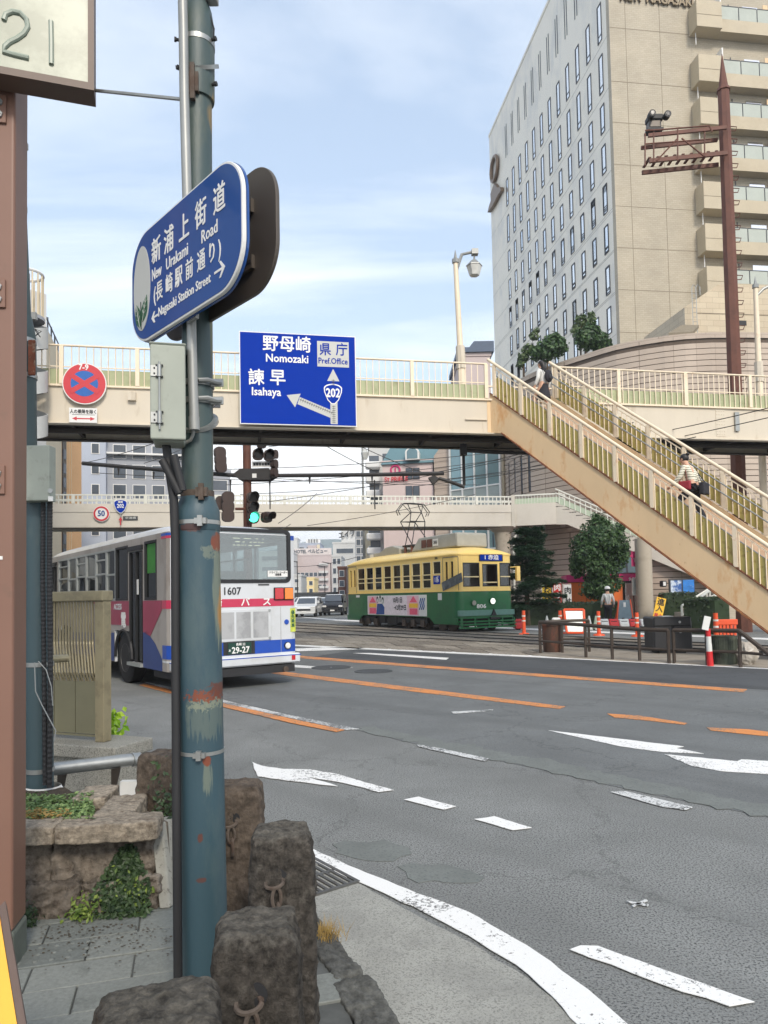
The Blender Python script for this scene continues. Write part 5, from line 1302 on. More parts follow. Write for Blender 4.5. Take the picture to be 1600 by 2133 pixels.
# ------------------------------------------------------------------ hotel
HC = at(1283, 640, 54.0); HC.z = 0
hl = Vector((-.137, 1, 0)).normalized(); hr = Vector((1, .137, 0)).normalized()
m_hwhite = pm('hotel_white_panel', S(232, 227, 214), rough=.55, var=.025, scale=.5, stain=S(188, 190, 190), samt=.4, sscale=.35, zs=.5)
def tilewall(name, c1, c2, mortar, sx, sy, rough=.6, rot=0.0):
    m = bpy.data.materials.new(name); m.use_nodes = True
    t = NT(m); o = t.n('ShaderNodeOutputMaterial'); tcn = t.n('ShaderNodeTexCoord').outputs['UV']
    g = t.n('ShaderNodeNewGeometry').outputs['Position']
    sp = t.n('ShaderNodeSeparateXYZ', {0: g})
    ad = t.n('ShaderNodeMath', {0: sp.outputs[0], 1: sp.outputs[1]}, operation='ADD') if rot == 0 else t.n('ShaderNodeMath', {0: sp.outputs[0], 1: rot}, operation='MULTIPLY')
    cb = t.n('ShaderNodeCombineXYZ', {0: ad.outputs[0], 1: sp.outputs[2]})
    br = t.n('ShaderNodeTexBrick', {'Vector': cb.outputs[0], 'Color1': rgba(c1), 'Color2': rgba(c2), 'Mortar': rgba(mortar), 'Scale': 1.0, 'Mortar Size': .012, 'Mortar Smooth': .3, 'Brick Width': sx, 'Row Height': sy, 'Bias': 0.0})
    nz = t.n('ShaderNodeTexNoise', {'Vector': g, 'Scale': .5, 'Detail': 5.0})
    mr = t.n('ShaderNodeMapRange', {0: nz.outputs['Fac'], 1: .3, 2: .7, 3: .9, 4: 1.08})
    mx = t.n('ShaderNodeMix', {'Factor': 1.0, 'A': br.outputs['Color'], 'B': mr.outputs[0]}, data_type='RGBA', blend_type='MULTIPLY')
    b = t.n('ShaderNodeBsdfPrincipled', {'Base Color': mx.outputs['Result'], 'Roughness': rough}); t.t.links.new(b.outputs[0], o.inputs[0]); return m
m_htile = tilewall('hotel_tile', S(168, 158, 139), S(175, 166, 147), S(154, 144, 125), .42, .15)
m_htile2 = pm('hotel_balcony_tile', S(184, 172, 148), rough=.6, var=.05, scale=.8, stain=S(170, 156, 130), samt=.4, sscale=.6)
m_hjoint = pm('hotel_joint', S(128, 118, 100), rough=.8)
m_hglass = pm('hotel_window_glass', S(232, 234, 236), rough=.08, metal=.9, var=.05, scale=.4)
m_hframe = pm('hotel_window_frame', S(52, 58, 66), rough=.5)
HT = thing('hotel_tower', 'tall hotel with white windowed side and beige tiled front under a stacked balcony column', 'hotel', tuple(HC))
D_, Wd, HTOP = 31.5, 26.0, 0
zc_ = lambda py_: at(1275, py_, 54.0).z
FLR = (zc_(470)-zc_(212))/3.0
ztop_left = at(1024, 284, 54.0+31.0).z
HTOP = ztop_left
lM = Matrix(((hl.x, hr.x, 0, HC.x), (hl.y, hr.y, 0, HC.y), (0, 0, 1, 0), (0, 0, 0, 1)))    # x along the left face (going back), y into the building
rM = frame(HC, hr)                                                                          # x along the front face, y into the building
zw0 = zc_(690)
# window columns: measured on the picture and turned into distances along the left face
def lface(px_): k = (px_-800)/1500; return (k*HC.y-HC.x)/(hl.x-k*hl.y)
def lpt(px_, py_):    # point on left face plane
    d = CF + CR*((px_-800)/FPX) + CU*((YPP-py_)/FPX); return CC + d*((HC-CC).dot(hr)/d.dot(hr))
xa = (lpt(1249, 48)-HC).dot(hl); xb = (lpt(1057, 388)-HC).dot(hl)
NC = 12
zbase = zc_(690)
# window rows: sill of the second visible window of the right column
cols = [xa+(xb-xa)*i/(NC-1) for i in range(NC)]
rowd = [(lpt(1252+.024*(b-197), b).z, lpt(1252+.024*(b-197), a).z) for a, b in ((8, 90), (116, 197), (221, 281), (306, 366), (390, 450), (474, 533), (561, 619), (645, 701))]
zl_, zl2 = rowd[-1]; rowd += [(zl_-FLR*k, zl2-FLR*k) for k in (1, 2, 3)]
WW = .72
mb = MB(lM)
mb.box(.001, D_, 0, Wd, -.0, HTOP); mb.build('body', m_hwhite, HT)
# window unit: dark frame, thickened left and top as the reveal's shade, glass and sill
def unit(mbs, w, h, d=.05):
    f, g_ = mbs
    f.box(-w/2, w/2, -d, .01, 0, .04).box(-w/2, w/2, -d, .01, h-.06, h).box(-w/2, -w/2+.05, -d, .01, .04, h-.06).box(w/2-.10, w/2, -d, .01, .04, h-.06).box(-w/2+.05, w/2-.10, -d*.8, .01, h*.16, h*.16+.05)
    g_.box(-w/2+.05, w/2-.10, -.02, -.01, .04, h-.06)
def mk(name, mb, mat):
    me = bpy.data.meshes.new(name); me.from_pydata([tuple(v) for v in mb.v], [], mb.f); me.materials.append(mat); return me
slit = MB(); slit.box(-.28, -.17, -.03, .01, 0, 3.6).box(.17, .28, -.03, .01, 0, 3.6); 
slit_me = mk('slit_window', slit, m_hframe)
def place(me, pm_, M):
    w = link(me.name, me, HT); w.matrix_local = WINV[HT.name] @ M
    if pm_: p = link('pane', pm_, w)
for i, (zs_, zt_) in enumerate(rowd):
    fM, gM = MB(), MB(); unit((fM, gM), WW, zt_-zs_, .06); win_me, pane_me = mk('window', fM, m_hframe), mk('pane', gM, m_hglass)
    for x in cols: place(win_me, pane_me, lM @ Matrix.Translation((x, 0, zs_)))
for x in cols: place(slit_me, None, lM @ Matrix.Translation((x, 0, rowd[0][1]+2.6)))
# horizontal joints on the white side
pm('joint_grey', S(184, 182, 176), rough=.8)
for zs_, zt_ in rowd: MB(lM).box(0, D_, -.012, .002, zs_-.42, zs_-.38).build('panel_joint', MATS['joint_grey'], HT)
MB(lM).box(-.05, D_+.1, -.06, .3, HTOP+.001, HTOP+.35).build('parapet_cap', m_hwhite, HT)
# emblem ring and bird on the white side
rc = lpt(1034, 352); 
mb = MB(); ring(mb, rc-hr*.25, hl, (0, 0, 1), 1.3, 1.35, .22, 26, 6); mb.build('emblem_ring', pm('emblem_bronze', S(120, 100, 80), rough=.4, metal=.5), HT, smooth=True)
mb = MB()
q = [lpt(*p) for p in ((1029, 405), (1037, 382), (1044, 392), (1050, 390), (1051, 398), (1046, 404), (1042, 412), (1033, 430), (1023, 443), (1026, 430), (1030, 418))]
mb.prism([p-hr*.05 for p in q], -hr*.4); mb.build('emblem_bird', MATS['emblem_bronze'], HT)
# beige front
FWD = .5
MB(rM).box(.0, 11.0, -FWD, -.001, 0, HTOP).build('front_wall', m_htile, HT)
zj = [zc_(67)+FLR*j for j in (2, 1)]+[zc_(67)]
zl = [zc_(p) for p in (67, 178, 263, 350, 436, 522, 609, 697)]
rp = lambda px_: ((px_-800)/1500*HC.y-HC.x)/(hr.x-(px_-800)/1500*hr.y)
for z in zl: MB(rM).box(-.006, 8.0, -FWD-.006, -FWD+.002, z-.022, z+.022).build('front_joint', m_hjoint, HT)
for px_ in (1338, 1411): x = rp(px_)-.1; MB(rM).box(x-.02, x+.02, -FWD-.0062, -FWD+.002, 0, HTOP).build('front_joint', m_hjoint, HT)
m_bronze_l = pm('letter_bronze', S(120, 108, 88), rough=.5, metal=.4)
def fpt(px_, py_):
    n = Vector((-hr.y, hr.x, 0)); d = CF + CR*((px_-800)/FPX) + CU*((YPP-py_)/FPX); p0 = HC-n*FWD; return CC + d*((p0-CC).dot(n)/d.dot(n))
lp = fpt(1368, 2); text('NEW NAGASAKI', .98, m_bronze_l, HT, frame(lp+Vector((-.02, -.12, 0)), hr), 'lettering', .03, .08, 0.83)
# balcony column
m_balglass = pm('balcony_glass', S(176, 182, 172), rough=.15, var=.06, scale=1, spec=.6)
m_recess = pm('balcony_wall', S(176, 164, 140), rough=.7, var=.05)
x0 = rp(1470); xmid = rp(1528); x1 = x0+9.5
flo = [zc_(p) for p in (-58, 28, 116, 203, 289, 376, 463, 549)]  # top line of each balcony's glass (upper edge)
for i, zt_ in enumerate([zc_(p) for p in (18, 130, 218, 305, 392, 479, 567)]):
    o = thing  # readability
    z_b = zt_-1.05          # floor line
    MB(rM).box(x0, x0+2.1, -FWD-1.15, -FWD-.002, z_b-1.05, zt_+.02).build('balcony_box', m_htile2, HT, bevel=.02)
    MB(rM).box(x0+2.102, x1, -FWD-.85, -FWD-.002, z_b-1.05, z_b-.05).build('balcony_slab', m_htile2, HT)
    MB(rM).box(x0+.002, x0+2.098, -FWD-1.158, -FWD-1.1502, z_b-.1, z_b-.06).build('balcony_joint', m_hjoint, HT)
    for k in range(4):
        xa_ = x0+2.2+k*1.55
        f = MB(rM).box(xa_, xa_+1.48, -FWD-.84, -FWD-.80, z_b-.04, z_b+.98).build('balcony_panel', m_balglass, HT)
        mb = MB(rM); mb.box(xa_, xa_+1.48, -FWD-.86, -FWD-.78, z_b+.981, z_b+1.04); mb.build('balcony_rail', m_hframe, f)
        MB(rM).box(xa_-.045, xa_-.005, -FWD-.86, -FWD-.79, z_b-.04, z_b+.98).build('balcony_post', m_hframe, f)
    MB(rM).box(x0+2.2, x0+2.3, -FWD-.8, -FWD-.002, z_b-.04, z_b+2.0).build('balcony_partition', m_whitep, HT)
    f = MB(rM).box(x0+3.4, x0+3.46, -FWD-.04, -FWD-.001, z_b, z_b+1.9).build('door_frame', m_hframe, HT)
    MB(rM).box(x0+4.6, x0+5.9, -FWD-.03, -FWD-.001, z_b, z_b+1.85).build('balcony_door', m_hglass, HT)
    mb = MB(rM); mb.box(x0+6.2, x0+6.6, -FWD-.3, -FWD-.26, z_b+.95, z_b+1.9); mb.build('escape_hatch_ladder', m_creamrust, HT)
    MB(rM).box(x0+.25, x0+.3, -FWD-.5, -FWD-.45, z_b-2.0, z_b-1.06).build('drain_pipe', m_whitep, HT)
MB(rM).box(11.002, 26, -FWD, -.001, 0, HTOP).build('front_wall', m_htile, HT)

# annex with curved stone courses
AXN = thing('hotel_annex', 'low hotel annex with curved grey-brown stone course walls behind the stair', 'building', tuple(at(1300, 1290, 39)))
m_course = tilewall('annex_stone', S(178, 162, 147), S(190, 175, 160), S(152, 137, 123), .9, 5.0, .7)
m_crec = pm('annex_recess', S(96, 84, 74), rough=.9)
def annex_path():
    pts = [(at(p, 1200, y).x, y) for p, y in ((1055, 49.5), (1075, 47), (1100, 45))]
    a = [(at(p, 1200, y).x, y) for p, y in ((1150, 43), (1230, 40.8), (1330, 38.8), (1500, 37.6), (1800, 38.4))]
    return pts+a
ap = annex_path()
# denser
AP = []
for i in range(len(ap)-1):
    p0 = Vector(ap[max(i-1, 0)]); p1 = Vector(ap[i]); p2 = Vector(ap[i+1]); p3 = Vector(ap[min(i+2, len(ap)-1)])
    for k in range(4):
        t = k/4; AP.append(.5*((2*p1)+(-p0+p2)*t+(2*p0-5*p1+4*p2-p3)*t*t+(-p0+3*p1-3*p2+p3)*t**3))
AP.append(Vector(ap[-1])); PA = Path(AP)
zTOP = at(1330, 712, 38).z
CH = .31; n = int(zTOP/CH)
# openings: tall slots in upper part at the left, shopfront and posters low down
def aps(px_):
    best = min((abs((PA.at(s_).x/PA.at(s_).y)*1500+800-px_), s_) for s_ in [PA.L*i/600 for i in range(601)]); return best[1]
slots = [(aps(p)-.17, aps(p)+.17, 8.2-i*.12, 10.2-i*.05) for i, p in enumerate((1066, 1078, 1092, 1108))]
mb = MB()
for a, b in zip(AP, AP[1:]):
    nrm = Vector(((b-a).y, -(b-a).x)).normalized(); off = -nrm*.06
    mb.quad((a.x+off.x, a.y+off.y, 0), (b.x+off.x, b.y+off.y, 0), (b.x+off.x, b.y+off.y, zTOP), (a.x+off.x, a.y+off.y, zTOP))
    mb.quad((a.x, a.y+.3, zTOP), (a.x, a.y, zTOP-.0), (b.x, b.y, zTOP), (b.x, b.y+.3, zTOP))
mb.build('core_wall', m_crec, AXN)
for k in range(n):
    z0_, z1_ = k*CH+.014, (k+1)*CH-.024
    # the top steps down to the left as in the picture
    ztc = lambda x: 1e9
    mb = MB(); hol = [h for h in slots if h[2] < z1_ and h[3] > z0_]
    if hol:
        segs = []; s0_ = 0
        for h in sorted(hol): segs.append((s0_, h[0])); s0_ = h[1]
        segs.append((s0_, PA.L))
    else: segs = [(0, PA.L)]
    for s0_, s1_ in segs: MB().ribbon(AP, s0_, s1_, z0_, z1_, -.012, .05).build('stone_course', m_course, AXN)
mb = MB(); mb.ribbon(AP, 0, PA.L, zTOP+.001, zTOP+.30, -.016, .30); mb.build('parapet_cap', m_course, AXN)
for h in slots: mb = MB(); mb.ribbon(AP, h[0]+.01, h[1]-.01, h[2], h[3], .03, .02); mb.build('slot_window', m_hframe, AXN)
# upper block to the right with a ladder
ub0 = at(1426, 640, 42); ubd = Vector((.95, -.05, 0)).normalized()
uM = frame((ub0.x, ub0.y, 0), Vector((.98, .12, 0)))
m_ub = tilewall('annex_upper_tile', S(192, 176, 150), S(200, 186, 160), S(166, 150, 126), .9, .35)
zu = at(1500, 573, 41).z; zul = at(1430, 640, 42).z
mb = MB(uM); mb.prism([(0, 0, zTOP-3), (14, 0, zTOP-3), (14, 0, zu), (2.2, 0, zu), (0, 0, zul)], (0, 5, 0)); mb.build('upper_block', m_ub, AXN)
MB(uM).box(0.8, 14, -.01, -.001, zul-.35, zul-.30).build('block_joint', m_hjoint, AXN)
mb = MB(uM); mb.box(3.0, 3.9, -.02, -.002, zul-1.0, zul-.7); mb.build('vent_slot', m_black, AXN)
lx = at(1447, 640, 41.5); LAD = thing('roof_ladder', 'caged steel ladder on the roof of the hotel annex', 'ladder', tuple(lx))
zl0, zl1 = at(1447, 695, 41.5).z, at(1447, 592, 41.5).z
mb = MB()
for dx_ in (-.12, .12): mb.tube([(lx.x+dx_, lx.y, zl0), (lx.x+dx_, lx.y, zl1-.2), (lx.x+dx_+.12, lx.y+.05, zl1), (lx.x+dx_+.28, lx.y+.1, zl1-.1), (lx.x+dx_+.28, lx.y+.1, zl1-.6)], .02, 6)
mb.build('stile', m_galv, LAD)
for k in range(9): mb = MB(); z = zl0+.15+k*.28; mb.cyl((lx.x-.12, lx.y, z), (lx.x+.12, lx.y, z), .014, n=6); mb.build('rung', m_galv, LAD)
c0 = at(1396, 700, 39.5); SKL = thing('roof_canopy', 'small flat canopy on the annex roof beside the caged ladder', 'canopy', tuple(c0))
q = [at(1393, 700, 39.4), at(1420, 683, 40.4), at(1456, 683, 40.6), at(1444, 697, 39.6)]
MB().prism(q, (0, 0, .18)).build('roof', m_hjoint, SKL)
q = at(1425, 705, 40.2); MB().box(q.x-.4, q.x+.4, q.y, q.y+.4, zTOP+.3, q.z+.1).build('support', m_htile2, SKL)
# glass bay of the annex on the left, between the slots and the pink building
gb0 = at(938, 1000, 52); GBY = thing('glass_bay', 'tall blue-green glazed bay with white mullions left of the stone wall', 'building', (gb0.x, gb0.y, 0))
gx1 = at(1042, 1000, 49); gd = Vector((gx1.x-gb0.x, gx1.y-gb0.y, 0)); GLn = gd.length; gM_ = frame((gb0.x, gb0.y, 0), gd)
zg = at(1000, 890, 50).z
m_bayglass = pm('bay_glass', S(120, 148, 156), rough=.12, metal=.45, var=.12, scale=.5)
m_bayinner = pm('bay_panel', S(150, 160, 158), rough=.4, var=.05)
for lv, (a, b, m_) in enumerate(((0, 4.6, m_hframe), (4.6, 6.8, m_bayglass), (6.8, 9.0, m_bayinner), (9.0, zg, m_bayglass))):
    for k in range(4):
        w = GLn/4; MB(gM_).box(k*w+.05, (k+1)*w-.05, .02, .10, a+.04, b-.04).build('glass_panel', m_, GBY)
for k in range(5): MB(gM_).box(k*GLn/4-.06, k*GLn/4+.06, -.05, .12, 0, zg).build('mullion', m_whitep, GBY)
for z in (4.6, 6.8, 9.0): MB(gM_).box(0, GLn, -.03, .13, z-.05, z+.05).build('transom', m_whitep, GBY)
MB(gM_).box(-.2, GLn+.2, .13, 8, 0, zg+.1).build('core', m_htile2, GBY)
for k in range(9): MB(gM_).box(.2+k*GLn/9, .3+k*GLn/9, .015, .019, 4.7, 5.6).build('blind', m_hframe, GBY)
# ramp-like low wing at the left of the bay (striped wall)
s0 = at(905, 1000, 53); m_stripe = tilewall('striped_stone', S(176, 160, 146), S(186, 170, 155), S(140, 124, 110), 30, .35)
SWG = thing('striped_wing', 'beige ribbed stone wing between the pink building and the glass bay', 'building', (s0.x, s0.y, 0))
s1 = at(938, 1000, 52.3); zq0, zq1 = at(907, 950, 53).z, at(938, 906, 52.3).z
sdv = (s1-s0); sdv.z = 0
MB().prism([(s0.x, s0.y, 0), (s1.x, s1.y, 0), (s1.x, s1.y, zq1), (s0.x, s0.y, zq0)], (.6, 6, 0)).build('wall', m_stripe, SWG)
for k in range(24):
    z = .5*k+.3; MB(frame((s0.x, s0.y, 0), sdv)).box(0, sdv.length-.02, -.03, -.002, z, z+.30).build('stone_course', m_stripe, SWG) if z < zq0-.4 else None
# ------------------------------------------------------------------ helpers for vehicles
def roundpath(pts, r, n=4, closed=True):
    out_ = []; m = len(pts)
    for i in range(m):
        p = Vector(pts[i]); a = Vector(pts[i-1]); b = Vector(pts[(i+1) % m])
        if r <= 0 or (not closed and i in (0, m-1)): out_.append(p); continue
        d0 = (a-p).normalized(); d1 = (b-p).normalized()
        for k in range(n+1):
            t = k/n; q0, q1, q2 = p+d0*r, p, p+d1*r
            out_.append((1-t)**2*q0+2*t*(1-t)*q1+t*t*q2)
    return out_
def domeroof(x0, x1, y0, y1, z0, rise, nx=28, ny=16, px_=8, py_=2.6):
    mb = MB(); xc, yc = (x0+x1)/2, (y0+y1)/2; vs = []
    for i in range(nx+1):
        u = -math.cos(math.pi*i/nx)
        for j in range(ny+1):
            v = -math.cos(math.pi*j/ny)
            # squeeze the plan to a rounded rectangle
            k = (1-abs(u)**px_)**(1/2.2) if abs(u) < 1 else 0
            h = max(0, 1-abs(v)**py_)**(1/2.0)*k
            vs.append((xc+u*(x1-x0)/2, yc+v*(y1-y0)/2*(1-.06*abs(u)**14), z0+rise*h))
    fs = [(i*(ny+1)+j, (i+1)*(ny+1)+j, (i+1)*(ny+1)+j+1, i*(ny+1)+j+1) for i in range(nx) for j in range(ny)]
    return mb.add(vs, fs)
def wheel(parent, c, r, w, tyre_m, rim_m, out=1):
    mb = MB(Matrix.Translation(c) @ Matrix.Rotation(math.pi/2, 4, 'X'))
    mb.lathe([(r*.55, -w/2), (r*.92, -w/2), (r, -w/2+.03), (r, w/2-.03), (r*.92, w/2), (r*.55, w/2)], 26); t = mb.build('wheel', tyre_m, parent, smooth=True)
    mb = MB(Matrix.Translation((c[0], c[1], c[2])) @ Matrix.Rotation(math.pi/2, 4, 'X'))
    s_ = -out
    mb.lathe([(.01, s_*w*.18), (r*.20, s_*w*.30), (r*.26, s_*w*.2), (r*.5, s_*w*.22), (r*.56, s_*w*.51), (r*.56, s_*w*.3)], 20); mb.build('rim', rim_m, t, smooth=True)
    return t
m_tyre = pm('tyre', S(34, 34, 36), rough=.8, var=.1, scale=10)
m_rim = pm('rim', S(140, 140, 138), rough=.5, metal=.5)
m_int = pm('interior_dark', S(58, 62, 64), rough=.8, var=.2, scale=4)
m_seat = pm('seat_fabric', S(60, 76, 104), rough=.9, var=.15, scale=10)

# ------------------------------------------------------------------ bus
BL, BWd = 8.3, 2.3
bus = thing('city_bus', 'white city bus with red and blue stripes seen from behind, stopped left of the tram', 'bus', (-3.38, 11.3, 0), math.atan2(.8, -.6), world=False)
m_bw = pm('bus_white', S(202, 206, 210), rough=.3, var=.03, scale=1.5, stain=S(176, 176, 170), samt=.35, sscale=1.2, coat=.3)
m_br = pm('bus_red', S(190, 52, 84), rough=.3, var=.04, coat=.3); m_bb = pm('bus_blue', S(28, 74, 168), rough=.3, var=.05, coat=.3)
m_bg = glassmat('bus_glass', (.16, .20, .20), .0)
m_bg2 = glassmat('bus_rear_glass', (.46, .54, .54), .14)
m_dkframe = pm('window_rubber', S(30, 31, 33), rough=.5); m_aluf = pm('window_alu', S(168, 172, 170), rough=.4, metal=.4)
bp = roundpath([(BL, 0), (0, 0), (0, -BWd), (BL, -BWd)], .10, 4)
# start the closed path in the middle of the front so that the seams are out of sight
bp = [Vector((BL, -BWd/2)), Vector((BL, -.12)), Vector((BL-.03, -.03)), Vector((BL-.12, 0)), Vector((.12, 0)), Vector((.035, -.035)), Vector((0, -.12)), Vector((0, -BWd+.12)), Vector((.035, -BWd+.035)), Vector((.12, -BWd)), Vector((BL-.12, -BWd)), Vector((BL-.03, -BWd+.03)), Vector((BL, -BWd+.12)), Vector((BL, -BWd/2))]
pbus = Path(bp)
def sL(x):   # path position for a local x on the left side
    return pbus.cum[3]+(BL-.12-x)
def sR(u): return pbus.cum[6]+(u-.12)          # across the rear, u from the left corner
def sX(x): return pbus.cum[9]+(x-.12)
wb_, wt_ = 1.53, 2.46
wx = [(.58, 1.11), (2.07, 2.74), (2.80, 3.34), (3.40, 4.07), (4.13, 4.80), (4.86, 5.58), (5.64, 6.31), (6.37, 7.25)]
holesL = [(sL(b), sL(a), wb_, wt_) for a, b in wx]
doorL = [(sL(1.97), sL(1.24), .42, 2.36)]
doorF = [(sL(8.05), sL(7.42), .42, 2.36)]
holesR = [(sX(.6+i*.95), sX(1.45+i*.95), wb_, wt_) for i in range(8)]
rearw = [(sR(.10), sR(2.15), 1.79, 2.64)]
fw = [(pbus.L-1.0, pbus.L, 1.4, 2.5), (0, 1.0, 1.4, 2.5)]
arch = [(sL(2.34+.50), sL(2.34-.50), .36, .95), (sL(6.6+.5), sL(6.6-.5), .36, .95)]
H_all = holesL+doorL+doorF+holesR+rearw+fw+arch
body = MB().shell(bp, .36, 2.58, H_all, .05).build('body', m_bw, bus)
body.data.materials.append(pm('bus_side_shaded', S(158, 152, 146), rough=.35, var=.08, scale=2, stain=S(122, 112, 102), samt=.5, sscale=2.5, zs=.4))  # darker copy of the white, shade of the left side put into the colour
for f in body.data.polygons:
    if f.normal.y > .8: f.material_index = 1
mb = domeroof(0, BL, -BWd, 0, 2.579, .20, px_=10, py_=4); mb.build('roof', m_bw, bus, smooth=True)
# colour bands sit 2 mm proud
def bandL(x0, x1, z0, z1, mat, nm='stripe'): MB().ribbon(bp, sL(x1), sL(x0), z0, z1, -.004, .003).build(nm, mat, bus)
def bandR(u0, u1, z0, z1, mat, nm='stripe'): MB().ribbon(bp, sR(u0), sR(u1), z0, z1, -.004, .003).build(nm, mat, bus)
MB().ribbon(bp, sL(.30), sR(BWd-.05), 1.355, 1.49, -.004, .003).build('red_stripe', m_br, bus)
MB().ribbon(bp, sL(.34), sR(.10), 2.52, 2.56, -.004, .003).build('blue_stripe', m_bb, bus); MB().ribbon(bp, sL(.34), sR(.10), 2.475, 2.515, -.004, .003).build('red_stripe', m_br, bus)
MB().ribbon(bp, sR(2.18), sR(2.29), 2.50, 2.58, -.004, .003).build('blue_stripe', m_bb, bus)
MB().ribbon(bp, sL(.30), sR(BWd-.03), .56, .775, -.004, .003).build('blue_stripe', m_bb, bus)
m_brs = pm('bus_red_shaded', S(150, 54, 78), rough=.35, var=.1, scale=2); m_bbs = pm('bus_blue_shaded', S(40, 62, 118), rough=.35, var=.15, scale=2)  # red and blue again, darkened with the left side's shade
def polyL(pts, mat, nm): MB().prism([(x, .004, z) for x, z in pts], (0, .003, 0)).build(nm, mat, bus)
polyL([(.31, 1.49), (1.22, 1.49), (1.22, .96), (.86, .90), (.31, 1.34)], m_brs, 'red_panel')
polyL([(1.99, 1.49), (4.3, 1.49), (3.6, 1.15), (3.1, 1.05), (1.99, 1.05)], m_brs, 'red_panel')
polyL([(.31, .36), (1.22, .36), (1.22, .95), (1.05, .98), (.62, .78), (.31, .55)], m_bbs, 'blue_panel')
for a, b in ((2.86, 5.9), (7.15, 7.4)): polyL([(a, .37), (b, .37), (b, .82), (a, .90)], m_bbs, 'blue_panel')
text('ACCESS', .15, m_bw, bus, Matrix.Translation((2.62, .012, 1.38)) @ Matrix.Rotation(math.pi, 4, 'Z'), 'lettering', .004, .001, .9)
text('電', .30, m_letter, bus, Matrix.Translation((2.28, .012, 1.13)) @ Matrix.Rotation(math.pi, 4, 'Z'), 'lettering', .01, .001, 1)
MB().ribbon(bp, sL(.30), sR(.02), .50, .53, -.004, .003).build('white_line', m_bw, bus)
# side windows
for i, (a, b) in enumerate(wx):
    fr = MB(); z0, z1 = wb_, wt_
    for (p, q, r_, t_) in ((a-.03, b+.03, z0-.03, z0+.012), (a-.03, b+.03, z1-.012, z1+.03), (a-.03, a+.012, z0+.012, z1-.012), (b-.012, b+.03, z0+.012, z1-.012)): fr.box(p, q, -.045, .008, r_, t_)
    f = fr.build('side_window', m_aluf if 1 < i else m_dkframe, bus)
    MB().box(a+.012, b-.012, -.03, -.024, z0+.012, z1-.012).build('pane', m_bg, f)
    if i > 1:
        zm = (z0+z1)/2-.05*(i % 2)+.08*(i % 2); MB().box(a+.012, b-.012, -.022, .004, zm-.018, zm+.018).build('sliding_bar', m_aluf, f)
        if i % 2: MB().box(a+.012, b-.012, -.022, .002, z1-.17, z1-.14).build('sliding_bar', m_aluf, f)
for a in (1.24, 7.42):
    b = a+(.73 if a < 2 else .63)
    d = MB().box(a+.02, a+.05, -.04, .01, .43, 2.35).box(b-.05, b-.02, -.04, .01, .43, 2.35).box((a+b)/2-.03, (a+b)/2+.03, -.04, .012, .43, 2.35).build('folding_door', m_dkframe, bus)
    MB().box(a+.05, (a+b)/2-.03, -.03, -.02, .46, 2.33).build('door_pane', m_bg, d); MB().box((a+b)/2+.03, b-.05, -.03, -.02, .46, 2.33).build('door_pane', m_bg, d)
    MB().box(a, b, -.02, .05, .36, .415).build('door_step', m_aluf, bus)
    MB().box(a-.02, b+.02, -.01, .03, 2.37, 2.45).build('door_header', m_dkframe, bus)
MB().box(1.42, 1.50, .013, .02, 1.60, 1.86).build('notice_sticker', m_signwhite, bus)
MB().box(.62, 1.07, -.0225, -.021, 1.95, 2.44).build('green_notice', pm('notice_green', S(56, 124, 48), rough=.6, var=.15, scale=6), bus)
MB().box(BL-.25, BL-.1, .02, .22, 1.95, 2.35).build('mirror', m_dkframe, bus, bevel=.02)
# rear
R = lambda u, z, d=0: (-d, -u, z)
def rbox(u0, u1, z0, z1, d0, d1, mat, nm, parent=bus, bevel=0): return MB().box(-d1, -d0, -u1, -u0, z0, z1).build(nm, mat, parent, bevel=bevel)
RM = Matrix(((0, -1, 0, 0), (-1, 0, 0, 0), (0, 0, 1, 0), (0, 0, 0, 1)))
RMt = Matrix(((0, 1, 0, 0), (-1, 0, 0, 0), (0, 0, 1, 0), (0, 0, 0, 1)))   # x along the rear to the right, y into the bus
plate(MB(RMt @ Matrix.Translation((1.125, 0, 2.215))), rrect(2.11, .91, .10, 6), -.012, .01)
w1 = rrect(2.10, .92, .10, 6); w2 = rrect(1.98, .80, .06, 6)
T = RMt @ Matrix.Translation((1.125, 0, 2.215)); mb = MB(T); n = len(w1)
vs = [(x, -.014, z) for x, z in w1]+[(x, -.014, z) for x, z in w2]+[(x, .03, z) for x, z in w2]+[(x, .03, z) for x, z in w1]
fs = []
for i in range(n):
    j = (i+1) % n; fs += [(i, j, n+j, n+i), (n+i, n+j, 2*n+j, 2*n+i), (i, 3*n+i, 3*n+j, j)]
mb.add(vs, fs); rw = mb.build('rear_window', m_dkframe, bus)
plate(MB(T), w2, .008, .014).build('pane', m_bg2, rw)
text('ドライブレコーダー', .046, m_ink, bus, RMt @ Matrix.Translation((1.93, -.008, 1.93)), 'lettering', .001, .0005, .86)
MB(RMt).box(1.73, 2.12, -.004, .006, 1.86, 1.965).build('recorder_sticker', m_signwhite, bus)
text('搭載車', .04, m_ink, bus, RMt @ Matrix.Translation((1.93, -.008, 1.892)), 'lettering', .002, .0005, 1)
m_led = pm('led_amber', (.9, .75, .5), rough=.5, emit=((1, .8, .55), 2))
mb = MB(RMt); rn2 = random.Random(4)
for zz in (2.50, 2.44, 2.385):
    for k in range(26):
        if rn2.random() < .55: x = 1.10+.022*k; mb.box(x, x+.017, .016, .018, zz, zz+.012)
stuff(mb.build('led_dot', m_led, bus))
text('1607', .175, m_ink, bus, RMt @ Matrix.Translation((1.06, -.006, 1.615)), 'lettering', .003, .001, .95)
rbox(1.545, 1.75, 1.715, 1.735, .0, .012, m_black, 'rear_handle')
for ch, u in zip('長崎バス', (.25, .80, 1.30, 1.70)): text(ch, .15, m_letter, bus, RMt @ Matrix.Translation((u, -.012, 1.425)), 'lettering', .008, .001, 1.15)
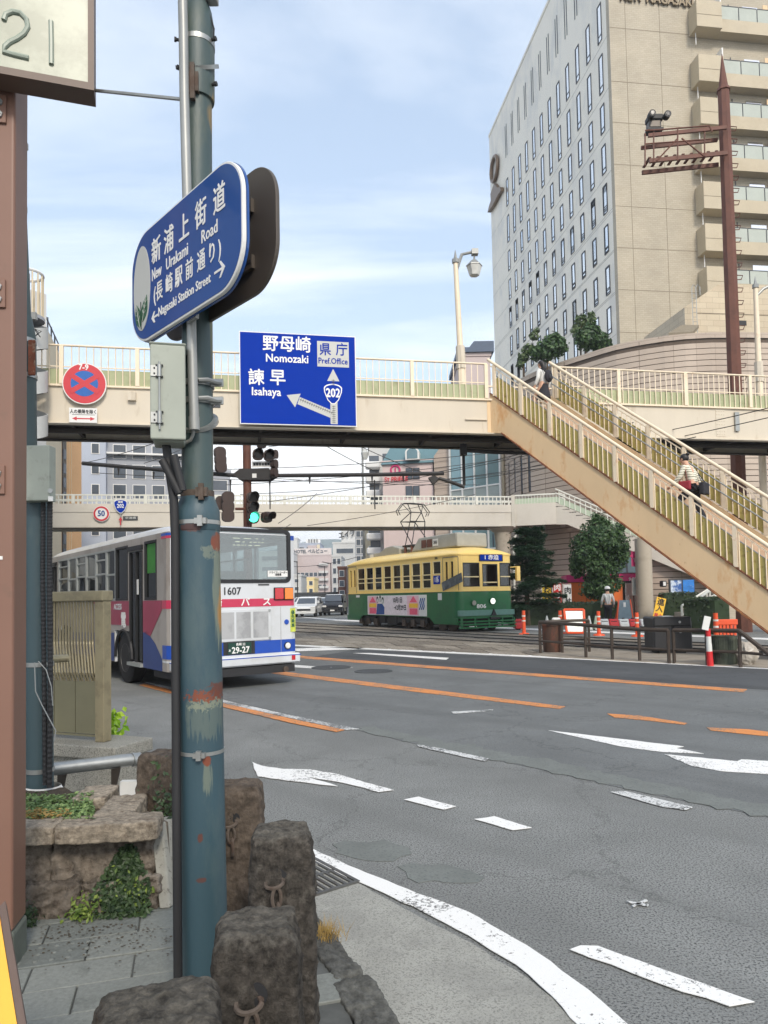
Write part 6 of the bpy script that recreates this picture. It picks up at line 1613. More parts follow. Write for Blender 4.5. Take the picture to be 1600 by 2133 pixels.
m_tail = pm('tail_red', S(190, 40, 48), rough=.2, var=.1, scale=60, coat=.6); m_amb = pm('tail_amber', S(232, 130, 40), rough=.2, var=.1, scale=60, coat=.6)
for u, m_, nm in ((1.84, m_tail, 'tail_light'), (2.03, m_amb, 'turn_light'), (.08, m_amb, 'turn_light'), (.27, m_tail, 'tail_light')):
    f = rbox(u-.005, u+.185, 1.455, 1.675, .0, .03, m_dkframe, nm+'_housing', bevel=.01); rbox(u+.008, u+.172, 1.468, 1.662, .0305, .045, m_, nm, f, bevel=.012)
# radiator grille with three panels
g_ = rbox(.40, 1.78, .785, 1.315, .0, .018, m_bw, 'engine_grille', bevel=.006)
m_gp = pm('grille_grey', S(168, 170, 172), rough=.6, var=.05, scale=3, stain=S(110, 112, 114), samt=.4, sscale=2.5)
for a, b in ((.46, .74), (.78, 1.09), (1.13, 1.39), (1.44, 1.72)):
    f = rbox(a, b, .835, 1.27, .0185, .022, m_gp, 'grille_panel', g_)
for z in (.82, 1.285): mb = MB(RMt); mb.cyl((1.745, -.018, z), (1.745, -.03, z), .022, n=12); mb.build('latch', m_aluf, g_)
m_plate = pm('plate_green', S(22, 62, 52), rough=.4)
pl = rbox(.98, 1.40, .58, .765, .006, .02, m_plate, 'number_plate', bevel=.004); rbox(.90, 1.47, .565, .78, .0, .0055, m_black, 'plate_holder', pl)
text('29-27', .145, m_letter, bus, RMt @ Matrix.Translation((1.20, -.024, .638)), 'lettering', .004, .001, .95)
text('長崎 22', .052, m_letter, bus, RMt @ Matrix.Translation((1.20, -.024, .735)), 'lettering', .001, .001, 1)
text('あ', .045, m_letter, bus, RMt @ Matrix.Translation((1.005, -.024, .64)), 'lettering', .001, .001, 1)
rbox(1.965, 1.972, .56, 1.34, .004, .006, m_gp, 'panel_seam')
mb = MB(RMt); mb.cyl((2.08, -.002, 1.075), (2.08, -.012, 1.075), .044, n=16); mb.build('fuel_cap', m_bb, bus)
mb = MB(RMt); mb.cyl((2.09, -.002, .665), (2.09, -.03, .665), .062, n=20); f = mb.build('reverse_light_ring', m_black, bus); mb = MB(RMt); mb.cyl((2.09, -.0305, .665), (2.09, -.045, .665), .052, .040, 20); mb.build('reverse_light', m_signwhite, f, smooth=True)
rbox(2.155, 2.255, .90, 1.31, .004, .007, pm('sticker_yellowgreen', S(190, 200, 80), rough=.5, var=.25, scale=14), 'vertical_sticker')
text('優\n先\n乗\n車', .075, MATS['emblem_green'], bus, RMt @ Matrix.Translation((2.205, -.010, 1.12)), 'lettering', .002, .0005, 1)
MB().box(-.10, .02, -BWd+.0, .0, .375, .535).build('rear_bumper', m_bw, bus, bevel=.02)
MB().box(-.103, .0, -BWd-.004, .004, .50, .515).build('bumper_line', m_bb, bus)
rbox(2.12, 2.19, .42, .50, .101, .106, m_tail, 'reflector'); rbox(.10, .17, .42, .50, .101, .106, m_tail, 'reflector')
MB().box(-.06, 1.0, -BWd+.1, -.1, .22, .35).build('underbody', m_black, bus)
mb = MB(); mb.cyl((-.08, -2.02, .27), (.4, -2.02, .27), .05, n=12); mb.build('exhaust', m_iron, bus, smooth=True)
MB().box(.1, BL-.1, -BWd+.06, -.06, .38, .46).build('floor', m_int, bus)
for x in (2.34, 6.6):
    wheel(bus, (x, -.17, .46), .46, .26, m_tyre, m_rim, 1); wheel(bus, (x, -BWd+.17, .46), .46, .26, m_tyre, m_rim, -1)
    mb = MB(); a_ = [(x+.50*math.cos(rad(q)), 0, .46+.50*math.sin(rad(q))) for q in range(0, 181, 15)]
    mb.tube([(p[0], -.01, p[2]) for p in a_], .03, 6, False); mb.build('wheel_arch_trim', m_black, bus)
    MB().box(x-.5, x+.5, -.42, -.36, .4, .95).build('wheel_well', m_black, bus)
# inside: seats, rear bench, poles, two passengers' seats in view
rbox(.12, 1.62, 1.70, 1.98, -.75, -.62, pm('seat_back_pale', S(150, 162, 152), rough=.8), 'rear_bench_back')
for x in (2.2, 3.0, 3.8, 4.6, 5.4, 6.2):
    for y in (-.5, -1.75):
        MB().box(x, x+.42, y-.32, y+.32, .9, 1.05).box(x, x+.10, y-.32, y+.32, 1.05, 1.62).build('seat', m_seat, bus, bevel=.03)
for x, y in ((1.9, -.75), (3.4, -.8), (3.4, -1.5), (5.2, -.8), (5.2, -1.5)): mb = MB(); mb.cyl((x, y, .46), (x, y, 2.55), .016, n=8); mb.build('grab_pole', m_creamrust, bus)
for z in (2.2,): mb = MB(); mb.cyl((.6, -.6, z), (7.5, -.6, z), .015, n=6); mb.cyl((.6, -1.7, z), (7.5, -1.7, z), .015, n=6); mb.build('ceiling_rail', m_aluf, bus)
MB().box(.3, BL-.2, -BWd+.1, -.1, 2.50, 2.54).build('ceiling', m_gp, bus)

# ------------------------------------------------------------------ people
m_skin = pm('skin', S(206, 162, 136), rough=.6, var=.04); m_hair = pm('hair_black', S(28, 25, 26), rough=.5, var=.2, scale=60)
def skinned(name, verts, edges, radii, mat, parent, root=0, sub=2):
    me = bpy.data.meshes.new(name); me.from_pydata([tuple(v) for v in verts], edges, [])
    ob = bpy.data.objects.new('tmp', me); COL.objects.link(ob)
    sk = ob.modifiers.new('skin', 'SKIN'); sk.use_smooth_shade = True
    if not me.skin_vertices: 
        bpy.context.view_layer.objects.active = ob
    ly = me.skin_vertices[0].data if me.skin_vertices else None
    if ly is None:
        raise RuntimeError('no skin layer')
    for i, r in enumerate(radii):
        ly[i].radius = (r, r) if not isinstance(r, tuple) else r; ly[i].use_root = (i == root)
    ss = ob.modifiers.new('sub', 'SUBSURF'); ss.levels = ss.render_levels = sub
    dg = bpy.context.evaluated_depsgraph_get()
    m2 = bpy.data.meshes.new_from_object(ob.evaluated_get(dg)); bpy.data.objects.remove(ob); bpy.data.meshes.remove(me)
    m2.materials.clear(); m2.materials.append(mat); m2.polygons.foreach_set('use_smooth', [True]*len(m2.polygons))
    return link(name, m2, parent)
def person(label, loc, heading, H, top_m, bot_m, hair='short', lean=0.0, legs=((.08, 0), (-.10, .04)), arms=((.06, -.28), (.02, -.30)), skirt=False, cap=None, shoes=None, group=None, turn=0.0):
    """local x is forward, y to the person's left; heading = world angle of forward"""
    p = thing('person', label, 'person', loc, heading, group, world=False)
    h = H; V_ = Vector
    up = lambda f, z: V_((math.sin(lean)*(z-.53)*h*1.0 if z > .53 else 0, 0, 0))
    pel = V_((0, 0, .53*h))
    def tor(z, x=0, y=0): return V_((x*h+math.sin(lean)*(z-.53)*h, y*h, .53*h+math.cos(lean)*(z-.53)*h))
    wa, ch, nk, hd = tor(.62), tor(.76), tor(.845), tor(.93, .015)
    sh = [tor(.805, 0, .105), tor(.805, 0, -.105)]
    V0 = [pel, wa, ch, nk, hd]; E0 = [(0, 1), (1, 2), (2, 3), (3, 4)]
    R0 = [(.075*h, .09*h), (.062*h, .08*h), (.07*h, .095*h), .032*h, .052*h]
    # radii tuples are x,y of the skin; keep round for robustness
    R0 = [.078*h, .068*h, .080*h, .033*h, .056*h]
    hips, knees, ankles, toes = [], [], [], []
    for s_, (fx, lift) in zip((1, -1), legs):
        hp = V_((0, s_*.052*h, .50*h)); an = V_((fx*h, s_*.055*h, .04*h+lift*h)); kn = hp.lerp(an, .5)+V_((.045*h+abs(lift)*.9*h, 0, .01*h)); to = an+V_((.085*h, s_*.008*h, -.022*h))
        hips.append(hp); knees.append(kn); ankles.append(an); toes.append(to)
    for hp, kn, an, to in zip(hips, knees, ankles, toes):
        i = len(V0); V0 += [hp, kn, an, to]; E0 += [(0, i), (i, i+1), (i+1, i+2), (i+2, i+3)]; R0 += [.062*h, .040*h, .025*h, .02*h]
    el_, wr_ = [], []
    for s_, S_, (fx, dz) in zip((1, -1), sh, arms):
        wr = S_+V_((fx*h, s_*.05*h, dz*h)); el = S_.lerp(wr, .5)+V_((-.035*h, s_*.02*h, -.02*h))
        d = (wr-el).normalized(); ha = wr+d*.035*h
        i = len(V0); V0 += [S_, el, wr, ha]; E0 += [(2, i), (i, i+1), (i+1, i+2), (i+2, i+3)]; R0 += [.034*h, .025*h, .016*h, .020*h]
        el_.append(el); wr_.append(wr)
        b = d.orthogonal().normalized(); c_ = d.cross(b)
        for q in range(5):
            off = b*((q-2)*.0085*h); L_ = (.040, .046, .050, .047, .036)[q]*h*(.8 if q == 0 else 1)
            base = ha+off*.8; m_ = base+d*L_*.5+c_*.006*h+off*.2; tp = base+d*L_+c_*.018*h*s_
            if q == 0: m_ = base+d*L_*.3+b*-.018*h; tp = m_+d*L_*.5
            j = len(V0); V0 += [m_, tp]; E0 += [(i+3, j), (j, j+1)]; R0 += [.0058*h, .0045*h]
    skinned('body', V0, E0, R0, m_skin, p)
    # clothes
    T = [tor(.545), tor(.62), tor(.76), tor(.815)]; TE = [(0, 1), (1, 2), (2, 3)]; TR = [.086*h, .076*h, .088*h, .055*h]
    for s_, el, wr in zip(sh, el_, wr_):
        i = len(T); T += [s_, el, wr]; TE += [(2, i), (i, i+1), (i+1, i+2)]; TR += [.044*h, .035*h, .026*h]
    skinned('top', T, TE, TR, top_m, p)
    if skirt:
        mb = MB(); n = 20; prof = [(.080, .56), (.088, .50), (.11, .40), (.125, .30), (.12, .298)]
        mb.lathe([(r*h, z*h) for r, z in prof], n); mb.build('skirt', bot_m, p, smooth=True)
    else:
        B = [pel+V_((0, 0, .02*h))]; BE = []; BR = [.086*h]
        for hp, kn, an in zip(hips, knees, ankles):
            i = len(B); B += [hp, kn, an+V_((0, 0, .01*h))]; BE += [(0, i), (i, i+1), (i+1, i+2)]; BR += [.070*h, .050*h, .036*h]
        skinned('trousers', B, BE, BR, bot_m, p)
    for an, to in zip(ankles, toes):
        mb = MB(); c = an.lerp(to, .5); mb.ell((c.x, c.y, c.z-.006*h), .075*h, .028*h, .024*h, 12, 6); mb.build('shoe', shoes or m_black, p, smooth=True)
    # head details: face, ears, hair
    fw_ = V_((math.cos(turn), math.sin(turn), 0))
    mb = MB(); c = hd+V_((0, 0, .012*h)); mb.ell(tuple(c), .058*h, .050*h, .066*h, 14, 10); hdob = mb.build('head', m_skin, p, smooth=True)
    mb = MB(); n_ = c+fw_*.056*h+V_((0, 0, -.008*h)); mb.ell(tuple(n_), .010*h, .008*h, .013*h, 8, 6); mb.build('nose', m_skin, hdob, smooth=True)
    sd_ = V_((-fw_.y, fw_.x, 0))
    for s_ in (1, -1):
        mb = MB(); e = c+fw_*.050*h+sd_*s_*.020*h+V_((0, 0, .004*h)); mb.ell(tuple(e), .006*h, .007*h, .005*h, 8, 6); mb.build('eye', m_black, hdob, smooth=True)
        mb = MB(); e = c+sd_*s_*.050*h+V_((0, 0, -.004*h)); mb.ell(tuple(e), .012*h, .006*h, .017*h, 8, 6); mb.build('ear', m_skin, hdob, smooth=True)
    mb = MB(); e = c+fw_*.052*h+V_((0, 0, -.034*h)); mb.ell(tuple(e), .005*h, .014*h, .004*h, 8, 4); mb.build('mouth', m_red, hdob, smooth=True)
    mb = MB(); hc = c-fw_*.010*h+V_((0, 0, .012*h)); mb.ell(tuple(hc), .062*h, .057*h, .064*h, 14, 10)
    if hair == 'long':
        mb.tube([hc-fw_*.03*h, hc-fw_*.045*h+V_((0, 0, -.06*h)), hc-fw_*.05*h+V_((0, 0, -.13*h)), hc-fw_*.045*h+V_((0, 0, -.18*h))], [.05*h, .052*h, .046*h, .028*h], 12)
    if hair == 'bun': mb.ell(tuple(hc-fw_*.05*h+V_((0, 0, .05*h))), .026*h, .026*h, .024*h, 10, 8)
    mb.build('hair', m_hair, hdob, smooth=True)
    if cap is not None:
        mb = MB(); mb.lathe([(.078*h, 0), (.076*h, .012*h), (.068*h, .045*h), (.045*h, .07*h), (.01*h, .08*h)], 18, tuple(hc+V_((0, 0, .012*h)))); mb.ell(tuple(hc+fw_*.06*h+V_((0, 0, .018*h))), .045*h, .055*h, .006*h, 12, 4); mb.build('helmet', cap, p, smooth=True)
    return p
m_cw = pm('shirt_white', S(214, 214, 210), rough=.85, var=.06, scale=12); m_cb = pm('cloth_black', S(40, 40, 46), rough=.85, var=.15, scale=14)
def wavy_mat():
    m = bpy.data.materials.new('sweater_wavy'); m.use_nodes = True; t = NT(m); o = t.n('ShaderNodeOutputMaterial')
    tcn = t.n('ShaderNodeTexCoord').outputs['Object']
    wv_ = t.n('ShaderNodeTexWave', {'Vector': tcn, 'Scale': 5.5, 'Distortion': 3.0, 'Detail': 1.0, 'Detail Scale': 2.0}, wave_type='BANDS', bands_direction='Z')
    mr = t.n('ShaderNodeMapRange', {0: wv_.outputs['Fac'], 1: .10, 2: .22})
    mx = t.n('ShaderNodeMix', {'Factor': mr.outputs[0], 'A': rgba(S(110, 112, 90)), 'B': rgba(S(222, 218, 200))}, data_type='RGBA')
    b = t.n('ShaderNodeBsdfPrincipled', {'Base Color': mx.outputs['Result'], 'Roughness': .9}); t.t.links.new(b.outputs[0], o.inputs[0]); return m
upd = -td; hd_up = math.atan2(upd.y, upd.x)
def on_stair(t, w): q = JB+td*t+wv*w; k = math.floor((t-.10)/(8.5/NT_)); q.z = 7.10-SLOPE*(.10+k*(8.5/NT_))-.30; return q
q = on_stair(.72, .52)
pA = person('girl with long black hair and white shirt near the top of the footbridge stair', tuple(q), hd_up, 1.52, m_cw, m_cb, 'long', .08, ((.10, .10), (-.10, .0)), ((.05, -.27), (-.02, -.28)), skirt=True)
def child_mb(mb, nm, mat, p, **k): return mb.build(nm, mat, p, **k)
bk = thing('backpack', 'dark backpack on the back of the girl climbing the stair', 'backpack', tuple(q), hd_up, world=False)
h = 1.52; mb = MB(); mb.ell((-.115*h, 0, .69*h), .055*h, .095*h, .115*h, 14, 10); mb.build('bag', m_cb, bk, smooth=True)
for s_ in (1, -1): mb = MB(); mb.tube([(-.09*h, s_*.07*h, .79*h), (.01*h, s_*.072*h, .845*h), (.085*h, s_*.075*h, .77*h), (.04*h, s_*.09*h, .63*h)], .013*h, 6); mb.build('strap', m_cb, bk, smooth=True)
mb = MB(); mb.ell((-.165*h, 0, .66*h), .016*h, .06*h, .05*h, 10, 8); mb.build('pocket', m_black, bk, smooth=True)
q = on_stair(4.95, .42)
pB = person('person with short black hair in a cream wavy-striped knit climbing the lower stair', tuple(q), hd_up, 1.66, wavy_mat(), m_cb, 'bun', .28, ((.11, .11), (-.12, .0)), ((.16, -.24), (-.10, -.26)))
h = 1.66
rb = thing('shoulder_bag', 'dark red shoulder bag worn by the person in the wavy knit', 'bag', tuple(q), hd_up, world=False)
MB().box(-.02*h, .15*h, .10*h, .15*h, .47*h, .60*h).build('bag', pm('bag_red', S(150, 44, 56), rough=.6), rb, bevel=.03, seg=2)
mb = MB(); mb.tube([(.02*h, .14*h, .60*h), (.05*h, .12*h, .74*h), (.07*h, .07*h, .83*h), (.10*h, .09*h, .72*h), (.13*h, .14*h, .60*h)], .008*h, 6); mb.build('strap', pm('strap_brown', S(110, 60, 44), rough=.6), rb, smooth=True)
tb2 = thing('tote_bag', 'black tote bag hanging behind the person in the wavy knit', 'bag', tuple(q), hd_up, world=False)
MB().box(-.17*h, -.10*h, -.12*h, .07*h, .40*h, .565*h).build('bag', m_cb, tb2, bevel=.025, seg=2)
mb = MB(); mb.tube([(-.13*h, .04*h, .565*h), (-.08*h, .03*h, .70*h), (-.06*h, -.03*h, .70*h), (-.13*h, -.09*h, .565*h)], .006*h, 6); mb.build('strap', m_black, tb2, smooth=True)
wk = gz(1268, 1302, 0); 
person('road worker in white helmet and white shirt with reflective straps', (wk.x, wk.y, 0), rad(80), 1.66, pm('work_shirt', S(196, 198, 196), rough=.85, var=.08, scale=10), m_cb, 'short', .05, ((.03, 0), (-.04, 0)), ((.05, -.26), (.04, -.27)), cap=m_whitep)
hv = thing('safety_harness', 'reflective safety harness over the road worker\'s shirt', 'harness', (wk.x, wk.y, 0), rad(80), world=False)
for s_ in (1, -1): mb = MB(); h = 1.66; mb.tube([(-.02*h, s_*.06*h, .82*h), (-.088*h, s_*.055*h, .74*h), (-.085*h, s_*.03*h, .60*h), (-.075*h, s_*.02*h, .56*h)], .012*h, 6); mb.build('strap', m_letter, hv)
for px_, lb, tm, ht in ((1083, 'pedestrian in a black jacket and pale cap on the far footbridge', m_cb, True), (1042, 'pedestrian in a dark coat on the far footbridge, bareheaded', m_cb, False)):
    q = at(px_, 1050, 42.2); q.z = z1-.12
    person(lb, tuple(q), rad(10), 1.6, tm, m_cb, 'short', .0, ((.02, 0), (-.02, 0)), ((.20, -.12), (.02, -.29)), cap=m_whitep if ht else None)
# two riders inside the bus
for x, y, lb in ((3.05, -1.72, 'seated rider silhouetted on the right inside the bus'), (3.85, -1.30, 'seated rider silhouetted near the middle of the bus')):
    rr = thing('person', lb, 'person', (-3.38, 11.3, 0), math.atan2(.8, -.6), world=False)
    skinned('body', [(x, y, 1.05), (x, y, 1.32), (x, y, 1.60), (x, y, 1.72), (x+.02, y, 1.86), (x, y+.2, 1.58), (x+.05, y+.26, 1.3), (x+.3, y+.15, 1.15), (x, y-.2, 1.58), (x+.05, y-.26, 1.3), (x+.3, y-.15, 1.15), (x+.4, y+.1, 1.02), (x+.42, y+.1, .62), (x+.4, y-.1, 1.02), (x+.42, y-.1, .62)],
            [(0, 1), (1, 2), (2, 3), (3, 4), (2, 5), (5, 6), (6, 7), (2, 8), (8, 9), (9, 10), (0, 11), (11, 12), (0, 13), (13, 14)], [.15, .13, .14, .06, .09, .07, .05, .03, .07, .05, .03, .08, .05, .08, .05], m_cb, rr)
    mb = MB(); mb.ell((x-.01, y, 1.90), .10, .09, .12, 12, 8); mb.build('hair', m_hair, rr, smooth=True)
# ------------------------------------------------------------------ tram
TRL, TRW = 10.2, 2.72
tf = Vector((.471, -.882, 0)).normalized(); tr_ = Vector((.882, .471, 0)).normalized()
TP1 = Vector((2.84, 28.0, 0)); TO = TP1+tr_*TRW/2
tram = thing('tram', 'cream over green vintage tram number 806 crossing the junction', 'tram', tuple(TO), math.atan2(tf.y, tf.x), world=False)
m_tfr = pm('tram_frame', S(228, 210, 160), rough=.4, var=.02)
m_ty = pm('tram_cream', S(246, 212, 124), rough=.35, var=.03, scale=1.2, coat=.25); m_tg = pm('tram_green', S(18, 102, 56), rough=.35, var=.06, scale=1.5, coat=.3, stain=S(20, 64, 44), samt=.3, sscale=2)
m_tglass = glassmat('tram_glass', (.22, .22, .23), .03)
m_tblind = pm('blind_grey', S(120, 122, 122), rough=.8, var=.1)
m_troof = pm('roof_grey', S(160, 158, 148), rough=.7, var=.08, scale=3)
rr_ = .28
def arc(cx_, cy_, r, a0, a1, n=5): return [Vector((cx_+r*math.cos(rad(a0+(a1-a0)*i/n)), cy_+r*math.sin(rad(a0+(a1-a0)*i/n)))) for i in range(n+1)]
y0, y1 = -TRW/2, TRW/2
tp = [Vector((-TRL, 0))]+arc(-TRL+rr_, y0+rr_, rr_, 180, 270)+arc(-rr_, y0+rr_, rr_, -90, 0)+arc(-rr_, y1-rr_, rr_, 0, 90)+arc(-TRL+rr_, y1-rr_, rr_, 90, 180)+[Vector((-TRL, 0))]
ptm = Path(tp)
def sS(t): return ptm.cum[6]+(TRL-t-rr_)        # t metres behind the front on the visible side
def sF(v): return ptm.cum[12]+(v-rr_)           # v metres across the front from the visible side
def sO(t): return ptm.cum[18]+(t-rr_)
def t_of(px_): k = (px_-800)/1500; return (TP1.x-TP1.y*k)/(.471+.882*k)
def v_of(px_): k = (px_-800)/1500; return (TP1.y*k-TP1.x)/(.882-.471*k)
def zS(px_, py_):
    t = t_of(px_); Y = TP1.y+.882*t; hz = 1240.5-.0192*(px_-800); return 1.5+(hz-py_)*Y/1500
def zF(px_, py_):
    v = v_of(px_); Y = TP1.y+.471*v; hz = 1240.5-.0192*(px_-800); return 1.5+(hz-py_)*Y/1500
ZB = 1.61; ZW0, ZW1, ZWM = 1.76, 2.86, 2.32; ZE = 3.06
wpx = [(744.5, 759.5), (762.5, 777.2), (780.3, 795.2), (799, 814.6), (818.5, 834.2), (838, 853.8), (857.6, 875.6), (879.6, 897.5)]
wS = [(sS(t_of(a)), sS(t_of(b)), ZW0, ZW1) for a, b in wpx]
smallS = [(sS(t_of(901.5)), sS(t_of(918.5)), 2.32, 2.86)]
dS = [(sS(t_of(a)), sS(t_of(b)), 1.95, 2.80) for a, b in ((927, 933), (938.5, 944.5))]+[(sS(t_of(a)), sS(t_of(b)), 1.95, 2.80) for a, b in ((728.5, 732.5), (736, 740.5))]
fpx = [(964, 998.5), (1004.5, 1036), (1040.5, 1066.5)]
zfu = (zF(980, 1199), zF(980, 1172)); zfl = (zF(980, 1222), zF(980, 1203))
fW = [(sF(v_of(a)), sF(v_of(b)), zfl[0], zfu[1]+(-.05 if i == 1 else 0)) for i, (a, b) in enumerate(fpx)]
oW = [(sO(1.6+i*.95), sO(2.35+i*.95), ZW0, ZW1) for i in range(8)]
HS_ = wS+smallS+dS+fW+oW
MB().shell(tp, ZB, ZE, HS_, .06).build('upper_body', m_ty, tram)
MB().shell(tp, .56, ZB-.001, [], .06).build('lower_body', m_tg, tram)
MB().ribbon(tp, 0.01, ptm.L-.01, ZB-.01, ZB+.03, -.02, .02).build('belt_rail', m_ty, tram)
MB().ribbon(tp, 0.01, ptm.L-.01, ZE-.03, ZE+.02, -.03, .03).build('gutter', m_ty, tram)
domeroof(-TRL, 0, y0, y1, ZE, .40, px_=7, py_=2.4).build('roof', m_ty, tram, smooth=True)
# skirts below the ends, cut around the bogies
for a, b, c in ((0.0, 1.75, 2.15), (8.7, 10.15, 8.35)):
    for yy in (y0, y1-.05):
        mb = MB(); pts = [(-a-.28 if a == 0 else -a, .56), (-b, .56), (-b+.0 if a == 0 else -b, .30), (-a-.30 if a == 0 else -a-.1, .30)]
        pts = [(-(a+.05), .559), (-c if a == 0 else -c, .559), (-b if a == 0 else -a-.05, .30), (-(a+.05) if a == 0 else -b+.05, .30)] if a == 0 else [(-c, .559), (-b+.02, .559), (-b+.08, .30), (-a-.1, .30)]
        mb.prism([(x, yy, z) for x, z in pts], (0, .05, 0)); mb.build('skirt', m_tg, tram)
MB().box(-TRL+.3, -.3, y0+.1, y1-.1, .56, .66).build('floor', m_int, tram)
# windows
def tramwin(h, nm, bar=None, m_fr=None):
    s0_, s1_, a, b = h; w = .035 if nm != 'door_window' else .012
    fr = MB(); fr.ribbon(tp, s0_, s1_, a, a+w, -.006, .05); fr.ribbon(tp, s0_, s1_, b-w, b, -.006, .05); fr.ribbon(tp, s0_, s0_+w, a+w, b-w, -.006, .05); fr.ribbon(tp, s1_-w, s1_, a+w, b-w, -.006, .05)
    f = fr.build(nm, m_fr or m_tfr, tram)
    MB().ribbon(tp, s0_+w, s1_-w, a+w, b-w, .03, .006).build('pane', m_tglass, f)
    for z in (bar or ()): MB().ribbon(tp, s0_+w, s1_-w, z-.022, z+.022, -.008, .03).build('window_bar', m_tfr, f)
    return f
for i, h in enumerate(wS):
    f = tramwin(h, 'side_window', (ZWM, ZW0+.36))
    if i in (3, 7, 5, 6, 1): MB().ribbon(tp, h[0]+.09, h[1]-.09, 2.45, 2.70, .042, .004).build('window_poster', m_signwhite if i in (3, 7) else m_signgrey, f)
    if i in (1, 3, 5, 7): MB().ribbon(tp, h[0]+.04, h[1]-.04, ZW0+.38, ZWM-.02, .042, .004).build('blind', m_troof, f)
tramwin(smallS[0], 'side_window')
for h in dS: tramwin(h, 'door_window', None, m_ty)
for a, b in ((922.5, 951), (725.5, 742)):
    for px_ in (a, b): MB().ribbon(tp, sS(t_of(px_))-.012, sS(t_of(px_))+.012, ZB+.03, 2.95, -.012, .011).build('door_edge', m_hjoint, tram)
    MB().ribbon(tp, sS(t_of(a)), sS(t_of(b)), 2.95, 2.98, -.014, .013).build('door_edge', m_hjoint, tram)
for i, h in enumerate(fW):
    f = tramwin(h, 'front_window', (zfl[1]+.03 if i != 1 else zF(1020, 1213),), m_dkframe)
    # rounded upper pane frame
    a, b = h[0], h[1]
MB().ribbon(tp, sS(t_of(902.5)), sS(t_of(916.5)), 1.92, 2.27, -.010, .008).build('side_destination', m_blue2, tram)
def ontram(s_, z, off=-.02):     # frame on the shell at path position s_
    p = ptm.at(s_, off); e = .05; d = ptm.at(s_+e)-ptm.at(s_-e); return frame((p.x, p.y, z), (d.x, d.y, 0))
text('1系', .26, m_letter, tram, ontram(sS(t_of(909.5)), 2.09, -.014), 'lettering', .01, .002, .9)
dsg = MB().ribbon(tp, sF(v_of(998)), sF(v_of(1047)), zF(1020, 1169), zF(1020, 1154), -.03, .028).build('destination_box', m_dkframe, tram)
MB().ribbon(tp, sF(v_of(1000)), sF(v_of(1045)), zF(1020, 1167.5), zF(1020, 1155.5), -.036, .005).build('destination_face', m_blue2, dsg)
vm = (v_of(1000)+v_of(1045))/2
text('1 赤迫', .21, m_letter, tram, ontram(sF(vm), zF(1020, 1161.5), -.042), 'lettering', .008, .002, 1.25)
text('306', .15, m_ink, tram, ontram(sS(t_of(909)), 2.98, -.008), 'lettering', .002, .002, 1)
text('806', .22, m_letter, tram, ontram(sF(v_of(1000.5)), zF(1000, 1263), -.016), 'lettering', .014, .004, 1.4)
for px_, py_, r, lit in ((1023, 1252, .115, True), (984, 1256, .10, False)):
    M = ontram(sF(v_of(px_)), zF(px_, py_), 0); mb = MB(M); mb.cyl((0, 0, 0), (0, -.07, 0), r*1.25, r*1.15, 18); f = mb.build('headlight', m_tg, tram, smooth=True)
    mb = MB(M); mb.cyl((0, -.0705, 0), (0, -.085, 0), r, r*.9, 18); mb.build('lens', pm('headlight_on', (.9, .9, .86), rough=.2, emit=((1, .97, .9), .9)) if lit else m_troof, f)
MB().ribbon(tp, sF(.05), sF(TRW-.05), zF(1020, 1281), zF(1020, 1270), -.14, .13).build('bumper', pm('bumper_green', S(96, 138, 128), rough=.3, var=.08), tram)
MB().ribbon(tp, sF(.05), sF(TRW-.05), .53, zF(1020, 1282), -.09, .085).build('apron', m_tg, tram)
M = ontram(sF(v_of(1021)), zF(1020, 1275), -.15); plate(MB(M), [(-.12, -.12), (.12, -.12), (.0, .14)], -.05, 0).build('coupler_cover', m_black, tram)
MB(M).box(-.22, .22, -.12, .0, -.26, -.19).build('coupler', m_black, tram)
for z in (.42, .30, .18): MB().ribbon(tp, sF(.08), sF(TRW-.08), z-.025, z+.03, -.20, .03).build('guard_rail', m_tg, tram)
for v in (.15, .7, 1.36, 2.0, 2.57): MB().ribbon(tp, sF(v)-.03, sF(v)+.03, .16, .54, -.165, .04).build('guard_post', m_tg, tram)
# trucks and equipment
for x in (-2.9, -4.5, -7.6, -8.9, -1.0, -1.7): 
    for yy in (y0+.42, y1-.42):
        mb = MB(Matrix.Translation((x, yy, .33)) @ Matrix.Rotation(math.pi/2, 4, 'X')); mb.lathe([(.02, -.06), (.33, -.06), (.36, -.04), (.33, .06), (.02, .06)], 18); mb.build('tram_wheel', m_iron, tram, smooth=True)
for a, b in ((-4.9, -2.5), (-9.2, -7.2)):
    MB().box(a, b, y0+.12, y0+.24, .30, .50).build('truck_frame', m_black, tram)
    for k in range(3): MB().box(a+.3+.8*k, a+.6+.8*k, y0+.08, y0+.2, .14, .42).build('axle_box', m_iron, tram)
for a, b, z in ((-6.9, -6.3, .2), (-6.1, -5.2, .16), (-5.15, -4.95, .25)): MB().box(a, b, y0+.15, y0+.8, z, .56).build('equipment_box', m_black, tram, bevel=.02)
MB().box(-TRL+.8, -.5, y0+.45, y1-.45, .2, .57).build('underframe', m_black, tram)
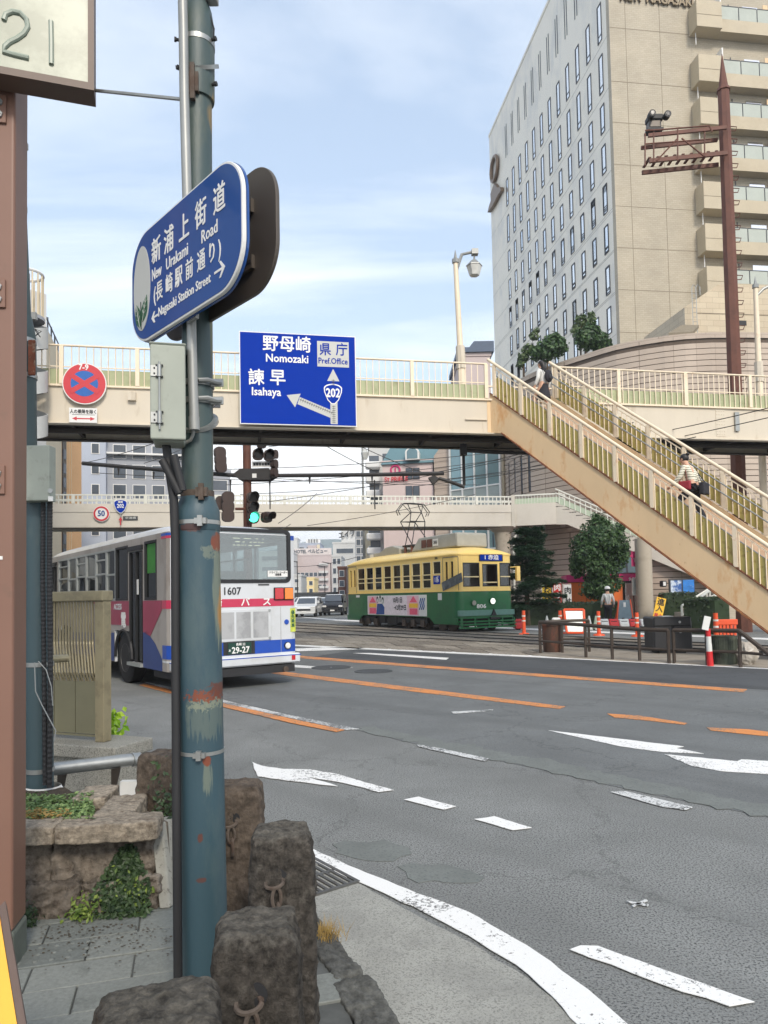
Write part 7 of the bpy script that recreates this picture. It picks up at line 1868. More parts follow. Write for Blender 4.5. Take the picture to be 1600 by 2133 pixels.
# advertising board on the side
a0_, a1_ = sS(t_of(765.5)), sS(t_of(887.5)); zA0, zA1 = .60, 1.50
ad_ = MB().ribbon(tp, a0_, a1_, zA0, zA1, -.03, .028).build('advert_board', m_signwhite, tram)
def adx(px_): return sS(t_of(px_))
def adz(py_): return zA0+(1277.5-py_)/(1277.5-1240)*(zA1-zA0) 
m_pink = pm('advert_pink', S(226, 186, 196), rough=.5, var=.05, scale=6); m_pink2 = pm('advert_rose', S(226, 92, 122), rough=.5); m_yel = pm('advert_yellow', S(240, 190, 60), rough=.5)
for p0, p1 in ((768, 787), (849, 871)): MB().ribbon(tp, adx(p0-1), adx(p1+1), zA0+.03, zA1-.03, -.034, .003).build('advert_field', m_pink, ad_)
MB().ribbon(tp, adx(800), adx(848), zA0+.03, zA1-.03, -.0335, .003).build('advert_field', pm('advert_grey', S(224, 214, 220), rough=.5), ad_)
for p0, p1 in ((769, 784), (852, 870)):
    pm_ = (p0+p1)/2
    M = ontram((adx(p0)+adx(p1))/2, 0, -.036); w = (adx(p1)-adx(p0))/2
    mb = MB(M); plate(mb, [(-w*.9, .60+.58), (w*.9, 1.18), (0, 1.46)], -.003, 0); plate(mb, [(-w*.9, .66), (w*.9, .66), (w*.9, .92), (-w*.9, .92)], -.003, 0); mb.build('advert_block', m_pink2, ad_)
    mb = MB(M); plate(mb, [(-w, .95), (w, .95), (w, 1.14), (-w, 1.14)], -.003, 0); mb.build('advert_band', m_yel, ad_)
M = ontram(adx(792), 0, -.037)
for dx_, z in ((-.28, 1.32), (.0, 1.36), (.26, 1.28)): plate(MB(M), ellipse(dx_, z, .10, .15, 14), -.003, 0).build('figure_print', m_ink, ad_); plate(MB(M), ellipse(dx_, z-.04, .06, .09, 12), -.006, -.0031).build('figure_face', m_signwhite, ad_)
mb = MB(M); plate(mb, [(-.42, .63), (.38, .63), (.42, .95), (.2, 1.12), (-.3, 1.12)], -.002, .0005); mb.build('figure_coat', m_sblue, ad_)
text('10月1日', .27, m_ink, tram, ontram(adx(828), 1.27, -.038), 'lettering', .008, .002, .95)
text('→2月29日', .27, m_ink, tram, ontram(adx(833), .94, -.038), 'lettering', .008, .002, .95)
M = ontram(adx(879), 1.10, -.037)
for k in (-1, 0, 1): mb = MB(M); mb.tube([(k*.15-.06, 0, -.22), (k*.15+.03, 0, -.08), (k*.15-.02, 0, .08), (k*.15+.07, 0, .26)], .025, 5); mb.build('advert_mark', m_sblue, ad_)
MB().ribbon(tp, adx(911), adx(919), zS(915, 1250), zS(915, 1236), -.008, .007).build('stop_notice', m_signwhite, tram)
MB().ribbon(tp, adx(741), adx(748), zS(744, 1244.5), zS(744, 1240), -.008, .007).build('small_plate', m_signwhite, tram)
M = ontram(adx(942), 2.0, -.02) ; MB(M @ Matrix.Rotation(rad(-14), 4, 'Y')).box(-.75, .72, -.004, .0, -.20, .16).build('door_advert', pm('door_print', S(90, 96, 100), rough=.4, var=.7, scale=4), tram)
# roof equipment: two grey housings, pantograph
mb = MB(); mb.prism([(-4.6, -.75, 3.42), (-.85, -.75, 3.42), (-.95, -.72, 3.98), (-1.05, -.66, 4.02), (-4.05, -.66, 4.02)], (0, 1.5, 0)); ac = mb.build('air_conditioner', m_troof, tram, bevel=.06, seg=2)
MB().box(-2.72, -2.28, -.757, -.751, 3.56, 3.86).build('number_plate', m_signwhite, ac)
text('306', .20, m_ink, tram, frame((-2.50, -.765, 3.71), (1, 0, 0)), 'lettering', .002, .002, 1)
for x in (-3.45, -2.98): MB().box(x-.2, x+.2, -.757, -.751, 3.54, 3.88).build('louvre', m_rustpole, ac)
mb = MB(); mb.prism([(-9.0, -.6, 3.38), (-5.9, -.6, 3.38), (-5.9, -.6, 3.70), (-6.6, -.6, 3.86), (-7.3, -.6, 3.82), (-7.9, -.6, 3.62), (-9.0, -.6, 3.60)], (0, 1.2, 0)); hb = mb.build('resistor_housing', m_troof, tram, bevel=.05, seg=2)
MB().box(-8.95, -8.55, -.607, -.601, 3.40, 3.56).build('number_plate', m_signwhite, hb)
MB().box(-6.5, -6.0, -.5, .5, 3.4, 3.62).build('pantograph_base', m_black, tram)
for x, y in ((-5.5, -.5), (-5.5, .5), (-4.9, -.5), (-4.9, .5)): mb = MB(); mb.cyl((x, y, 3.35), (x, y, 3.75), .07, n=8); mb.build('insulator', m_rustpole, tram)
MB().box(-5.7, -4.75, -.55, .55, 3.72, 3.80).build('pantograph_frame', m_black, tram)
pt = []
zmid, ztp = 4.95, 5.75
for y in (-.5, .5):
    for (a, b) in (((-4.9, y, 3.8), (-6.1, y*.8, zmid)), ((-6.1, y*.8, zmid), (-5.3, y*.55, zmid+.38)), ((-5.3, y*.55, zmid+.38), (-5.6, y*.55, ztp)), ((-5.5, y, 3.8), (-5.2, y*.8, zmid-.05))): pt.append((a, b))
for a, b in (((-6.1, -.4, zmid), (-6.1, .4, zmid)), ((-5.2, -.4, zmid-.05), (-5.2, .4, zmid-.05)), ((-6.1, -.4, zmid), (-5.2, .4, zmid-.05)), ((-5.3, -.28, zmid+.38), (-5.3, .28, zmid+.38)), ((-4.9, -.5, 3.8), (-6.1, .4, zmid)), ((-5.2, -.4, zmid-.05), (-5.3, -.28, zmid+.38)), ((-5.2, .4, zmid-.05), (-5.3, .28, zmid+.38))): pt.append((a, b))
for y in (-.05, .12): pt.append(((-5.55+y, -.28-.02, ztp), (-5.55+y, .3, ztp)))
mb = MB()
for a, b in pt: mb.cyl(a, b, .022, n=6)
mb.tube([(-5.5, -.75, ztp-.55), (-5.5, -.85, ztp-.35), (-5.5, -.55, ztp), (-5.5, 0, ztp+.03), (-5.5, .55, ztp), (-5.5, .85, ztp-.35), (-5.5, .75, ztp-.55)], .022, 6)
mb.tube([(-5.7, -.75, ztp-.55), (-5.7, -.85, ztp-.35), (-5.7, -.55, ztp), (-5.7, 0, ztp+.03), (-5.7, .55, ztp), (-5.7, .85, ztp-.35), (-5.7, .75, ztp-.55)], .022, 6)
for y in (-.55, .55): mb.cyl((-5.6, y, ztp-.02), (-5.35, y*.55, zmid+.38), .018, n=5)
mb.build('pantograph', m_black, tram)
mb = MB(); mb.tube([(-.15, y1-.05, 2.55), (-.1, y1+.35, 2.58)], .02, 6); mb.box(-.16, -.06, y1+.25, y1+.42, 2.0, 2.6); mb.build('mirror', m_ty, tram)
MB().box(-2.2, -2.15, y1, y1+.02, .9, 1.5)
# inside
m_red_seat = pm('tram_seat', S(112, 34, 44), rough=.9, var=.15, scale=8)
MB().box(-9.3, -2.2, y1-.55, y1-.12, .95, 1.75).build('bench', m_red_seat, tram); MB().box(-9.3, -2.2, y1-.14, y1-.11, 2.05, 2.7).build('inner_board', m_red_seat, tram)
for k in range(9): mb = MB(); mb.cyl((-9.2+k*.9, -.7, .66), (-9.2+k*.9, -.7, 3.0), .02, n=6); mb.build('grab_pole', m_aluf, tram)
MB().box(-1.1, -.7, -.5, .5, .66, 1.9).build('driver_desk', m_int, tram)

# ------------------------------------------------------------------ trees
m_bark = pm('bark', S(84, 72, 60), rough=.95, var=.25, scale=14, bump=.02, bscale=18)
m_tl = leafmat('leaf_dark', S(34, 62, 34), S(84, 114, 66), 1.2); m_cl = leafmat('leaf_conifer', S(30, 56, 40), S(68, 98, 70), 1.2)
m_bl = leafmat('leaf_shrub', S(44, 66, 38), S(104, 124, 80), 2); m_hl = leafmat('leaf_hedge', S(26, 42, 24), S(54, 74, 42), 3)
def lobes_pts(lobes, n, r):
    pts = []; tot = sum(l[3]**2 for l in lobes)
    for (x, y, z, R, *sq) in lobes:
        sq = sq[0] if sq else 1
        for _ in range(int(n*R*R/tot)):
            d = Vector((r.gauss(0, 1), r.gauss(0, 1), r.gauss(0, 1))).normalized()
            k = (.4+.6*r.random()**.5)*(1+.4*noise.noise(d*2.6+Vector((x, y, z))))
            pts.append((Vector((x, y, z))+Vector((d.x*R*k, d.y*R*k, d.z*R*k*sq)), (d.x, d.y, d.z)))
    return pts
def tree(label, base, trunk_pts, tr, lobes, n, size, mat, seed, name='tree', limbs=True, asp=.6):
    t = thing(name, label, 'tree', tuple(base)); r = random.Random(seed)
    mb = MB(); mb.tube([base+Vector(p) for p in trunk_pts], tr, 10); tk = mb.build('trunk', m_bark, t, smooth=True)
    if limbs:
        for l in lobes[:6]:
            a = base+Vector(trunk_pts[-1]); b = Vector(l[:3]); mb = MB(); mb.tube([a-Vector((0, 0, .3)), a.lerp(b, .5)+Vector((0, 0, -.15)), b], [tr[-1]*.7, tr[-1]*.4, tr[-1]*.15], 6); mb.build('limb', m_bark, t, smooth=True)
    leafcloud(lobes_pts(lobes, n, r), size, r, up=.25, asp=asp).build('crown', mat, t)
    return t
b = gz(1252, 1296, 0); Yt = b.y; s_ = Yt/1500
def lp_(px_, py_, rpx, dy=0.0, sq=1.0): q = at(px_, py_, Yt+dy); return (q.x, q.y, q.z, rpx*s_, sq)
top_l = [lp_(1248, 1125, 46, -.1), lp_(1215, 1135, 26, .3), lp_(1284, 1132, 27, -.2), lp_(1248, 1095, 24, .2), lp_(1225, 1160, 30, -.4), lp_(1276, 1160, 30, .4), lp_(1205, 1165, 18, 0), lp_(1298, 1160, 14, 0), lp_(1250, 1185, 26, -.3),
         lp_(1203, 1188, 16, .2), lp_(1238, 1205, 22, .3), lp_(1275, 1182, 20, .1), lp_(1225, 1228, 18, -.2), lp_(1252, 1222, 26, -.3), lp_(1280, 1215, 20, .3), lp_(1243, 1238, 14, 0), lp_(1265, 1235, 14, .1), lp_(1195, 1178, 9, 0), lp_(1302, 1140, 10, 0), lp_(1240, 1078, 10, 0), lp_(1292, 1100, 12, .1)]
tree('round-crowned broadleaf street tree with two clumps standing before the orange shop', b, [(0, 0, 0), (.02, 0, .7), (.05, 0, 1.6), (0, 0, 2.6)], [.17, .13, .11, .08], top_l, 12000, .078, m_tl, 11)
b = gz(1105, 1302, 0); Yt = 33.0; s_ = Yt/1500; b = Vector((at(1098, 1250, Yt).x, Yt, 0)); r = random.Random(21)
con = thing('conifer_tree', 'dark layered conifer standing directly behind the tram front', 'tree', tuple(b))
mb = MB(); mb.cyl(b, b+Vector((0, 0, 4.3)), .13, .03, 8); mb.build('trunk', m_bark, con)
pts = []
for k in range(62):
    z = .8+3.6*(k/62)**.9; L = 1.85*(1-(z-.6)/5.2)**.6*(.7+.5*r.random()); a = r.random()*6.28
    d = Vector((math.cos(a), math.sin(a), .10)); n_ = int(110+L*190)
    for i in range(n_):
        u = r.random()**.6*L; w = .10+.20*(1-u/L)
        pts.append((b+Vector((0, 0, z))+d*u+Vector((-d.y, d.x, 0))*r.gauss(0, w)+Vector((0, 0, r.gauss(0, .05)-.06*u*u)), (0, 0, 1)))
leafcloud(pts, .085, r, up=1.2, asp=.35).build('crown', m_cl, con)
# shrubs on the annex roof
for i, (lb, Y, lobes, n, size) in enumerate((
    ('bushy roof shrub at the left of the annex roof', 42, ((1140, 728, 26), (1160, 722, 22), (1118, 735, 16), (1155, 705, 14)), 2300, .11),
    ('tall thin sapling with pale leaves at the left end of the roof shrubs', 42.5, ((1090, 745, 12), (1100, 728, 12), (1113, 700, 10), (1084, 758, 9), (1118, 688, 6)), 520, .11),
    ('large dark roof shrub in front of the white hotel side', 41.5, ((1220, 705, 24), (1245, 712, 22), (1262, 718, 14), (1232, 690, 18)), 2600, .11),
    ('open roof sapling rising above the dark roof shrub', 41.8, ((1210, 668, 12), (1226, 672, 14), (1204, 682, 12), (1232, 660, 8), (1196, 690, 9)), 620, .11))):
    c = at(lobes[0][0], 745, Y); c.z = zTOP; s_ = Y/1500
    L_ = [(at(a, b_, Y).x, Y, at(a, b_, Y).z, rr*s_) for a, b_, rr in lobes]
    tree(lb, c, [(0, 0, -.4), (0, 0, .5), (.1, 0, max(.6, L_[0][2]-zTOP))], [.07, .05, .03], L_, n, size, m_bl if i in (1, 3) else m_tl, 30+i, 'shrub')
def hedge(label, pts2, z0, z1, w, n, seed, name='hedge'):
    r = random.Random(seed); P_ = Path(pts2); pts = []
    for _ in range(n):
        q = P_.at(r.random()*P_.L, (r.random()-.5)*w); f = r.random()
        z = z0+(z1-z0)*(1-(1-f)**2); pts.append((Vector((q.x, q.y, z+r.gauss(0, .03))), (0, -.6, .7)))
    h = thing(name, label, 'hedge', (P_.at(0).x, P_.at(0).y, z0))
    mb = MB(); mb.ribbon(pts2, 0, P_.L, z0, z1-.06, -w/2+.06, w-.12); mb.build('inner_mass', m_hl, h)
    leafcloud(pts, .055, r, up=.2).build('foliage', m_hl, h)
hx = lambda px_, Y: (at(px_, 1280, Y).x, Y)
hedge('long clipped dark hedge behind the barriers at the foot of the shops', [hx(1060, 33.6), hx(1200, 33.4), hx(1300, 33.2)], 0, .98, .9, 5200, 41)
hedge('low hedge under the two blue posters right of the concrete column', [hx(1378, 34), hx(1450, 34)], .3, 1.35, .8, 1500, 42)
hedge('dark shrub bed by the white stair rail under the footbridge stair', [hx(1440, 25), hx(1505, 24)], 0, 1.2, .9, 1300, 43, 'shrub_bed')
# ------------------------------------------------------------------ shopfront on the annex
SF = thing('shopfront', 'orange shop front with a magenta fascia set into the annex wall', 'shop', tuple(at(1260, 1300, 36)))
sf0, sf1 = at(1184, 1280, 37.6), at(1338, 1280, 37.0); sv = (sf1-sf0); sv.z = 0; sl_ = sv.length; SM_ = frame((sf0.x, sf0.y, 0), sv)
zsf = lambda py_: at(1260, py_, 37.3).z
m_or = pm('shop_orange', S(222, 112, 48), rough=.5, var=.05, scale=1); m_mag = pm('shop_magenta', S(196, 48, 110), rough=.5, var=.05)
for k in range(3): MB(SM_).box(k*.92+.02, (k+1)*.92-.01, -.06, 3.4, 0, zsf(1212)).build('orange_panel', m_or, SF)
MB(SM_).box(-.05, sl_, -.12, 3.4, zsf(1211), zsf(1196)).build('fascia', m_mag, SF)
MB(SM_).box(-.06, .0, -.13, .4, 0, zsf(1212)).build('end_trim', m_mag, SF)
MB(SM_).box(2.78, sl_, .15, 2.4, 0, zsf(1212)).build('entrance_recess', m_int, SF)
MB(SM_).box(2.78, sl_-.05, -.10, -.04, zsf(1216), zsf(1203)-.02).build('sign_band', pm('sign_dark', S(52, 34, 44), rough=.5), SF)
text('9:00-4', .26, m_letter, SF, SM_ @ Matrix.Translation((3.35, -.13, zsf(1208))), 'lettering', .004, .004, .9)
MB(SM_).box(2.9, 3.3, .10, .14, .05, 2.0).build('glass_door', m_hglass, SF); MB(SM_).box(3.34, 3.74, .10, .14, .05, 2.0).build('glass_door', m_hglass, SF)
MB(SM_).box(1.9, 3.9, 1.2, 2.6, zsf(1193), zsf(1160)).build('upper_window', m_bayglass, SF)
for k in range(4): MB(SM_).box(1.9+k*.64, 1.96+k*.64, 1.17, 1.198, zsf(1193), zsf(1160)).build('window_bar', m_hframe, SF)
def hang_sign(name, label, px0, px1, py0, py1, Y, mat, txt, tm, size, cat='banner', pole=True, vertical=True, bold=.01, sx=1.0, group=None):
    a, b = at(px0, py1, Y), at(px1, py0, Y); w, h = b.x-a.x, b.z-a.z
    t = thing(name, label, cat, (a.x, a.y, 0 if pole else a.z), group=group)
    M = Matrix.Translation((a.x+w/2, Y, a.z+h/2))
    MB(M).box(-w/2, w/2, 0, .02, -h/2, h/2).build('panel', mat, t)
    n = len(txt)
    for i, ch in enumerate(txt): text(ch, size, tm, t, M @ Matrix.Translation((0, -.006, h/2-(i+.55)*h/max(n, 1) if n > 1 else 0)), 'lettering', bold, .003, sx)
    if pole: mb = MB(); mb.cyl((a.x-.03, Y+.03, 0), (a.x-.03, Y+.03, b.z+.05), .02, n=6); mb.build('pole', m_whitep, t); mb = MB(); mb.cyl((a.x-.03, Y+.03, b.z+.03), (b.x, Y+.03, b.z+.03), .012, n=6); mb.build('cross_bar', m_whitep, t)
    return t
m_by = pm('banner_yellow', S(214, 182, 50), rough=.8, var=.06); m_brd = pm('banner_red', S(196, 44, 40), rough=.8, var=.06)
hang_sign('banner', 'yellow upright banner with dark lettering by the conifer', 1131, 1148, 1218, 1268, 35.2, m_by, 'お弁当', m_ink, .38)
hang_sign('banner', 'red upright banner with white lettering between the yellow and the black ones', 1154, 1169, 1215, 1265, 35.0, m_brd, '肉の日', m_letter, .36)
hang_sign('banner', 'black and white upright banner beside the orange shop front', 1176, 1190, 1218, 1265, 35.0, m_signwhite, '肉丼', m_ink, .36, bold=.03)
hang_sign('poster_board', 'small brown and yellow poster board low behind the hedge', 1108, 1124, 1250, 1270, 35.4, m_rustpole, '', m_ink, .1, 'poster')
t = hang_sign('shop_sign', 'magenta hanging sign with white arrow above the shop entrance', 1316, 1339, 1148, 1180, 36.2, m_mag, '行', m_letter, .42, 'shop sign', False, bold=.01)
q = at(1322, 1158, 36.19); mb = MB(Matrix.Translation(q)); plate(mb, [(-.28, .0), (.0, .14), (.0, -.14)], -.02, -.005); mb.build('arrow', m_mag, t)
PB = thing('poster_case', 'pair of blue and white posters in a dark wall case', 'poster case', tuple(at(1420, 1247, 36.9)))
a, b = at(1395, 1250, 36.9), at(1446, 1206, 36.9)
MB().box(a.x, b.x, 36.85, 36.98, a.z, b.z).build('case', m_hframe, PB)
mpA = pm('poster_white_blue', S(196, 208, 222), rough=.4, var=.1, speck=S(44, 92, 160), spscale=2.6, spthr=.52); mpB = pm('poster_blue', S(40, 120, 200), rough=.4, var=.3, scale=2, stain=S(214, 224, 232), sscale=2.2, sthr=.6, samt=.8, zs=3)
w = b.x-a.x
MB().box(a.x+.06, a.x+w*.47, 36.83, 36.848, a.z+.06, b.z-.06).build('poster', mpA, PB); MB().box(a.x+w*.53, b.x-.04, 36.83, 36.848, a.z+.12, b.z-.04).build('poster', mpB, PB)
WL = thing('wall_light', 'small white wall lamp left of the posters', 'lamp', tuple(at(1383, 1216, 37))); q = at(1383, 1216, 37.0); MB().box(q.x-.12, q.x+.12, 36.9, 37.3, q.z-.16, q.z+.16).build('housing', m_black, WL, bevel=.04); MB().box(q.x-.08, q.x+.05, 36.86, 36.899, q.z-.1, q.z+.1).build('lens', m_signwhite, WL)
mb = MB(); q = at(1337, 1200, 36.3); PP = thing('white_pipe_post', 'thin cream downpipe standing left of the concrete column', 'pipe', (q.x, q.y, 0)); mb.cyl((q.x, q.y, 0), (q.x, q.y, at(1337, 1150, 36.3).z), .07, n=8); mb.build('pipe', m_white2, PP, smooth=True); MB().box(q.x-.5, q.x-.2, q.y, q.y+.1, at(1335, 1240, 36.3).z, at(1335, 1205, 36.3).z).build('notice', m_signgrey, PP)
# white stair rail and steps under the stair
SRL = thing('white_stair_rail', 'white metal stair railing climbing to the right behind the recycling bin', 'railing', tuple(at(1440, 1300, 30)))
for k, Y in ((0, 29.5), (1, 31.0)):
    a, b = at(1420+14*(1-k), 1262, Y), at(1520, 1200, Y+2)
    mb = MB(); mb.tube([a, b], .05, 6); mb.tube([a-Vector((0, 0, .4)), b-Vector((0, 0, .4))], .035, 6); mb.build('rail', m_white2, SRL)
    for i in range(5): q = a.lerp(b, i/4); mb = MB(); mb.cyl((q.x, q.y, max(0, q.z-1.1)), q, .045, n=6); mb.build('post', m_white2, SRL)
for i in range(7): q = at(1432+14*i, 1290, 29.8+.3*i); MB().box(q.x-.3, q.x+3, q.y, q.y+2, .17*i, .17*i+.17).build('step', m_conc, SRL)

# ------------------------------------------------------------------ roadworks things between the tracks
m_dor = pm('delineator_orange', S(232, 92, 52), rough=.45, var=.05); m_brw = pm('barrier_white', S(216, 218, 214), rough=.5, var=.04); m_brr = pm('barrier_red', S(206, 44, 48), rough=.5, var=.05)
for i, (px_, py_, top_, lb) in enumerate(((1092, 1322, 1272, 'orange delineator post beside the tram front'), (1168, 1320, 1272, 'orange delineator post left of the framed board'), (1248, 1324, 1273, 'orange delineator post at the left end of the barrier row'), (1328, 1326, 1276, 'orange delineator post in the middle of the barrier row'), (1493, 1345, 1277, 'orange delineator post behind the leaning white notice'))):
    b = gz(px_, py_, 0); zt_ = at(px_, top_, b.y).z
    d = thing('delineator_post', lb, 'delineator', tuple(b), group='orange delineator posts')
    mb = MB(); mb.lathe([(.20, 0), (.18, .05), (.07, .07)], 14, tuple(b)); mb.build('base', m_dor, d, smooth=True)
    mb = MB(); mb.cyl(b+Vector((0, 0, .07)), Vector((b.x, b.y, zt_)), .065, .06, 12); p = mb.build('post', m_dor, d, smooth=True)
    for z in (.55, .75): mb = MB(); mb.cyl((b.x, b.y, zt_*z), (b.x, b.y, zt_*z+.05), .0665, n=12); mb.build('reflective_band', m_brw, p)
def wbar(px0, px1, py0, py1, Y, mat, label):
    a, b = at(px0, py1, Y), at(px1, py0, Y); t = thing('water_barrier', label, 'barrier', (a.x, Y, 0), group='red and white water barriers')
    w, h = b.x-a.x-.02, b.z
    mb = MB(Matrix.Translation((a.x, Y, 0))); pr = [(0, -.22, .04), (0, .22, .04), (0, .2, h*.45), (0, .09, h), (0, -.09, h), (0, -.2, h*.45)]; mb.prism(pr, (w, 0, 0)); mb.build('body', mat, t, bevel=.03)
    for x in (.1, w-.2): MB(Matrix.Translation((a.x, Y, 0))).box(x, x+.1, -.2, .2, 0, .045).build('foot', m_black, t)
    mb = MB(Matrix.Translation((a.x+w/2, Y, h-.01))); mb.lathe([(.06, 0), (.06, .05), (.02, .06)], 10); mb.build('filler_cap', m_black, t)
    MB(Matrix.Translation((a.x+w/2, Y-.13, h*.72))).box(-.12, .12, -.02, .02, -.02, .02).build('hand_slot', m_black, t)
for a, b, m_, lb in ((1071, 1088, m_brr, 'red water barrier at the tram\'s right side'), (1250, 1267, m_brw, 'white water barrier at the left end of the row'), (1268, 1288, m_brr, 'red water barrier, left one of the row'), (1289, 1309, m_brw, 'white water barrier between the two red ones'), (1310, 1327, m_brr, 'red water barrier, right one of the row'), (1333, 1354, m_brw, 'white water barrier next to the black recycling bin')):
    wbar(a, b, 1289, 1312, 29.5, m_, lb)
for px_, lb in ((1140, 'white traffic cone left of the framed board'), (1228, 'white traffic cone right of the framed board'), (1242, 'pale green cone by the left delineator of the barrier row')):
    Y = 28.5; b = gz(px_, 1312, 0); b = Vector((at(px_, 1310, Y).x, Y, 0)); zt_ = at(px_, 1283, Y).z
    c = thing('traffic_cone', lb, 'cone', tuple(b), group='pale traffic cones'); MB(Matrix.Translation(b)).box(-.18, .18, -.18, .18, 0, .04).build('base', m_brw, c); mb = MB(Matrix.Translation(b)); mb.lathe([(.13, .04), (.03, zt_), (.01, zt_+.01)], 12); mb.build('cone', m_brw if px_ != 1242 else m_greenf, c, smooth=True)
q = gz(1215, 1322, 0); Y = q.y; FBD = thing('framed_board', 'silver board in an orange frame standing on the tram bed', 'board', tuple(q))
c4 = [at(1181, 1318, Y), at(1218, 1318, Y), at(1216, 1270, Y+.35), at(1175, 1270, Y+.35)]
mb = MB()
for i in range(4): mb.cyl(c4[i], c4[(i+1) % 4], .045, n=6)
mb.build('frame', m_dor, FBD); MB().prism([p+Vector((0, .01, 0)) for p in c4], (0, .02, 0)).build('sheet', pm('reflective_sheet', S(150, 156, 158), rough=.35, metal=.3, var=.25, scale=1.2), FBD)
for i in (0, 1): mb = MB(); mb.cyl(c4[3-i], (c4[i].x, Y+.9, 0), .03, n=6); mb.build('leg', m_dor, FBD)
q = Vector((at(1300, 1290, 31.5).x, 31.5, 0)); SB = thing('sandwich_sign', 'grey sandwich sign standing right of the road worker', 'sign', tuple(q))
zt_ = at(1300, 1250, 31.5).z; MB().prism([(q.x-.36, 31.2, .1), (q.x+.3, 31.2, .1), (q.x+.26, 31.45, zt_), (q.x-.2, 31.45, zt_)], (0, .04, 0)).build('front_panel', pm('sign_slate', S(108, 128, 138), rough=.5), SB); MB().prism([(q.x-.36, 31.75, .1), (q.x+.3, 31.75, .1), (q.x+.26, 31.5, zt_), (q.x-.2, 31.5, zt_)], (0, .03, 0)).build('rear_panel', m_dor, SB)
for x0_, x1_ in ((-.44, -.22), (.32, .28)): mb = MB(); mb.cyl((q.x+x0_, 31.19, 0), (q.x+x1_, 31.44, zt_+.03), .03, n=6); mb.build('frame_leg', m_dor, SB)
MB().box(q.x-.05, q.x+.05, 31.36, 31.40, zt_-.3, zt_-.1).build('white_mark', m_letter, SB)
q = Vector((at(1372, 1300, 23).x, 23.0, 0)); YS = thing('no_entry_board', 'tilted yellow board with red and black no entry lettering', 'sign', tuple(q))
a, b = at(1362, 1288, 23), at(1386, 1246, 23); cxm = (a.x+b.x)/2; M = Matrix.Translation((cxm, 23, (a.z+b.z)/2)) @ Matrix.Rotation(rad(14), 4, 'Y')
MB(M).box(-.15, .15, 0, .03, -.36, .34).build('panel', m_yel, YS)
for ch, z, m_ in (('進', .19, m_ink), ('入', -.03, m_ink), ('禁止', -.24, m_red)): text(ch, .24 if len(ch) == 1 else .13, m_, YS, M @ Matrix.Translation((0, -.005, z)), 'lettering', .006, .002, 1)
mb = MB(); mb.cyl((cxm-.1, 23.03, 0), (cxm-.05, 23.03, a.z+.1), .025, n=6); mb.build('stand', m_brw, YS)
# pedestrian fence of dark pipes
m_pipe = pm('pipe_brown', S(64, 54, 46), rough=.55, var=.2, scale=8, stain=S(120, 106, 92), samt=.4, sscale=22, sthr=.62)
PFN = thing('pipe_fence', 'dark brown pipe fence along the traffic island kerb', 'fence', tuple(gz(1330, 1378)))
fb = [(1126, 1363), (1221, 1372), (1276, 1376), (1333, 1379), (1394, 1383), (1405, 1383), (1474, 1387), (1543, 1391)]
G_ = [gz(*p) for p in fb]; FH = [at(p[0], y, g.y).z for p, g, y in zip(fb, G_, (1296, 1302, 1307, 1311, 1313, 1313, 1313, 1314))]
for g, h in zip(G_, FH): mb = MB(); mb.cyl(g, (g.x, g.y, h), .036, n=8); mb.build('post', m_pipe, PFN, smooth=True)
for grp in ((0, 1, 2, 3, 4), (5, 6, 7)):
    mb = MB(); mb.tube([(G_[i].x, G_[i].y, FH[i]) for i in grp], .042, 8); mb.build('top_rail', m_pipe, PFN, smooth=True)
    mb = MB(); mb.tube([(G_[i].x, G_[i].y, FH[i]*.42) for i in grp], .028, 8); mb.build('lower_rail', m_pipe, PFN, smooth=True)
e_ = G_[-1]; e2 = gz(1630, 1398); mb = MB(); mb.tube([(e_.x, e_.y, FH[-1]), (e2.x, e2.y, .12)], .042, 8); mb.build('sloping_rail', m_pipe, PFN, smooth=True)
mb = MB(); mb.tube([(e_.x, e_.y, FH[-1]*.42), (e_.lerp(e2, .55).x, e_.lerp(e2, .55).y, FH[-1]*.40)], .028, 8); mb.build('lower_rail', m_pipe, PFN, smooth=True)
g2 = gz(1172, 1362); g3 = gz(1228, 1360); mb = MB()
for g in (g2, g3): mb.cyl(g, (g.x, g.y, .80), .034, n=8)
mb.tube([(G_[0].x, G_[0].y, FH[0]), (g2.x, g2.y, .80), (g3.x, g3.y, .80)], .036, 8); mb.tube([(g2.x, g2.y, .36), (g3.x, g3.y, .36)], .026, 8); mb.build('return_rail', m_pipe, PFN, smooth=True)
ISL = struct(flat('traffic_island', [gz(x, y) for x, y in ((1110, 1366), (1170, 1371), (1400, 1383), (1640, 1395), (1760, 1402), (1760, 1372), (1500, 1362), (1300, 1358), (1150, 1357))], .03, pm('island_concrete', S(150, 142, 130), rough=.9, var=.1, scale=3, stain=S(120, 112, 100), samt=.5, sscale=2), None, .03))
# bins
q = gz(1152, 1360); RBN = thing('rusted_drum_bin', 'rusted brown round bin behind the left end of the pipe fence', 'bin', tuple(q)); zt_ = at(1152, 1300, q.y).z; r_ = 23/1500*q.y*.93
mb = MB(); mb.lathe([(r_*.86, 0), (r_*.9, .02), (r_, zt_-.05), (r_*1.04, zt_-.04), (r_*1.04, zt_), (r_*.95, zt_), (r_*.8, .1)], 22, tuple(q)); mb.build('drum', pm('drum_rust', S(78, 58, 48), rough=.8, var=.25, scale=4, stain=S(128, 74, 56), samt=.7, sscale=3, zs=.4), RBN, smooth=True)
mb = MB(); mb.lathe([(r_*.94, zt_-.012), (r_*.5, zt_-.01)], 18, tuple(q)); mb.build('contents', m_black, RBN); c = q+Vector((.05, 0, zt_)); MB().box(c.x-.05, c.x+.16, c.y-.05, c.y+.05, c.z, c.z+.16).build('litter_cup', m_brw, RBN, bevel=.03)
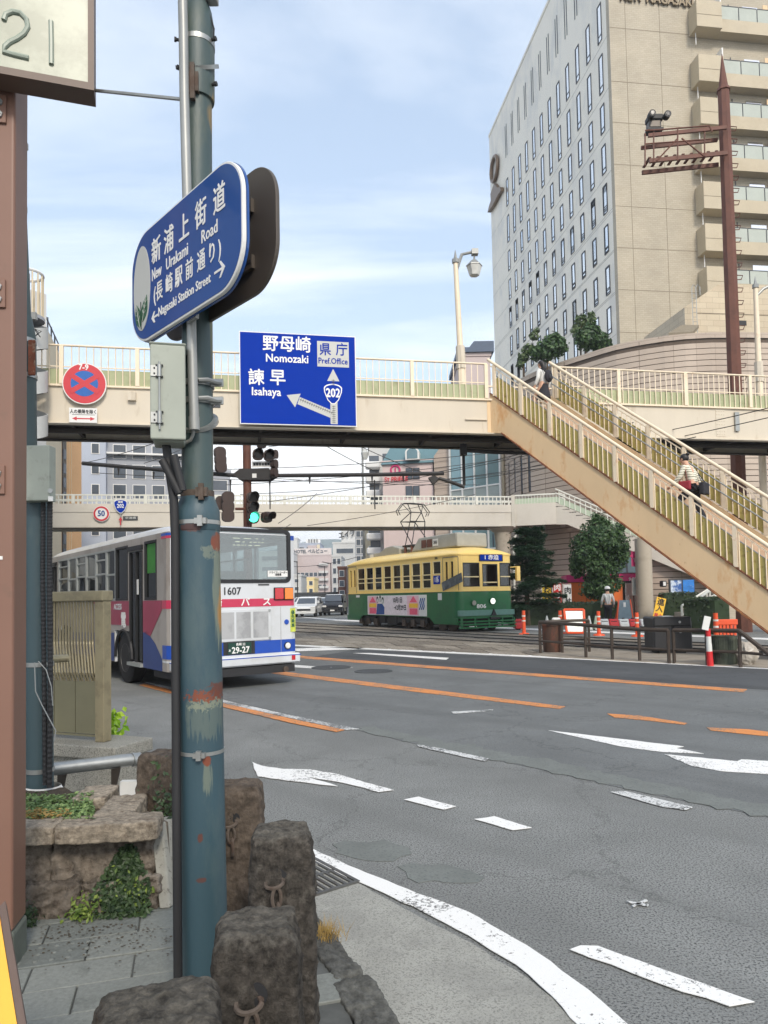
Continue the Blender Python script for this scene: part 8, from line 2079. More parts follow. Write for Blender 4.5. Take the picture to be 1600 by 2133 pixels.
q = gz(1392, 1362); RBX = thing('recycling_bin', 'large black two-part recycling bin standing on the traffic island', 'bin', tuple(q))
a = at(1354, 1362, q.y).x; b = at(1433, 1362, q.y).x; zt_ = at(1392, 1286, q.y).z; w = b-a
MB().box(a+.15, b-.12, q.y-.2, q.y+.3, 0, .10).build('foot', m_black, RBX)
m_bin = pm('bin_black', S(40, 41, 44), rough=.45, var=.1)
MB().box(a, a+w*.5-.01, q.y-.3, q.y+.35, .10, zt_).build('left_body', m_bin, RBX, bevel=.03); MB().box(a+w*.5, b, q.y-.3, q.y+.35, .10, zt_-.05).build('right_body', m_bin, RBX, bevel=.03)
MB().box(a-.01, b-.02, q.y-.33, q.y+.37, zt_-.2, zt_+.02).build('lid', m_bin, RBX, bevel=.03); mb = MB(); mb.cyl((b-.28, q.y-.305, .55), (b-.28, q.y-.315, .55), .05, n=10); mb.build('badge', m_aluf, RBX); mb = MB(); mb.cyl((b-.3, q.y-.335, zt_-.1), (b-.3, q.y-.34, zt_-.1), .03, n=10); mb.build('lock', m_aluf, RBX)
MB().box(a+.25, a+.5, q.y-.2, q.y+.05, zt_+.021, zt_+.04).build('paper_scrap', m_brw, RBX)
q = gz(1510, 1386); GBN = thing('slatted_bin', 'dark green weathered slatted bin at the right of the pipe fence', 'bin', tuple(q)); zt_ = at(1510, 1324, q.y).z; r_ = 25/1500*q.y*.95; m_gb = pm('bin_green', S(66, 72, 60), rough=.8, var=.25, scale=7, stain=S(42, 44, 38), samt=.6, sscale=5)
for k in range(18):
    t_ = 2*math.pi*k/18; M = Matrix.Translation(q) @ Matrix.Rotation(t_, 4, 'Z'); mb = MB(M); mb.prism([(r_*.84, -.055, .02), (r_*.84, .055, .02), (r_*.98, .064, zt_-.06), (r_*.98, -.064, zt_-.06)], (.02, 0, 0)); mb.build('slat', m_gb, GBN)
mb = MB(); mb.lathe([(r_*.8, .03), (r_*.95, zt_-.07), (r_*1.08, zt_-.06), (r_*1.08, zt_), (r_*.9, zt_), (r_*.7, .1)], 20, tuple(q)); mb.build('liner', m_gb, GBN, smooth=True)
q = gz(1480, 1388); RPS = thing('striped_post', 'red and white striped marker post with a leaning notice on top', 'marker post', tuple(q)); zt_ = at(1477, 1310, q.y).z
for i in range(5): mb = MB(); mb.cyl((q.x-.02*i/5, q.y, zt_*i/5), (q.x-.02*(i+1)/5, q.y, zt_*(i+1)/5), .062-.004*i, n=12); mb.build('band', m_brr if i in (0, 1, 4) else m_brw, RPS, smooth=True)
M = Matrix.Translation((q.x-.07, q.y-.05, zt_+.1)) @ Matrix.Rotation(rad(14), 4, 'Y'); MB(M).box(-.065, .065, 0, .015, -.12, .15).build('notice', m_brw, RPS)
q = gz(1514, 1340); OBR = thing('orange_barricade', 'orange plastic barricade behind the slatted bin', 'barricade', tuple(q)); zt_ = at(1514, 1290, q.y).z; w = .32
MB().box(q.x-w, q.x+w, q.y-.04, q.y+.04, zt_-.16, zt_).build('top_beam', m_yel if False else m_dor, OBR, bevel=.02)
for k in range(6): MB().box(q.x-w+.03+.1*k, q.x-w+.09+.1*k, q.y-.03, q.y+.03, .0, zt_-.161).build('bar', m_dor, OBR)
q = gz(1562, 1390)+Vector((.1, .3, 0)); PBG = thing('rubbish_bag', 'crumpled clear rubbish bag under the sloping fence rail', 'bag', tuple(q)); rock('bag', pm('bag_plastic', S(176, 170, 160), rough=.3, var=.15, scale=8, stain=S(120, 100, 80), samt=.4, sscale=6), q+Vector((0, 0, .22)), (.42, .36, .46), .4, PBG, cuts=14, rnd=.5, amp=.05, freq=7, seed=5, chip=.9)

# ------------------------------------------------------------------ rust mast with camera gantry
RY = 25.0
RMs = thing('rust_mast', 'tall rust-brown mast with a spiked top and a camera gantry arm before the hotel', 'mast', (at(1538, 1000, RY).x, RY, 0))
bx = at(1530, 780, RY); tx = at(1507, 190, RY); d_ = (tx-bx)/(tx.z-bx.z); mpt = lambda z: bx+d_*(z-bx.z)
z_s = tx.z; mb = MB(); mb.cyl(mpt(0), mpt(z_s), .27, .20, 8); mb.build('shaft', m_rustpole, RMs)
mb = MB(); mb.cyl(mpt(z_s), mpt(z_s+.12), .24, .20, 8); mb.cyl(mpt(z_s+.12), mpt(at(1503, 112, RY).z), .17, .01, 8); mb.build('spike', m_rustpole, RMs)
for k in range(24):
    z = 7.6+k*.45; p = mpt(z)
    if z > z_s-.2: break
    mb = MB(); mb.tube([p+Vector((.18, -.05, 0)), p+Vector((.42, -.02, 0)), p+Vector((.36, -.02, -.14)), p+Vector((.18, -.05, -.16))], .018, 5); mb.build('climbing_step', m_rustpole, RMs)
gzt, gzb = at(1430, 275, RY).z, at(1430, 322, RY).z; xl, xr2 = at(1344, 300, RY).x, at(1500, 300, RY).x
g_ = thing
for nm, z0_, z1_, th in (('top_beam', at(1430, 290, RY).z, at(1430, 283, RY).z, .07), ('bottom_beam', at(1430, 343, RY).z, at(1430, 335, RY).z, .07)):
    MB().prism([(xl, RY-.35, z0_-.10), (xr2+.1, RY-.35, z0_+.14), (xr2+.1, RY-.35, z1_+.14), (xl, RY-.35, z1_-.10)], (0, .08, 0)).build(nm, m_rustpole, RMs); MB().prism([(xl, RY+.35, z0_-.10), (xr2+.1, RY+.35, z0_+.14), (xr2+.1, RY+.35, z1_+.14), (xl, RY+.35, z1_-.10)], (0, .08, 0)).build(nm, m_rustpole, RMs)
for k in range(9):
    x = xl+(xr2-xl)*k/9; z = gzb-.25+.22*k/9; MB().box(x, x+.10, RY-.27, RY+.35, z, z+.03).build('walkway_slat', m_rustpole, RMs)
for yy in (-.35, .4):
    mb = MB(); P_ = lambda px_, py_: at(px_, py_, RY+yy)
    for a, b in (((1344, 278), (1344, 345)), ((1362, 275), (1362, 338)), ((1368, 335), (1412, 288)), ((1412, 268), (1412, 335)), ((1420, 288), (1466, 325)), ((1468, 275), (1468, 325)), ((1344, 300), (1480, 290)), ((1378, 270), (1478, 262)), ((1478, 262), (1484, 275)), ((1344, 272), (1378, 270))): mb.cyl(P_(*a), P_(*b), .028, n=5)
    mb.build('truss_brace', m_rustpole, RMs)
m_lens_d = pm('camera_lens', S(40, 44, 52), rough=.1)
CAM = thing('traffic_camera', 'dark pan-tilt camera unit on the left end of the rusty gantry', 'camera', tuple(at(1362, 275, RY))); q = at(1362, 276, RY)
MB().box(q.x-.28, q.x+.28, q.y-.2, q.y+.2, q.z, q.z+.07).build('mount', m_black, CAM); MB().box(q.x-.22, q.x+.22, q.y-.18, q.y+.18, q.z+.07, q.z+.36).build('turret', m_signback, CAM, bevel=.04); MB().box(q.x-.24, q.x+.30, q.y-.2, q.y+.2, q.z+.36, q.z+.58).build('head', m_black, CAM, bevel=.04)
for dx_ in (-.18, .36): mb = MB(); mb.cyl((q.x+dx_, q.y-.2, q.z+.45-.04*(dx_ > 0)), (q.x+dx_, q.y-.42, q.z+.45-.04*(dx_ > 0)), .12, n=14); l = mb.build('lens_barrel', m_black, CAM); mb = MB(); mb.cyl((q.x+dx_, q.y-.421, q.z+.45-.04*(dx_ > 0)), (q.x+dx_, q.y-.43, q.z+.45-.04*(dx_ > 0)), .07, n=12); mb.build('lens', m_lens_d, l)
# street lamps
def lamp(label, px_b, py_b, px_t, py_t, Y, arm, lant, zb=0.0):
    b0, t0 = at(px_b, py_b, Y), at(px_t, py_t, Y); dd = (t0-b0)/(t0.z-b0.z); f = lambda z: b0+dd*(z-b0.z)
    L = thing('street_lamp', label, 'street lamp', (f(zb).x, f(zb).y, zb)); mb = MB(); mb.cyl(f(zb), f(b0.z), .13, .115, 10); mb.cyl(f(b0.z), t0, .10, .075, 10); mb.build('shaft', m_rail_cream, L, smooth=True)
    mb = MB(); mb.cyl(f(b0.z-.35), f(b0.z+.35), .15, .14, 8); mb.build('base_sleeve', m_cream, L)
    mb = MB(); mb.cyl(t0, t0+Vector((0, 0, .12)), .11, n=8); mb.cyl(t0+Vector((0, 0, .12)), t0+Vector((0, 0, .42)), .06, .005, 8); mb.build('finial', m_alu, L)
    if arm:
        a1, a2 = at(*arm[0], Y), at(*arm[1], Y); mb = MB(); mb.tube([t0-Vector((0, 0, .3)), a1, a2], .05, 8); mb.build('arm', m_alu, L, smooth=True); MB(Matrix.Translation(a2)).box(-.1, .1, -.1, .1, -.1, .06).build('arm_end', m_alu, L)
    if lant:
        c, r = at(*lant[0], Y), lant[1]; mb = MB(); mb.lathe([(r*.4, .52*r*2), (r, .22*r*2), (r*1.02, .16*r*2)], 6, tuple(c)); h_ = mb.build('lantern_roof', m_alu, L)
        mb = MB(); mb.lathe([(r*.96, .15*r*2), (r*.62, -.42*r*2), (r*.2, -.5*r*2)], 6, tuple(c)); mb.build('lantern_glass', pm('lantern_glass', S(206, 206, 200), rough=.3), h_)
        mb = MB(); mb.cyl(c+Vector((0, 0, r)), at(*arm[1], Y), .03, n=6); mb.build('hanger', m_alu, h_)
lamp('cream street lamp with a hexagonal lantern rising behind the footbridge', 960, 745, 949, 548, 21.75, ((962, 530), (989, 524)), ((988, 560), .25), zb=ZD)
lamp('cream lamp post with a pointed finial at the right edge behind the footbridge rail', 1581, 775, 1574, 600, 24.5, ((1590, 602), (1640, 578)), None)

# ------------------------------------------------------------------ signal mast, overhead beam, wires
MY = 27.0
m_sigb = pm('signal_brown', S(66, 52, 48), rough=.6, var=.1); m_dkp = pm('dark_pipe', S(48, 46, 46), rough=.6, var=.12)
mt = at(514, 910, MY); MS = thing('signal_mast', 'rust-coloured signal mast with a dark cross beam under the near footbridge', 'mast', (mt.x, MY, 0))
mb = MB(); mb.cyl((mt.x, MY, 0), (mt.x, MY, mt.z+.3), .17, .15, 12); mb.build('shaft', m_rustpole, MS, smooth=True)
zb1 = at(530, 990, MY).z
mb = MB(); mb.tube([at(172, 965, MY+1.2), at(340, 979, MY+.6), at(500, 991, MY)], .08, 8); mb.build('cross_beam', m_dkp, MS, smooth=True); mb = MB(); mb.tube([at(545, 991, MY), at(760, 989, MY-.2), at(925, 986, MY-.4)], .075, 8); mb.build('cross_beam', m_dkp, MS, smooth=True)
for pts in (((484, 988), (500, 976), (560, 976), (578, 988), (560, 999), (500, 999)),): mb = MB(); q = [at(*p, MY-.24) for p in pts]; mb.prism(q, (0, .05, 0)); mb.prism([p+Vector((0, .46, 0)) for p in q], (0, .05, 0)); mb.build('joint_plate', m_dkp, MS)
q = at(530, 991, MY-.25); MB().box(q.x-.08, q.x+.08, q.y-.02, q.y-.002, q.z-.08, q.z+.08).build('white_tag', m_letter, MS)
for px_, py_ in ((247, 975), (320, 983), (480, 1000), (562, 1000), (645, 993), (775, 990), (840, 989)):
    q = at(px_, py_, MY+.4); mb = MB(); mb.cyl(q, q-Vector((0, 0, .28)), .05, .02, 6); mb.build('hanger', m_dkp, MS)
for px_ in (480, 562, 780): q = at(px_, 1000, MY); mb = MB(); mb.cyl(q, q-Vector((0, 0, 1.1)), .025, n=6); mb.build('drop_rod', m_dkp, MS)
NP = thing('junction_name_plate', 'small white junction name plate hung on the signal mast', 'plate', tuple(at(545, 967, MY-.3))); q = at(545, 967, MY-.3); MB().box(q.x-.36, q.x+.36, q.y, q.y+.03, q.z-.11, q.z+.11).build('plate', m_letter, NP)
for k in range(6): MB().box(q.x-.31+.105*k, q.x-.225+.105*k, q.y-.01, q.y-.001, q.z-.045, q.z+.05).build('character_mark', m_ink, NP)
m_gl = pm('green_lamp', (.02, .55, .35), rough=.3, emit=((.05, .95, .6), 3.0)); m_lensd = pm('lens_dark', S(50, 44, 44), rough=.2)
def sighead(label, pxs, Y, r, face=1, lit=None, ang=0.0):
    c0 = at(*pxs[0], Y); t = thing('traffic_light', label, 'traffic light', tuple(c0), ang); 
    for i, p in enumerate(pxs):
        c = at(*p, Y); M = Matrix.Translation(c) @ Matrix.Rotation(ang, 4, 'Z')
        plate(MB(M), rrect(r*2.5, r*2.5, r*.9, 4), 0, .18).build('housing', m_sigb, t)
        if face > 0:
            plate(MB(M), ellipse(0, 0, r, r, 18), -.02, -.001).build('lens', m_gl if lit == i else m_lensd, t)
            mb = MB(M); n = 14; vs = []; fs = []
            for k in range(n+1):
                a_ = rad(-25+230*k/n)
                for y_, kk in ((0, 1.08), (-.32-.1*math.sin(a_), 1.02)): vs.append((r*kk*math.cos(a_), y_, r*kk*math.sin(a_)))
            for k in range(n): fs.append((2*k, 2*k+1, 2*k+3, 2*k+2))
            mb.add(vs, fs); mb.build('visor', m_sigb, t, smooth=True)
    a_ = at(*pxs[-1], Y); return t
sighead('upright three-lens traffic light showing green above the bus', [(527, 1036), (527, 1057), (528, 1078)], MY-.5, .17, 1, 2, rad(22))
sighead('single hooded lamp right of the green traffic light', [(558, 1077)], MY-.5, .16, 1, None, rad(40))
sighead('pair of hooded lamps above the junction name plate', [(538, 946), (561, 948)], MY-.5, .16, 1, None, rad(15)); sighead('topmost hooded lamp tucked under the footbridge', [(545, 922)], MY-.5, .15, 1, None, rad(10))
sighead('side-on signal head at the right of the mast top', [(576, 946), (576, 966), (576, 984)], MY-.3, .13, 0, None, rad(70))
sighead('back of a signal head left of the mast, by the steel pole', [(460, 942), (461, 957), (462, 972)], MY-.3, .17, 0, None, rad(35)); sighead('back of the low signal head left of the green light', [(476, 1036), (476, 1055), (476, 1074)], MY-.4, .18, 0, None, rad(25)); sighead('back of the small low signal head beside the steel pole', [(460, 1042), (460, 1052)], MY-.2, .13, 0, None, rad(25))
MB2 = MB(); MB2.cyl(at(490, 1060, MY-.2), at(512, 1060, MY-.1), .05, n=6); MB2.build('bracket', m_rustpole, MS)
wires = [((170, 965, 28), (430, 880, 20)), ((200, 985, 27), (920, 1000, 34)), ((380, 935, 29), (300, 965, 27)), ((460, 978, 27), (1100, 935, 30)), ((560, 930, 27), (660, 905, 21)), ((640, 905, 22), (790, 985, 27)), ((700, 905, 22), (930, 1000, 30)), ((470, 1010, 28), (1060, 955, 30)), ((500, 1030, 30), (1130, 975, 33)), ((560, 1045, 30), (1180, 930, 26)), ((580, 1090, 25), (660, 1028, 30)), ((640, 1095, 33), (990, 1030, 33)), ((430, 985, 28), (1000, 1010, 33)), ((900, 985, 27), (1320, 880, 20)), ((930, 998, 28), (1200, 955, 25)), ((1050, 970, 28), (1600, 870, 19)), ((870, 1012, 30), (1450, 910, 20)), ((600, 1180, 45), (745, 1160, 33)), ((605, 1092, 30), (560, 1100, 22)), ((1180, 930, 26), (1600, 850, 18))]
WN = ('rising from the left beam end behind the control box', 'running level just under the cross beam to its right end', 'slanting down to the left part of the beam', 'climbing from the steel pole past the mansard roof', 'from the mast top up under the footbridge', 'falling from the footbridge to the middle of the beam', 'falling from the footbridge across the round red logo', 'lowest of those crossing the pink wall', 'passing just over the far footbridge rail by the signals', 'from the green signal across to the curved stone wall', 'short, rising from the bus roof over the far girder', 'crossing the far girder to the pantograph', 'from the steel pole to the lower right end of the beam', 'from the right end of the beam up into the stair underside', 'from the lamp arm towards the glazed bay', 'crossing the near stair to the right edge', 'from the hooded arm lamp up to the right-hand girder', 'above the tram rear in the street gap', 'short, sagging behind the bus roof corner', 'on the right-hand girder above the striped knit')
for i, (a, b) in enumerate(wires):
    A_, B_ = at(*a), at(*b); mb = MB(); n = 10; L = (B_-A_).length
    mb.tube([A_.lerp(B_, k/n)-Vector((0, 0, .012*L*(1-(2*k/n-1)**2))) for k in range(n+1)], .013, 5)
    o = mb.build('overhead_wire', m_dkp); tag(o, 'thin dark overhead wire '+WN[i], 'wire', 'overhead tram wires')
for i, (px_, py_, Y, lb) in enumerate(((905, 990, 28, 'dark lamp housing at the right end of the cross beam'),)):
    q = at(px_, 1002, Y); l = thing('arm_lamp', lb, 'lamp', tuple(q)); mb = MB(); mb.prism([at(893, 994, Y), at(906, 990, Y), at(916, 997, Y), at(903, 1008, Y)], (0, .4, 0)); mb.build('hood', m_dkp, l); mb = MB(); mb.tube([at(914, 996, Y), at(945, 1006, Y), at(968, 1015, Y)], .07, 8); mb.build('arm', m_dkp, l)
q0 = at(967, 1010, 21.3); CPO = thing('catenary_bracket', 'dark catenary bracket hanging from the footbridge before the glazed bay', 'bracket', tuple(q0)); mb = MB(); mb.cyl(q0, (q0.x, q0.y, ZS), .045, n=8); mb.build('drop_pole', m_dkp, CPO); mb = MB(); mb.tube([at(965, 938, 21.3), at(1030, 942, 21.3), at(1110, 944, 21.3)], .055, 6); mb.build('bracket_arm', m_dkp, CPO); MB().box(q0.x-.1, q0.x+.1, q0.y-.1, q0.y+.1, ZS-.35, ZS-.02).build('top_clamp', m_dkp, CPO)
wl = at(756, 1000, 44); WLP = thing('white_lamp_mast', 'thin white lamp mast with a small lantern behind the far footbridge', 'street lamp', (wl.x, 44, 0)); mb = MB(); mb.cyl((wl.x, 44, 0), (wl.x, 44, at(756, 930, 44).z), .10, .06, 8); mb.build('shaft', m_alu, WLP); q = at(760, 945, 44); mb = MB(); mb.lathe([(.05, .3), (.26, .05), (.15, -.35)], 6, tuple(q)); mb.build('lantern', m_signgrey, WLP)
# ------------------------------------------------------------------ background buildings
def bbox(name, label, px0, px1, pytop, Y, depth, mat, ang=0.0, cat='building', wins=None, wmat=None, cap=True, zbot=0.0):
    """box building whose front runs between two image columns at distance Y; wins = (cols, rows, w, h, x-margin, top-margin, floor)"""
    a, b = at(px0, 1240, Y), at(px1, 1240, Y+ang); a.z = b.z = 0; v = b-a; w = v.length; h = at((px0+px1)/2, pytop, Y+ang/2).z
    t = thing(name, label, cat, tuple(a)); M = frame(a, v)
    MB(M).box(0, w, 0, depth, zbot, h).build('wall', mat, t)
    if cap: MB(M).box(-.1, w+.1, -.08, depth+.1, h+.001, h+.3).build('parapet', mat, t)
    if wins:
        nc, nr, ww, wh_, mx, mt_, fl = wins; sp = (w-2*mx)/max(1, nc-1) if nc > 1 else 0
        f_, g_ = MB(), MB(); f_.box(-ww/2-.06, ww/2+.06, -.05, -.002, -.06, wh_+.06); g_.box(-ww/2, ww/2, -.07, -.052, 0, wh_)
        m1, m2 = mk('window', f_, m_whitep), mk('pane', g_, wmat or m_hframe)
        for i in range(nc):
            for j in range(nr):
                o = link('window', m1, t); o.matrix_local = WINV[t.name] @ M @ Matrix.Translation((mx+sp*i, 0, h-mt_-fl*j)); link('pane', m2, o)
    return t, M, w, h
m_gw = pm('apartment_grey', S(158, 162, 170), rough=.8, var=.04, scale=.6); m_gw2 = pm('apartment_bluegrey', S(170, 178, 192), rough=.8, var=.03, scale=.6)
m_lw = pm('building_light', S(200, 200, 198), rough=.8, var=.04, scale=.5); m_pk = pm('building_pinkish', S(190, 176, 174), rough=.8, var=.03, scale=.5); m_tan = pm('building_tan', S(206, 164, 120), rough=.7, var=.05, scale=.6); m_crm = pm('building_cream', S(214, 200, 172), rough=.75, var=.04, scale=.6)
m_winb = pm('window_dim', S(74, 82, 92), rough=.2, var=.2, scale=.8, spec=.7)
t, M, w, h = bbox('apartment_block', 'grey apartment block with small windows behind the left end of the beam', 222, 398, 912, 62, 14, m_gw, 2, wins=(4, 6, 1.0, 1.15, 1.1, 1.9, 1.75), wmat=m_winb)
MB(M).box(-.8, w+.3, -.6, -.09, at(300, 942, 62).z-.15, at(300, 942, 62).z).build('ledge', m_whitep, t)
t, M, w, h = bbox('apartment_wing', 'pale blue-grey apartment wing left of the grey block', 170, 221, 905, 60.5, 14, m_gw2, .5, wins=(1, 6, .55, .8, 1.1, 1.6, 1.75), wmat=m_winb)
bbox('low_grey_block', 'low grey block right of the apartment block behind the steel pole', 399, 482, 985, 66, 12, m_gw, 1, wins=(3, 3, 1.0, .9, .8, 1.6, 1.8), wmat=m_winb)
t, M, w, h = bbox('orange_building', 'tall tan building with a dark window strip at the left edge of the street', 128, 170, 905, 50, 10, m_tan, 2.5)
MB(M).box(.05, .5, -.06, -.001, 0, h-.6).build('window_strip', m_signback, t)
for k in range(12): MB(M).box(.1, .45, -.09, -.061, .5+1.0*k, 1.2+1.0*k).build('window', m_winb, t)
for k in range(3): MB(M).box(.62+.28*k, .64+.28*k, -.03, -.001, 0, h-.3).build('wall_joint', m_crm, t)
t, M, w, h = bbox('panelled_building', 'cream and white panelled building front left of the tan building', 100, 127, 900, 49, 8, m_lw, .8)
for k, m_ in enumerate((m_winb, m_signwhite, m_red, m_by, m_winb, m_crm, m_winb, m_signwhite)): MB(M).box(.05, w-.05, -.08, -.001, 9.6-1.05*k, 10.4-1.05*k).build('front_panel', m_, t)
# vertical shop sign beside the bus
hang_sign('vertical_sign', 'white vertical sign with a round blue mark above black characters left of the bus', 97, 108, 1128, 1230, 36, m_signwhite, '●大人ベルマ', m_sblue, .26, 'sign', True)
# spiral stair tower and pale buildings at the upper left
SPY = 17.2
c = at(56, 700, SPY); sp_r = .47
ST_ = thing('spiral_stair', 'grey spiral fire stair curling up beside the left end of the footbridge', 'staircase', (c.x, c.y, 0))
mb = MB(); mb.cyl((c.x, c.y, 0), (c.x, c.y, at(56, 570, SPY).z), .07, n=10); mb.build('newel', m_gw, ST_, smooth=True)
z_t = at(56, 668, SPY).z
mb = MB(); vs = []; fs = []; n = 150
for k in range(n+1):
    a_ = rad(-60)+k*2*math.pi/22; z = 1.0+(z_t-1.0)*k/n
    for r_, dz in ((sp_r, 0), (sp_r, .52), (sp_r-.02, .52), (sp_r-.02, 0)): vs.append((c.x+r_*math.cos(a_), c.y+r_*math.sin(a_), z+dz))
for k in range(n):
    for q in range(4): fs.append((4*k+q, 4*k+(q+1) % 4, 4*k+4+(q+1) % 4, 4*k+4+q))
mb.add(vs, fs); mb.build('stair_band', pm('spiral_grey', S(178, 180, 178), rough=.6, var=.05), ST_, smooth=True)
for k in range(0, n, 2):
    a_ = rad(-60)+k*2*math.pi/22; z = 1.0+(z_t-1.0)*k/n; M = Matrix.Translation((c.x, c.y, z+.02)) @ Matrix.Rotation(a_, 4, 'Z')
    if z > 4: MB(M).prism([(.05, -.03, 0), (sp_r-.02, -.12, 0), (sp_r-.02, .12, 0), (.05, .03, 0)], (0, 0, .03)).build('tread', m_signback, ST_)
ztp_ = at(56, 572, SPY).z; mb = MB(); ring(mb, (c.x, c.y, ztp_), (1, 0, 0), (0, 1, 0), .36, .36, .035, 24); mb.build('top_ring', m_whitep, ST_, smooth=True)
for k in range(16): a_ = 2*math.pi*k/16; mb = MB(); mb.cyl((c.x+.36*math.cos(a_), c.y+.36*math.sin(a_), ztp_-1.1), (c.x+.36*math.cos(a_), c.y+.36*math.sin(a_), ztp_), .02, n=5); mb.build('top_bar', m_crm, ST_)
mb = MB(); mb.cyl((c.x, c.y, ztp_-1.14), (c.x, c.y, ztp_-1.06), .40, n=20); mb.build('top_landing', m_gw, ST_)
q = at(66, 660, SPY-.4); MB().box(q.x-.09, q.x+.09, q.y, q.y+.1, q.z-.05, q.z+.12).build('meter_box', m_alu, ST_)
mb = MB(); mb.tube([at(64, 665, SPY-.4), at(66, 680, SPY-.45), at(80, 692, SPY-.45), at(74, 700, SPY-.45), at(86, 690, SPY-.45), at(70, 684, SPY-.45), at(84, 702, SPY-.5)], .012, 5); mb.build('loose_cable', m_black, ST_)
t, M, w, h = bbox('pale_tower', 'pale grey block with a rounded stair behind the spiral stair', 60, 96, 608, 33, 8, m_lw, .6, cap=False)
t, M, w, h = bbox('cream_wing', 'cream building wing with a roof railing behind the left end of the footbridge', 92, 128, 712, 40, 14, m_crm, 6.0, cap=False)
for i in range(5): MB(M).box(i*w/5, i*w/5+.08, .0, .08, h, h+.9-.1*i).build('roof_rail_post', m_hframe, t)
MB(M).box(0, w, 0, .06, h+.55, h+.62).build('roof_rail', m_hframe, t)
t, M, w, h = bbox('blue_roof_house', 'small building with a dark blue roof beside the hotel corner', 972, 1034, 742, 60, 8, m_pk, 0)
q = [(-.3, -.3, h), (w+.3, -.3, h), (w+.3, -.3, h+.9), (1.1, -.3, h+.9), (.7, -.3, h+.4), (-.3, -.3, h+.4)]
MB(M).prism([(x, y, z+.3) for x, y, z in q], (0, 8, 0)).build('roof', pm('roof_blue', S(62, 80, 104), rough=.5), t)
# pink building with the teal mansard
t, M, w, h = bbox('mansard_building', 'pinkish building with a teal mansard roof, arched dormer and red lettering', 802, 908, 966, 54, 12, pm('mansard_wall', S(204, 186, 182), rough=.75, var=.03, scale=.6), -.6)
zt_ = at(850, 905, 54).z; m_teal_r = pm('mansard_teal', S(92, 124, 132), rough=.6, var=.06, scale=1.5)
MB(M).prism([(-.1, -.2, h), (w+.2, -.2, h), (w+1.2, 1.2, zt_), (.9, 1.2, zt_)], (0, 9, 0)).build('roof', m_teal_r, t)
dz = at(861, 962, 54).z; dx_ = (at(861, 950, 54).x-M.translation.x)
prof = [(-.52, 0), (.52, 0)]+[(.52*math.cos(rad(a_)), .52+.30*math.sin(rad(a_))) for a_ in range(0, 181, 20)]
dm = MB(M @ Matrix.Translation((dx_, -.6, dz))).prism([(x, 0, z*1.1) for x, z in prof], (0, 1.8, 0)).build('dormer', m_whitep, t); MB(M @ Matrix.Translation((dx_, -.63, dz+.08))).prism([(x*.76, 0, z*.92) for x, z in prof], (0, .028, 0)).build('dormer_pane', m_bayglass, dm)
text('Sᴛ PRIÈRE', .52, m_red, t, M @ Matrix.Translation((at(826, 1000, 54).x-M.translation.x, -.12, at(826, 1000, 54).z)), 'lettering', .012, .01, .82)
mb = MB(M); q = (at(824, 980, 54).x-M.translation.x, -.06, at(824, 980, 54).z); ring(mb, q, (1, 0, 0), (0, 0, 1), .34, .34, .07, 18); mb.box(q[0]-.04, q[0]+.04, -.1, -.02, q[2]-.2, q[2]+.2); mb.build('round_logo', m_mag, t)
for px_, py_ in ((853, 1037), (868, 1037), (853, 1000), (868, 1000), (905, 1060)): x = at(px_, py_, 54).x-M.translation.x; z = at(px_, py_, 54).z; f = MB(M).box(x-.25, x+.25, -.06, -.001, z, z+.85).build('window', m_hframe, t); MB(M).box(x-.2, x+.2, -.08, -.061, z+.05, z+.8).build('pane', m_winb, f)
t, M, w, h = bbox('balcony_apartment', 'narrow white apartment with stacked curved balconies left of the mansard building', 774, 822, 930, 58, 8, m_lw, 0)
for k in range(9): MB(M).box(-.3, .9, -.9, -.001, h-1.9-1.15*k, h-1.35-1.15*k).build('balcony', m_whitep, t, bevel=.1); MB(M).box(.0, .8, -.02, -.001, h-1.3-1.15*k, h-.75-1.15*k).build('window', m_winb, t)
MB(M).box(1.1, 1.5, -.04, -.001, h-1.2, h-.6).build('window', m_winb, t)
bbox('cream_shop_block', 'cream block with a blue vertical sign behind the tram roof', 762, 925, 1085, 66, 10, m_crm, 0, wins=(7, 2, .8, .8, .8, 1.5, 1.6), wmat=m_winb)
hang_sign('vertical_sign', 'blue vertical sign with white characters above the tram roof', 783, 797, 1098, 1142, 62, m_blue2, '横田内科', m_letter, .42, 'sign', False)
bbox('blue_sky_panel', 'pale blue billboard behind the pantograph foot', 877, 915, 1100, 60, 1, pm('billboard_blue', S(140, 178, 214), rough=.5), 0)
# far end of the street
hill = MB(); n = 40; vs = []; fs = []
for i in range(n+1):
    x = -620+i*26; u = i/n; hh = 118*math.exp(-((u-.57)/.24)**2)+40*math.exp(-((u-.2)/.2)**2)+6*noise.noise(Vector((u*8, 0, 0)))
    for j, (y, k) in enumerate(((1050, 0), (1180, .55), (1330, .9), (1500, 1.0), (1750, .6), (2000, 0))): vs.append((x*(y/1100), y, -1+hh*k*(1+.12*noise.noise(Vector((u*11, j*1.7, 3))))))
for i in range(n):
    for j in range(5): fs.append((i*6+j, i*6+6+j, i*6+7+j, i*6+j+1))
hill.add(vs, fs); struct(hill.build('hill', pm('hill_forest', S(84, 104, 92), rough=.95, var=.2, scale=.03), smooth=True))
t, M, w, h = bbox('distant_hotel', 'pinkish mid-rise hotel with a rooftop sign at the far end of the street', 606, 692, 1158, 190, 20, m_pk, 0, wins=(7, 4, .9, 1.0, 2.0, 5.4, 3.2), wmat=m_winb)
MB(M).box(1.2, w, -.1, .2, h+.3, h+2.0).build('roof_sign', pm('roof_sign_panel', S(210, 200, 196), rough=.6), t); text('HOTEL ベルビュー', 1.25, m_winb, t, M @ Matrix.Translation((w*.5, -.2, h+1.15)), 'lettering', .04, .02, .85)
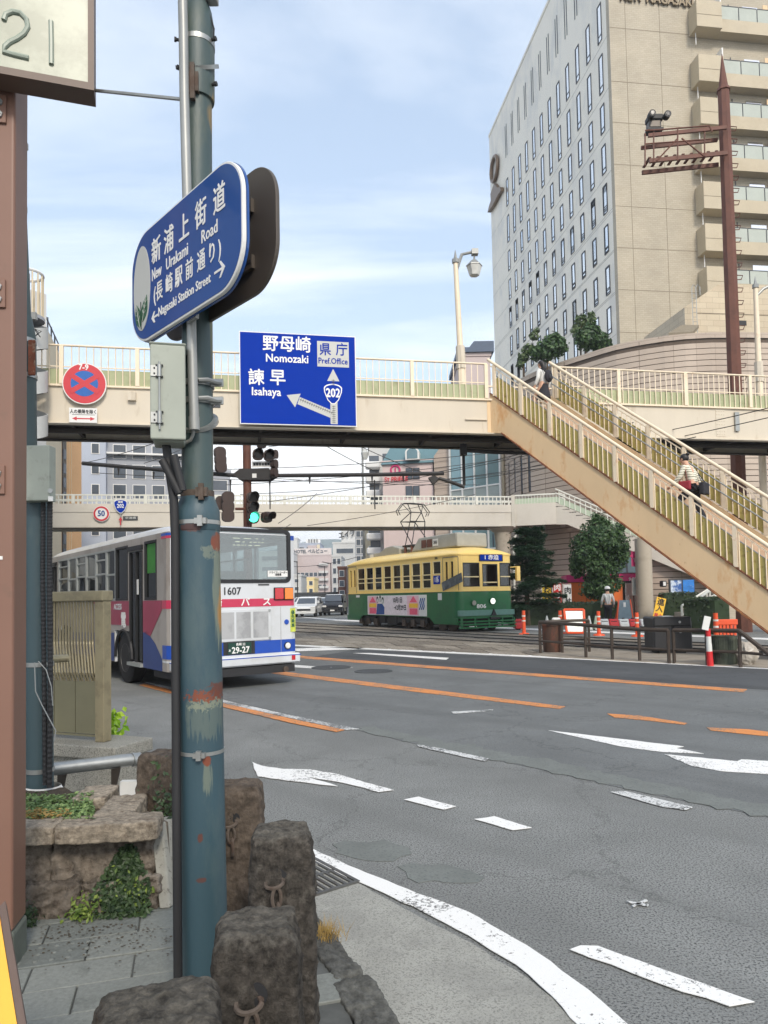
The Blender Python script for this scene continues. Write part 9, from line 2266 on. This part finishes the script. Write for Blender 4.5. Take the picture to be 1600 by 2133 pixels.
for k in range(7): MB(M).box(w-3.3, w-.9, -.9, -.001, h-2.6-2.0*k, h-2.0-2.0*k).build('balcony', m_lw, t)
t, M, w, h = bbox('far_office', 'grey far office block with pink and sun-painted side panels above the hotel sign', 622, 668, 1133, 230, 15, m_gw2, 0, wins=(3, 2, 1.5, 1.2, 1.2, 2.2, 2.4), wmat=m_winb)
MB(M).box(w*.45, w*.85, -.3, -.001, h-4.6, h-.5).build('pink_panel', m_pk, t); MB(M).box(w*.87, w, -.3, -.001, h-4.6, h-.3).build('painted_sunlight', m_crm, t)  # the cream panel stands for sunlight on the block's side
for k in range(5): MB(M).box(w*(.35+.12*k), w*(.35+.12*k)+1.2, 1, 3, h+.3, h+1.6).build('roof_tank', m_whitep, t)
bbox('far_stair_tower', 'thin white far tower with a cream panel left of the office block', 610, 621, 1122, 226, 8, m_lw, 0)
bbox('white_sign_building', 'tall white building carrying a sloping black brand sign', 713, 744, 1090, 150, 14, m_lw, 0)
q = at(729, 1112, 149.5); bs = thing('roof_lettering', 'sloping black katakana letters on the tall white building', 'sign', tuple(q)); text('エイブル', 1.5, m_ink, bs, Matrix.Translation(q) @ Matrix.Rotation(rad(-10), 4, 'Y'), 'lettering', .05, .1, .8)
bbox('white_block', 'stepped white block under the sloping katakana sign', 695, 745, 1132, 140, 12, m_lw, 0, wins=(3, 1, 1.4, .9, 1.4, 1.9, 2), wmat=m_winb)
bbox('grey_corner_block', 'grey windowed block at the left end of the tram roof', 742, 765, 1098, 90, 12, m_gw, 0, wins=(2, 6, .5, .7, .4, 1.2, 1.05), wmat=m_winb)
bbox('white_shop_row', 'white shop row with upright windows left of the tram rear', 693, 712, 1160, 120, 10, m_lw, 0, wins=(2, 4, .5, .9, .4, 1.2, 1.6), wmat=m_winb)
bbox('brown_shop_row', 'dark reddish shop building just behind the tram rear', 705, 722, 1184, 100, 10, m_rustpole, 0, wins=(1, 3, .6, .8, .5, 1.1, 1.4), wmat=m_winb)
bbox('yellow_lit_house', 'small cream house painted sun-bright in the street gap', 629, 655, 1206, 130, 8, pm('sunlit_cream', S(236, 214, 160), rough=.8, var=.05), 0, wins=(2, 2, .6, .7, .6, 1.1, 1.4), wmat=m_winb)  # sunlight on the walls is put into their colour
bbox('white_low_house', 'low white house beside the bus tail', 612, 628, 1200, 118, 8, m_lw, 0, wins=(1, 2, .6, .5, .5, 1.0, 1.3), wmat=m_winb)
t, M, w, h = bbox('dark_canopy_shop', 'dark canopied shelter along the pavement behind the white car', 612, 700, 1238, 105, 5, m_dark, 0); 
for k, m_ in enumerate((m_gw, m_blue2, m_lw, m_gw2, m_dark, m_gw, m_lw)): MB(M).box(.2+k*w/7, (k+1)*w/7, -.3, -.001, 0, h-.5).build('shop_bay', m_, t)
bbox('left_street_block', 'pale office block closing the street left of the gap', 540, 606, 1150, 175, 20, m_lw, 0, wins=(5, 4, 1.2, 1.0, 1.4, 2.0, 2.6), wmat=m_winb)
for px_, Y, lb in ((690, 85, 'thin grey lamp pole right of the white car'), (620, 80, 'thin dark pole left of the white car'), (677, 95, 'thin dark pole between the two cars')):
    q = at(px_, 1240, Y); p = thing('utility_pole', lb, 'pole', (q.x, Y, 0)); mb = MB(); mb.cyl((q.x, Y, 0), (q.x, Y, 5.5), .08, .05, 6); mb.build('shaft', m_dkp, p); mb = MB(); mb.cyl((q.x, Y, 5.4), (q.x-1.0, Y-.2, 5.6), .05, n=5); mb.build('arm', m_dkp, p)
# cars
def car(label, px_, py_, W, L, H, mat, kind=0, ang=rad(-94), group='cars in the far street'):
    b = gz(px_, py_, 0); c = thing('car', label, 'car', (b.x, b.y, 0), ang, group, world=False)
    prof = [(L/2, .28), (L/2+.02, .62), (L/2-.12, .80), (L*.30, .95), (L*.12, H-.08), (-.05*L, H), (-L*.42, H-.03), (-L*.49, H*.62), (-L/2, .55), (-L/2, .28)] if kind == 0 else [(L/2, .28), (L/2, .80), (L/2-.1, .98), (L*.36, 1.08), (L*.24, H-.06), (.1, H), (-L*.46, H-.02), (-L*.49, H*.6), (-L/2, .55), (-L/2, .28)]
    mb = MB(); n = len(prof); vs = [(x, y*(1.0 if z < 1.0 else .86), z) for y in (-W/2, W/2) for x, z in prof]; mb.add(vs, [tuple(range(n)), tuple(range(2*n-1, n-1, -1))]+[(i, i+n, (i+1) % n+n, (i+1) % n) for i in range(n)]); mb.build('body', mat, c, bevel=.05, seg=2)
    p3, p4 = Vector((prof[3][0], 0, prof[3][1])), Vector((prof[4][0], 0, prof[4][1])); up_ = (p4-p3).normalized(); nn = Vector((up_.z, 0, -up_.x))
    mb = MB(); mb.prism([p3+up_*.06+nn*.012+Vector((0, -W*.42, 0)), p3+up_*.06+nn*.012+Vector((0, W*.42, 0)), p4-up_*.07+nn*.012+Vector((0, W*.37, 0)), p4-up_*.07+nn*.012+Vector((0, -W*.37, 0))], -nn*.008); mb.build('windscreen', m_winb, c)
    for s_ in (1, -1):
        MB().box(L/2-.06, L/2+.03, s_*W*.40-.16, s_*W*.40+.16, .66, .80).build('headlight', m_signwhite, c, bevel=.03)
        MB().prism([(L*.22, s_*W*.47, 1.0), (L*.10, s_*W*.44, H-.14), (-L*.38, s_*W*.44, H-.14), (-L*.42, s_*W*.47, 1.0)], (0, s_*.012, 0)).build('side_window', m_winb, c); MB().box(L*.22, L*.30, s_*(W/2+.12)-.08, s_*(W/2+.12)+.08, 1.0, 1.16).build('door_mirror', mat, c, bevel=.03)
        for x in (L*.31, -L*.31): wheel(c, (x, s_*(W/2-.10), .31), .31, .2, m_tyre, m_rim, -s_)
    MB().box(L/2+.0, L/2+.035, -W*.30, W*.30, .48, .62).build('grille', m_black, c); MB().box(L/2+.02, L/2+.04, -.17, .17, .36, .46).build('licence_plate', m_letter, c); MB().box(L/2-.1, L/2+.04, -W*.46, W*.46, .24, .36).build('bumper', m_black if kind else mat, c, bevel=.03)
m_carw = pm('car_white', S(214, 216, 216), rough=.25, var=.02, coat=.5); m_cark = pm('car_black', S(34, 36, 42), rough=.2, var=.05, coat=.5); m_carg = pm('car_grey', S(130, 136, 142), rough=.25, var=.03, coat=.5)
car('white hatchback facing the camera in the street beyond the bus', 643, 1284, 1.68, 4.0, 1.52, m_carw, 0)
car('black van-shaped kei car facing the camera left of the tram', 699, 1281, 1.60, 3.5, 1.68, m_cark, 1)
car('grey car half hidden between the white and the black ones', 670, 1276, 1.68, 4.2, 1.45, m_carg, 0)
car('second white car parked further back at the left of the street', 630, 1272, 1.68, 4.0, 1.5, m_carw, 0)

# unseen block added on the left to keep sky light off the bus side
t = thing('sky_blocker', 'unseen tall grey block added at far left to darken the bus side', 'building', (-11, 2, 0)); MB().box(-30, -10.7, 1.5, 19, 0, 22).build('wall', m_gw, t); MB().box(-30.2, -10.5, 1.3, 19.2, 22.001, 22.4).build('parapet', m_gw, t)
# thin summer air
hz_ = MB().box(-1300, 1300, -60, 2050, -1.2, 150); m = bpy.data.materials.new('haze_air'); m.use_nodes = True; t = NT(m); o = t.n('ShaderNodeOutputMaterial'); v = t.n('ShaderNodeVolumePrincipled', {'Color': (.86, .92, 1, 1), 'Density': .0006}); t.t.links.new(v.outputs[0], o.inputs[1])
tag(hz_.build('haze', m), 'thin pale haze over the far end of the street', 'haze', kind='stuff')
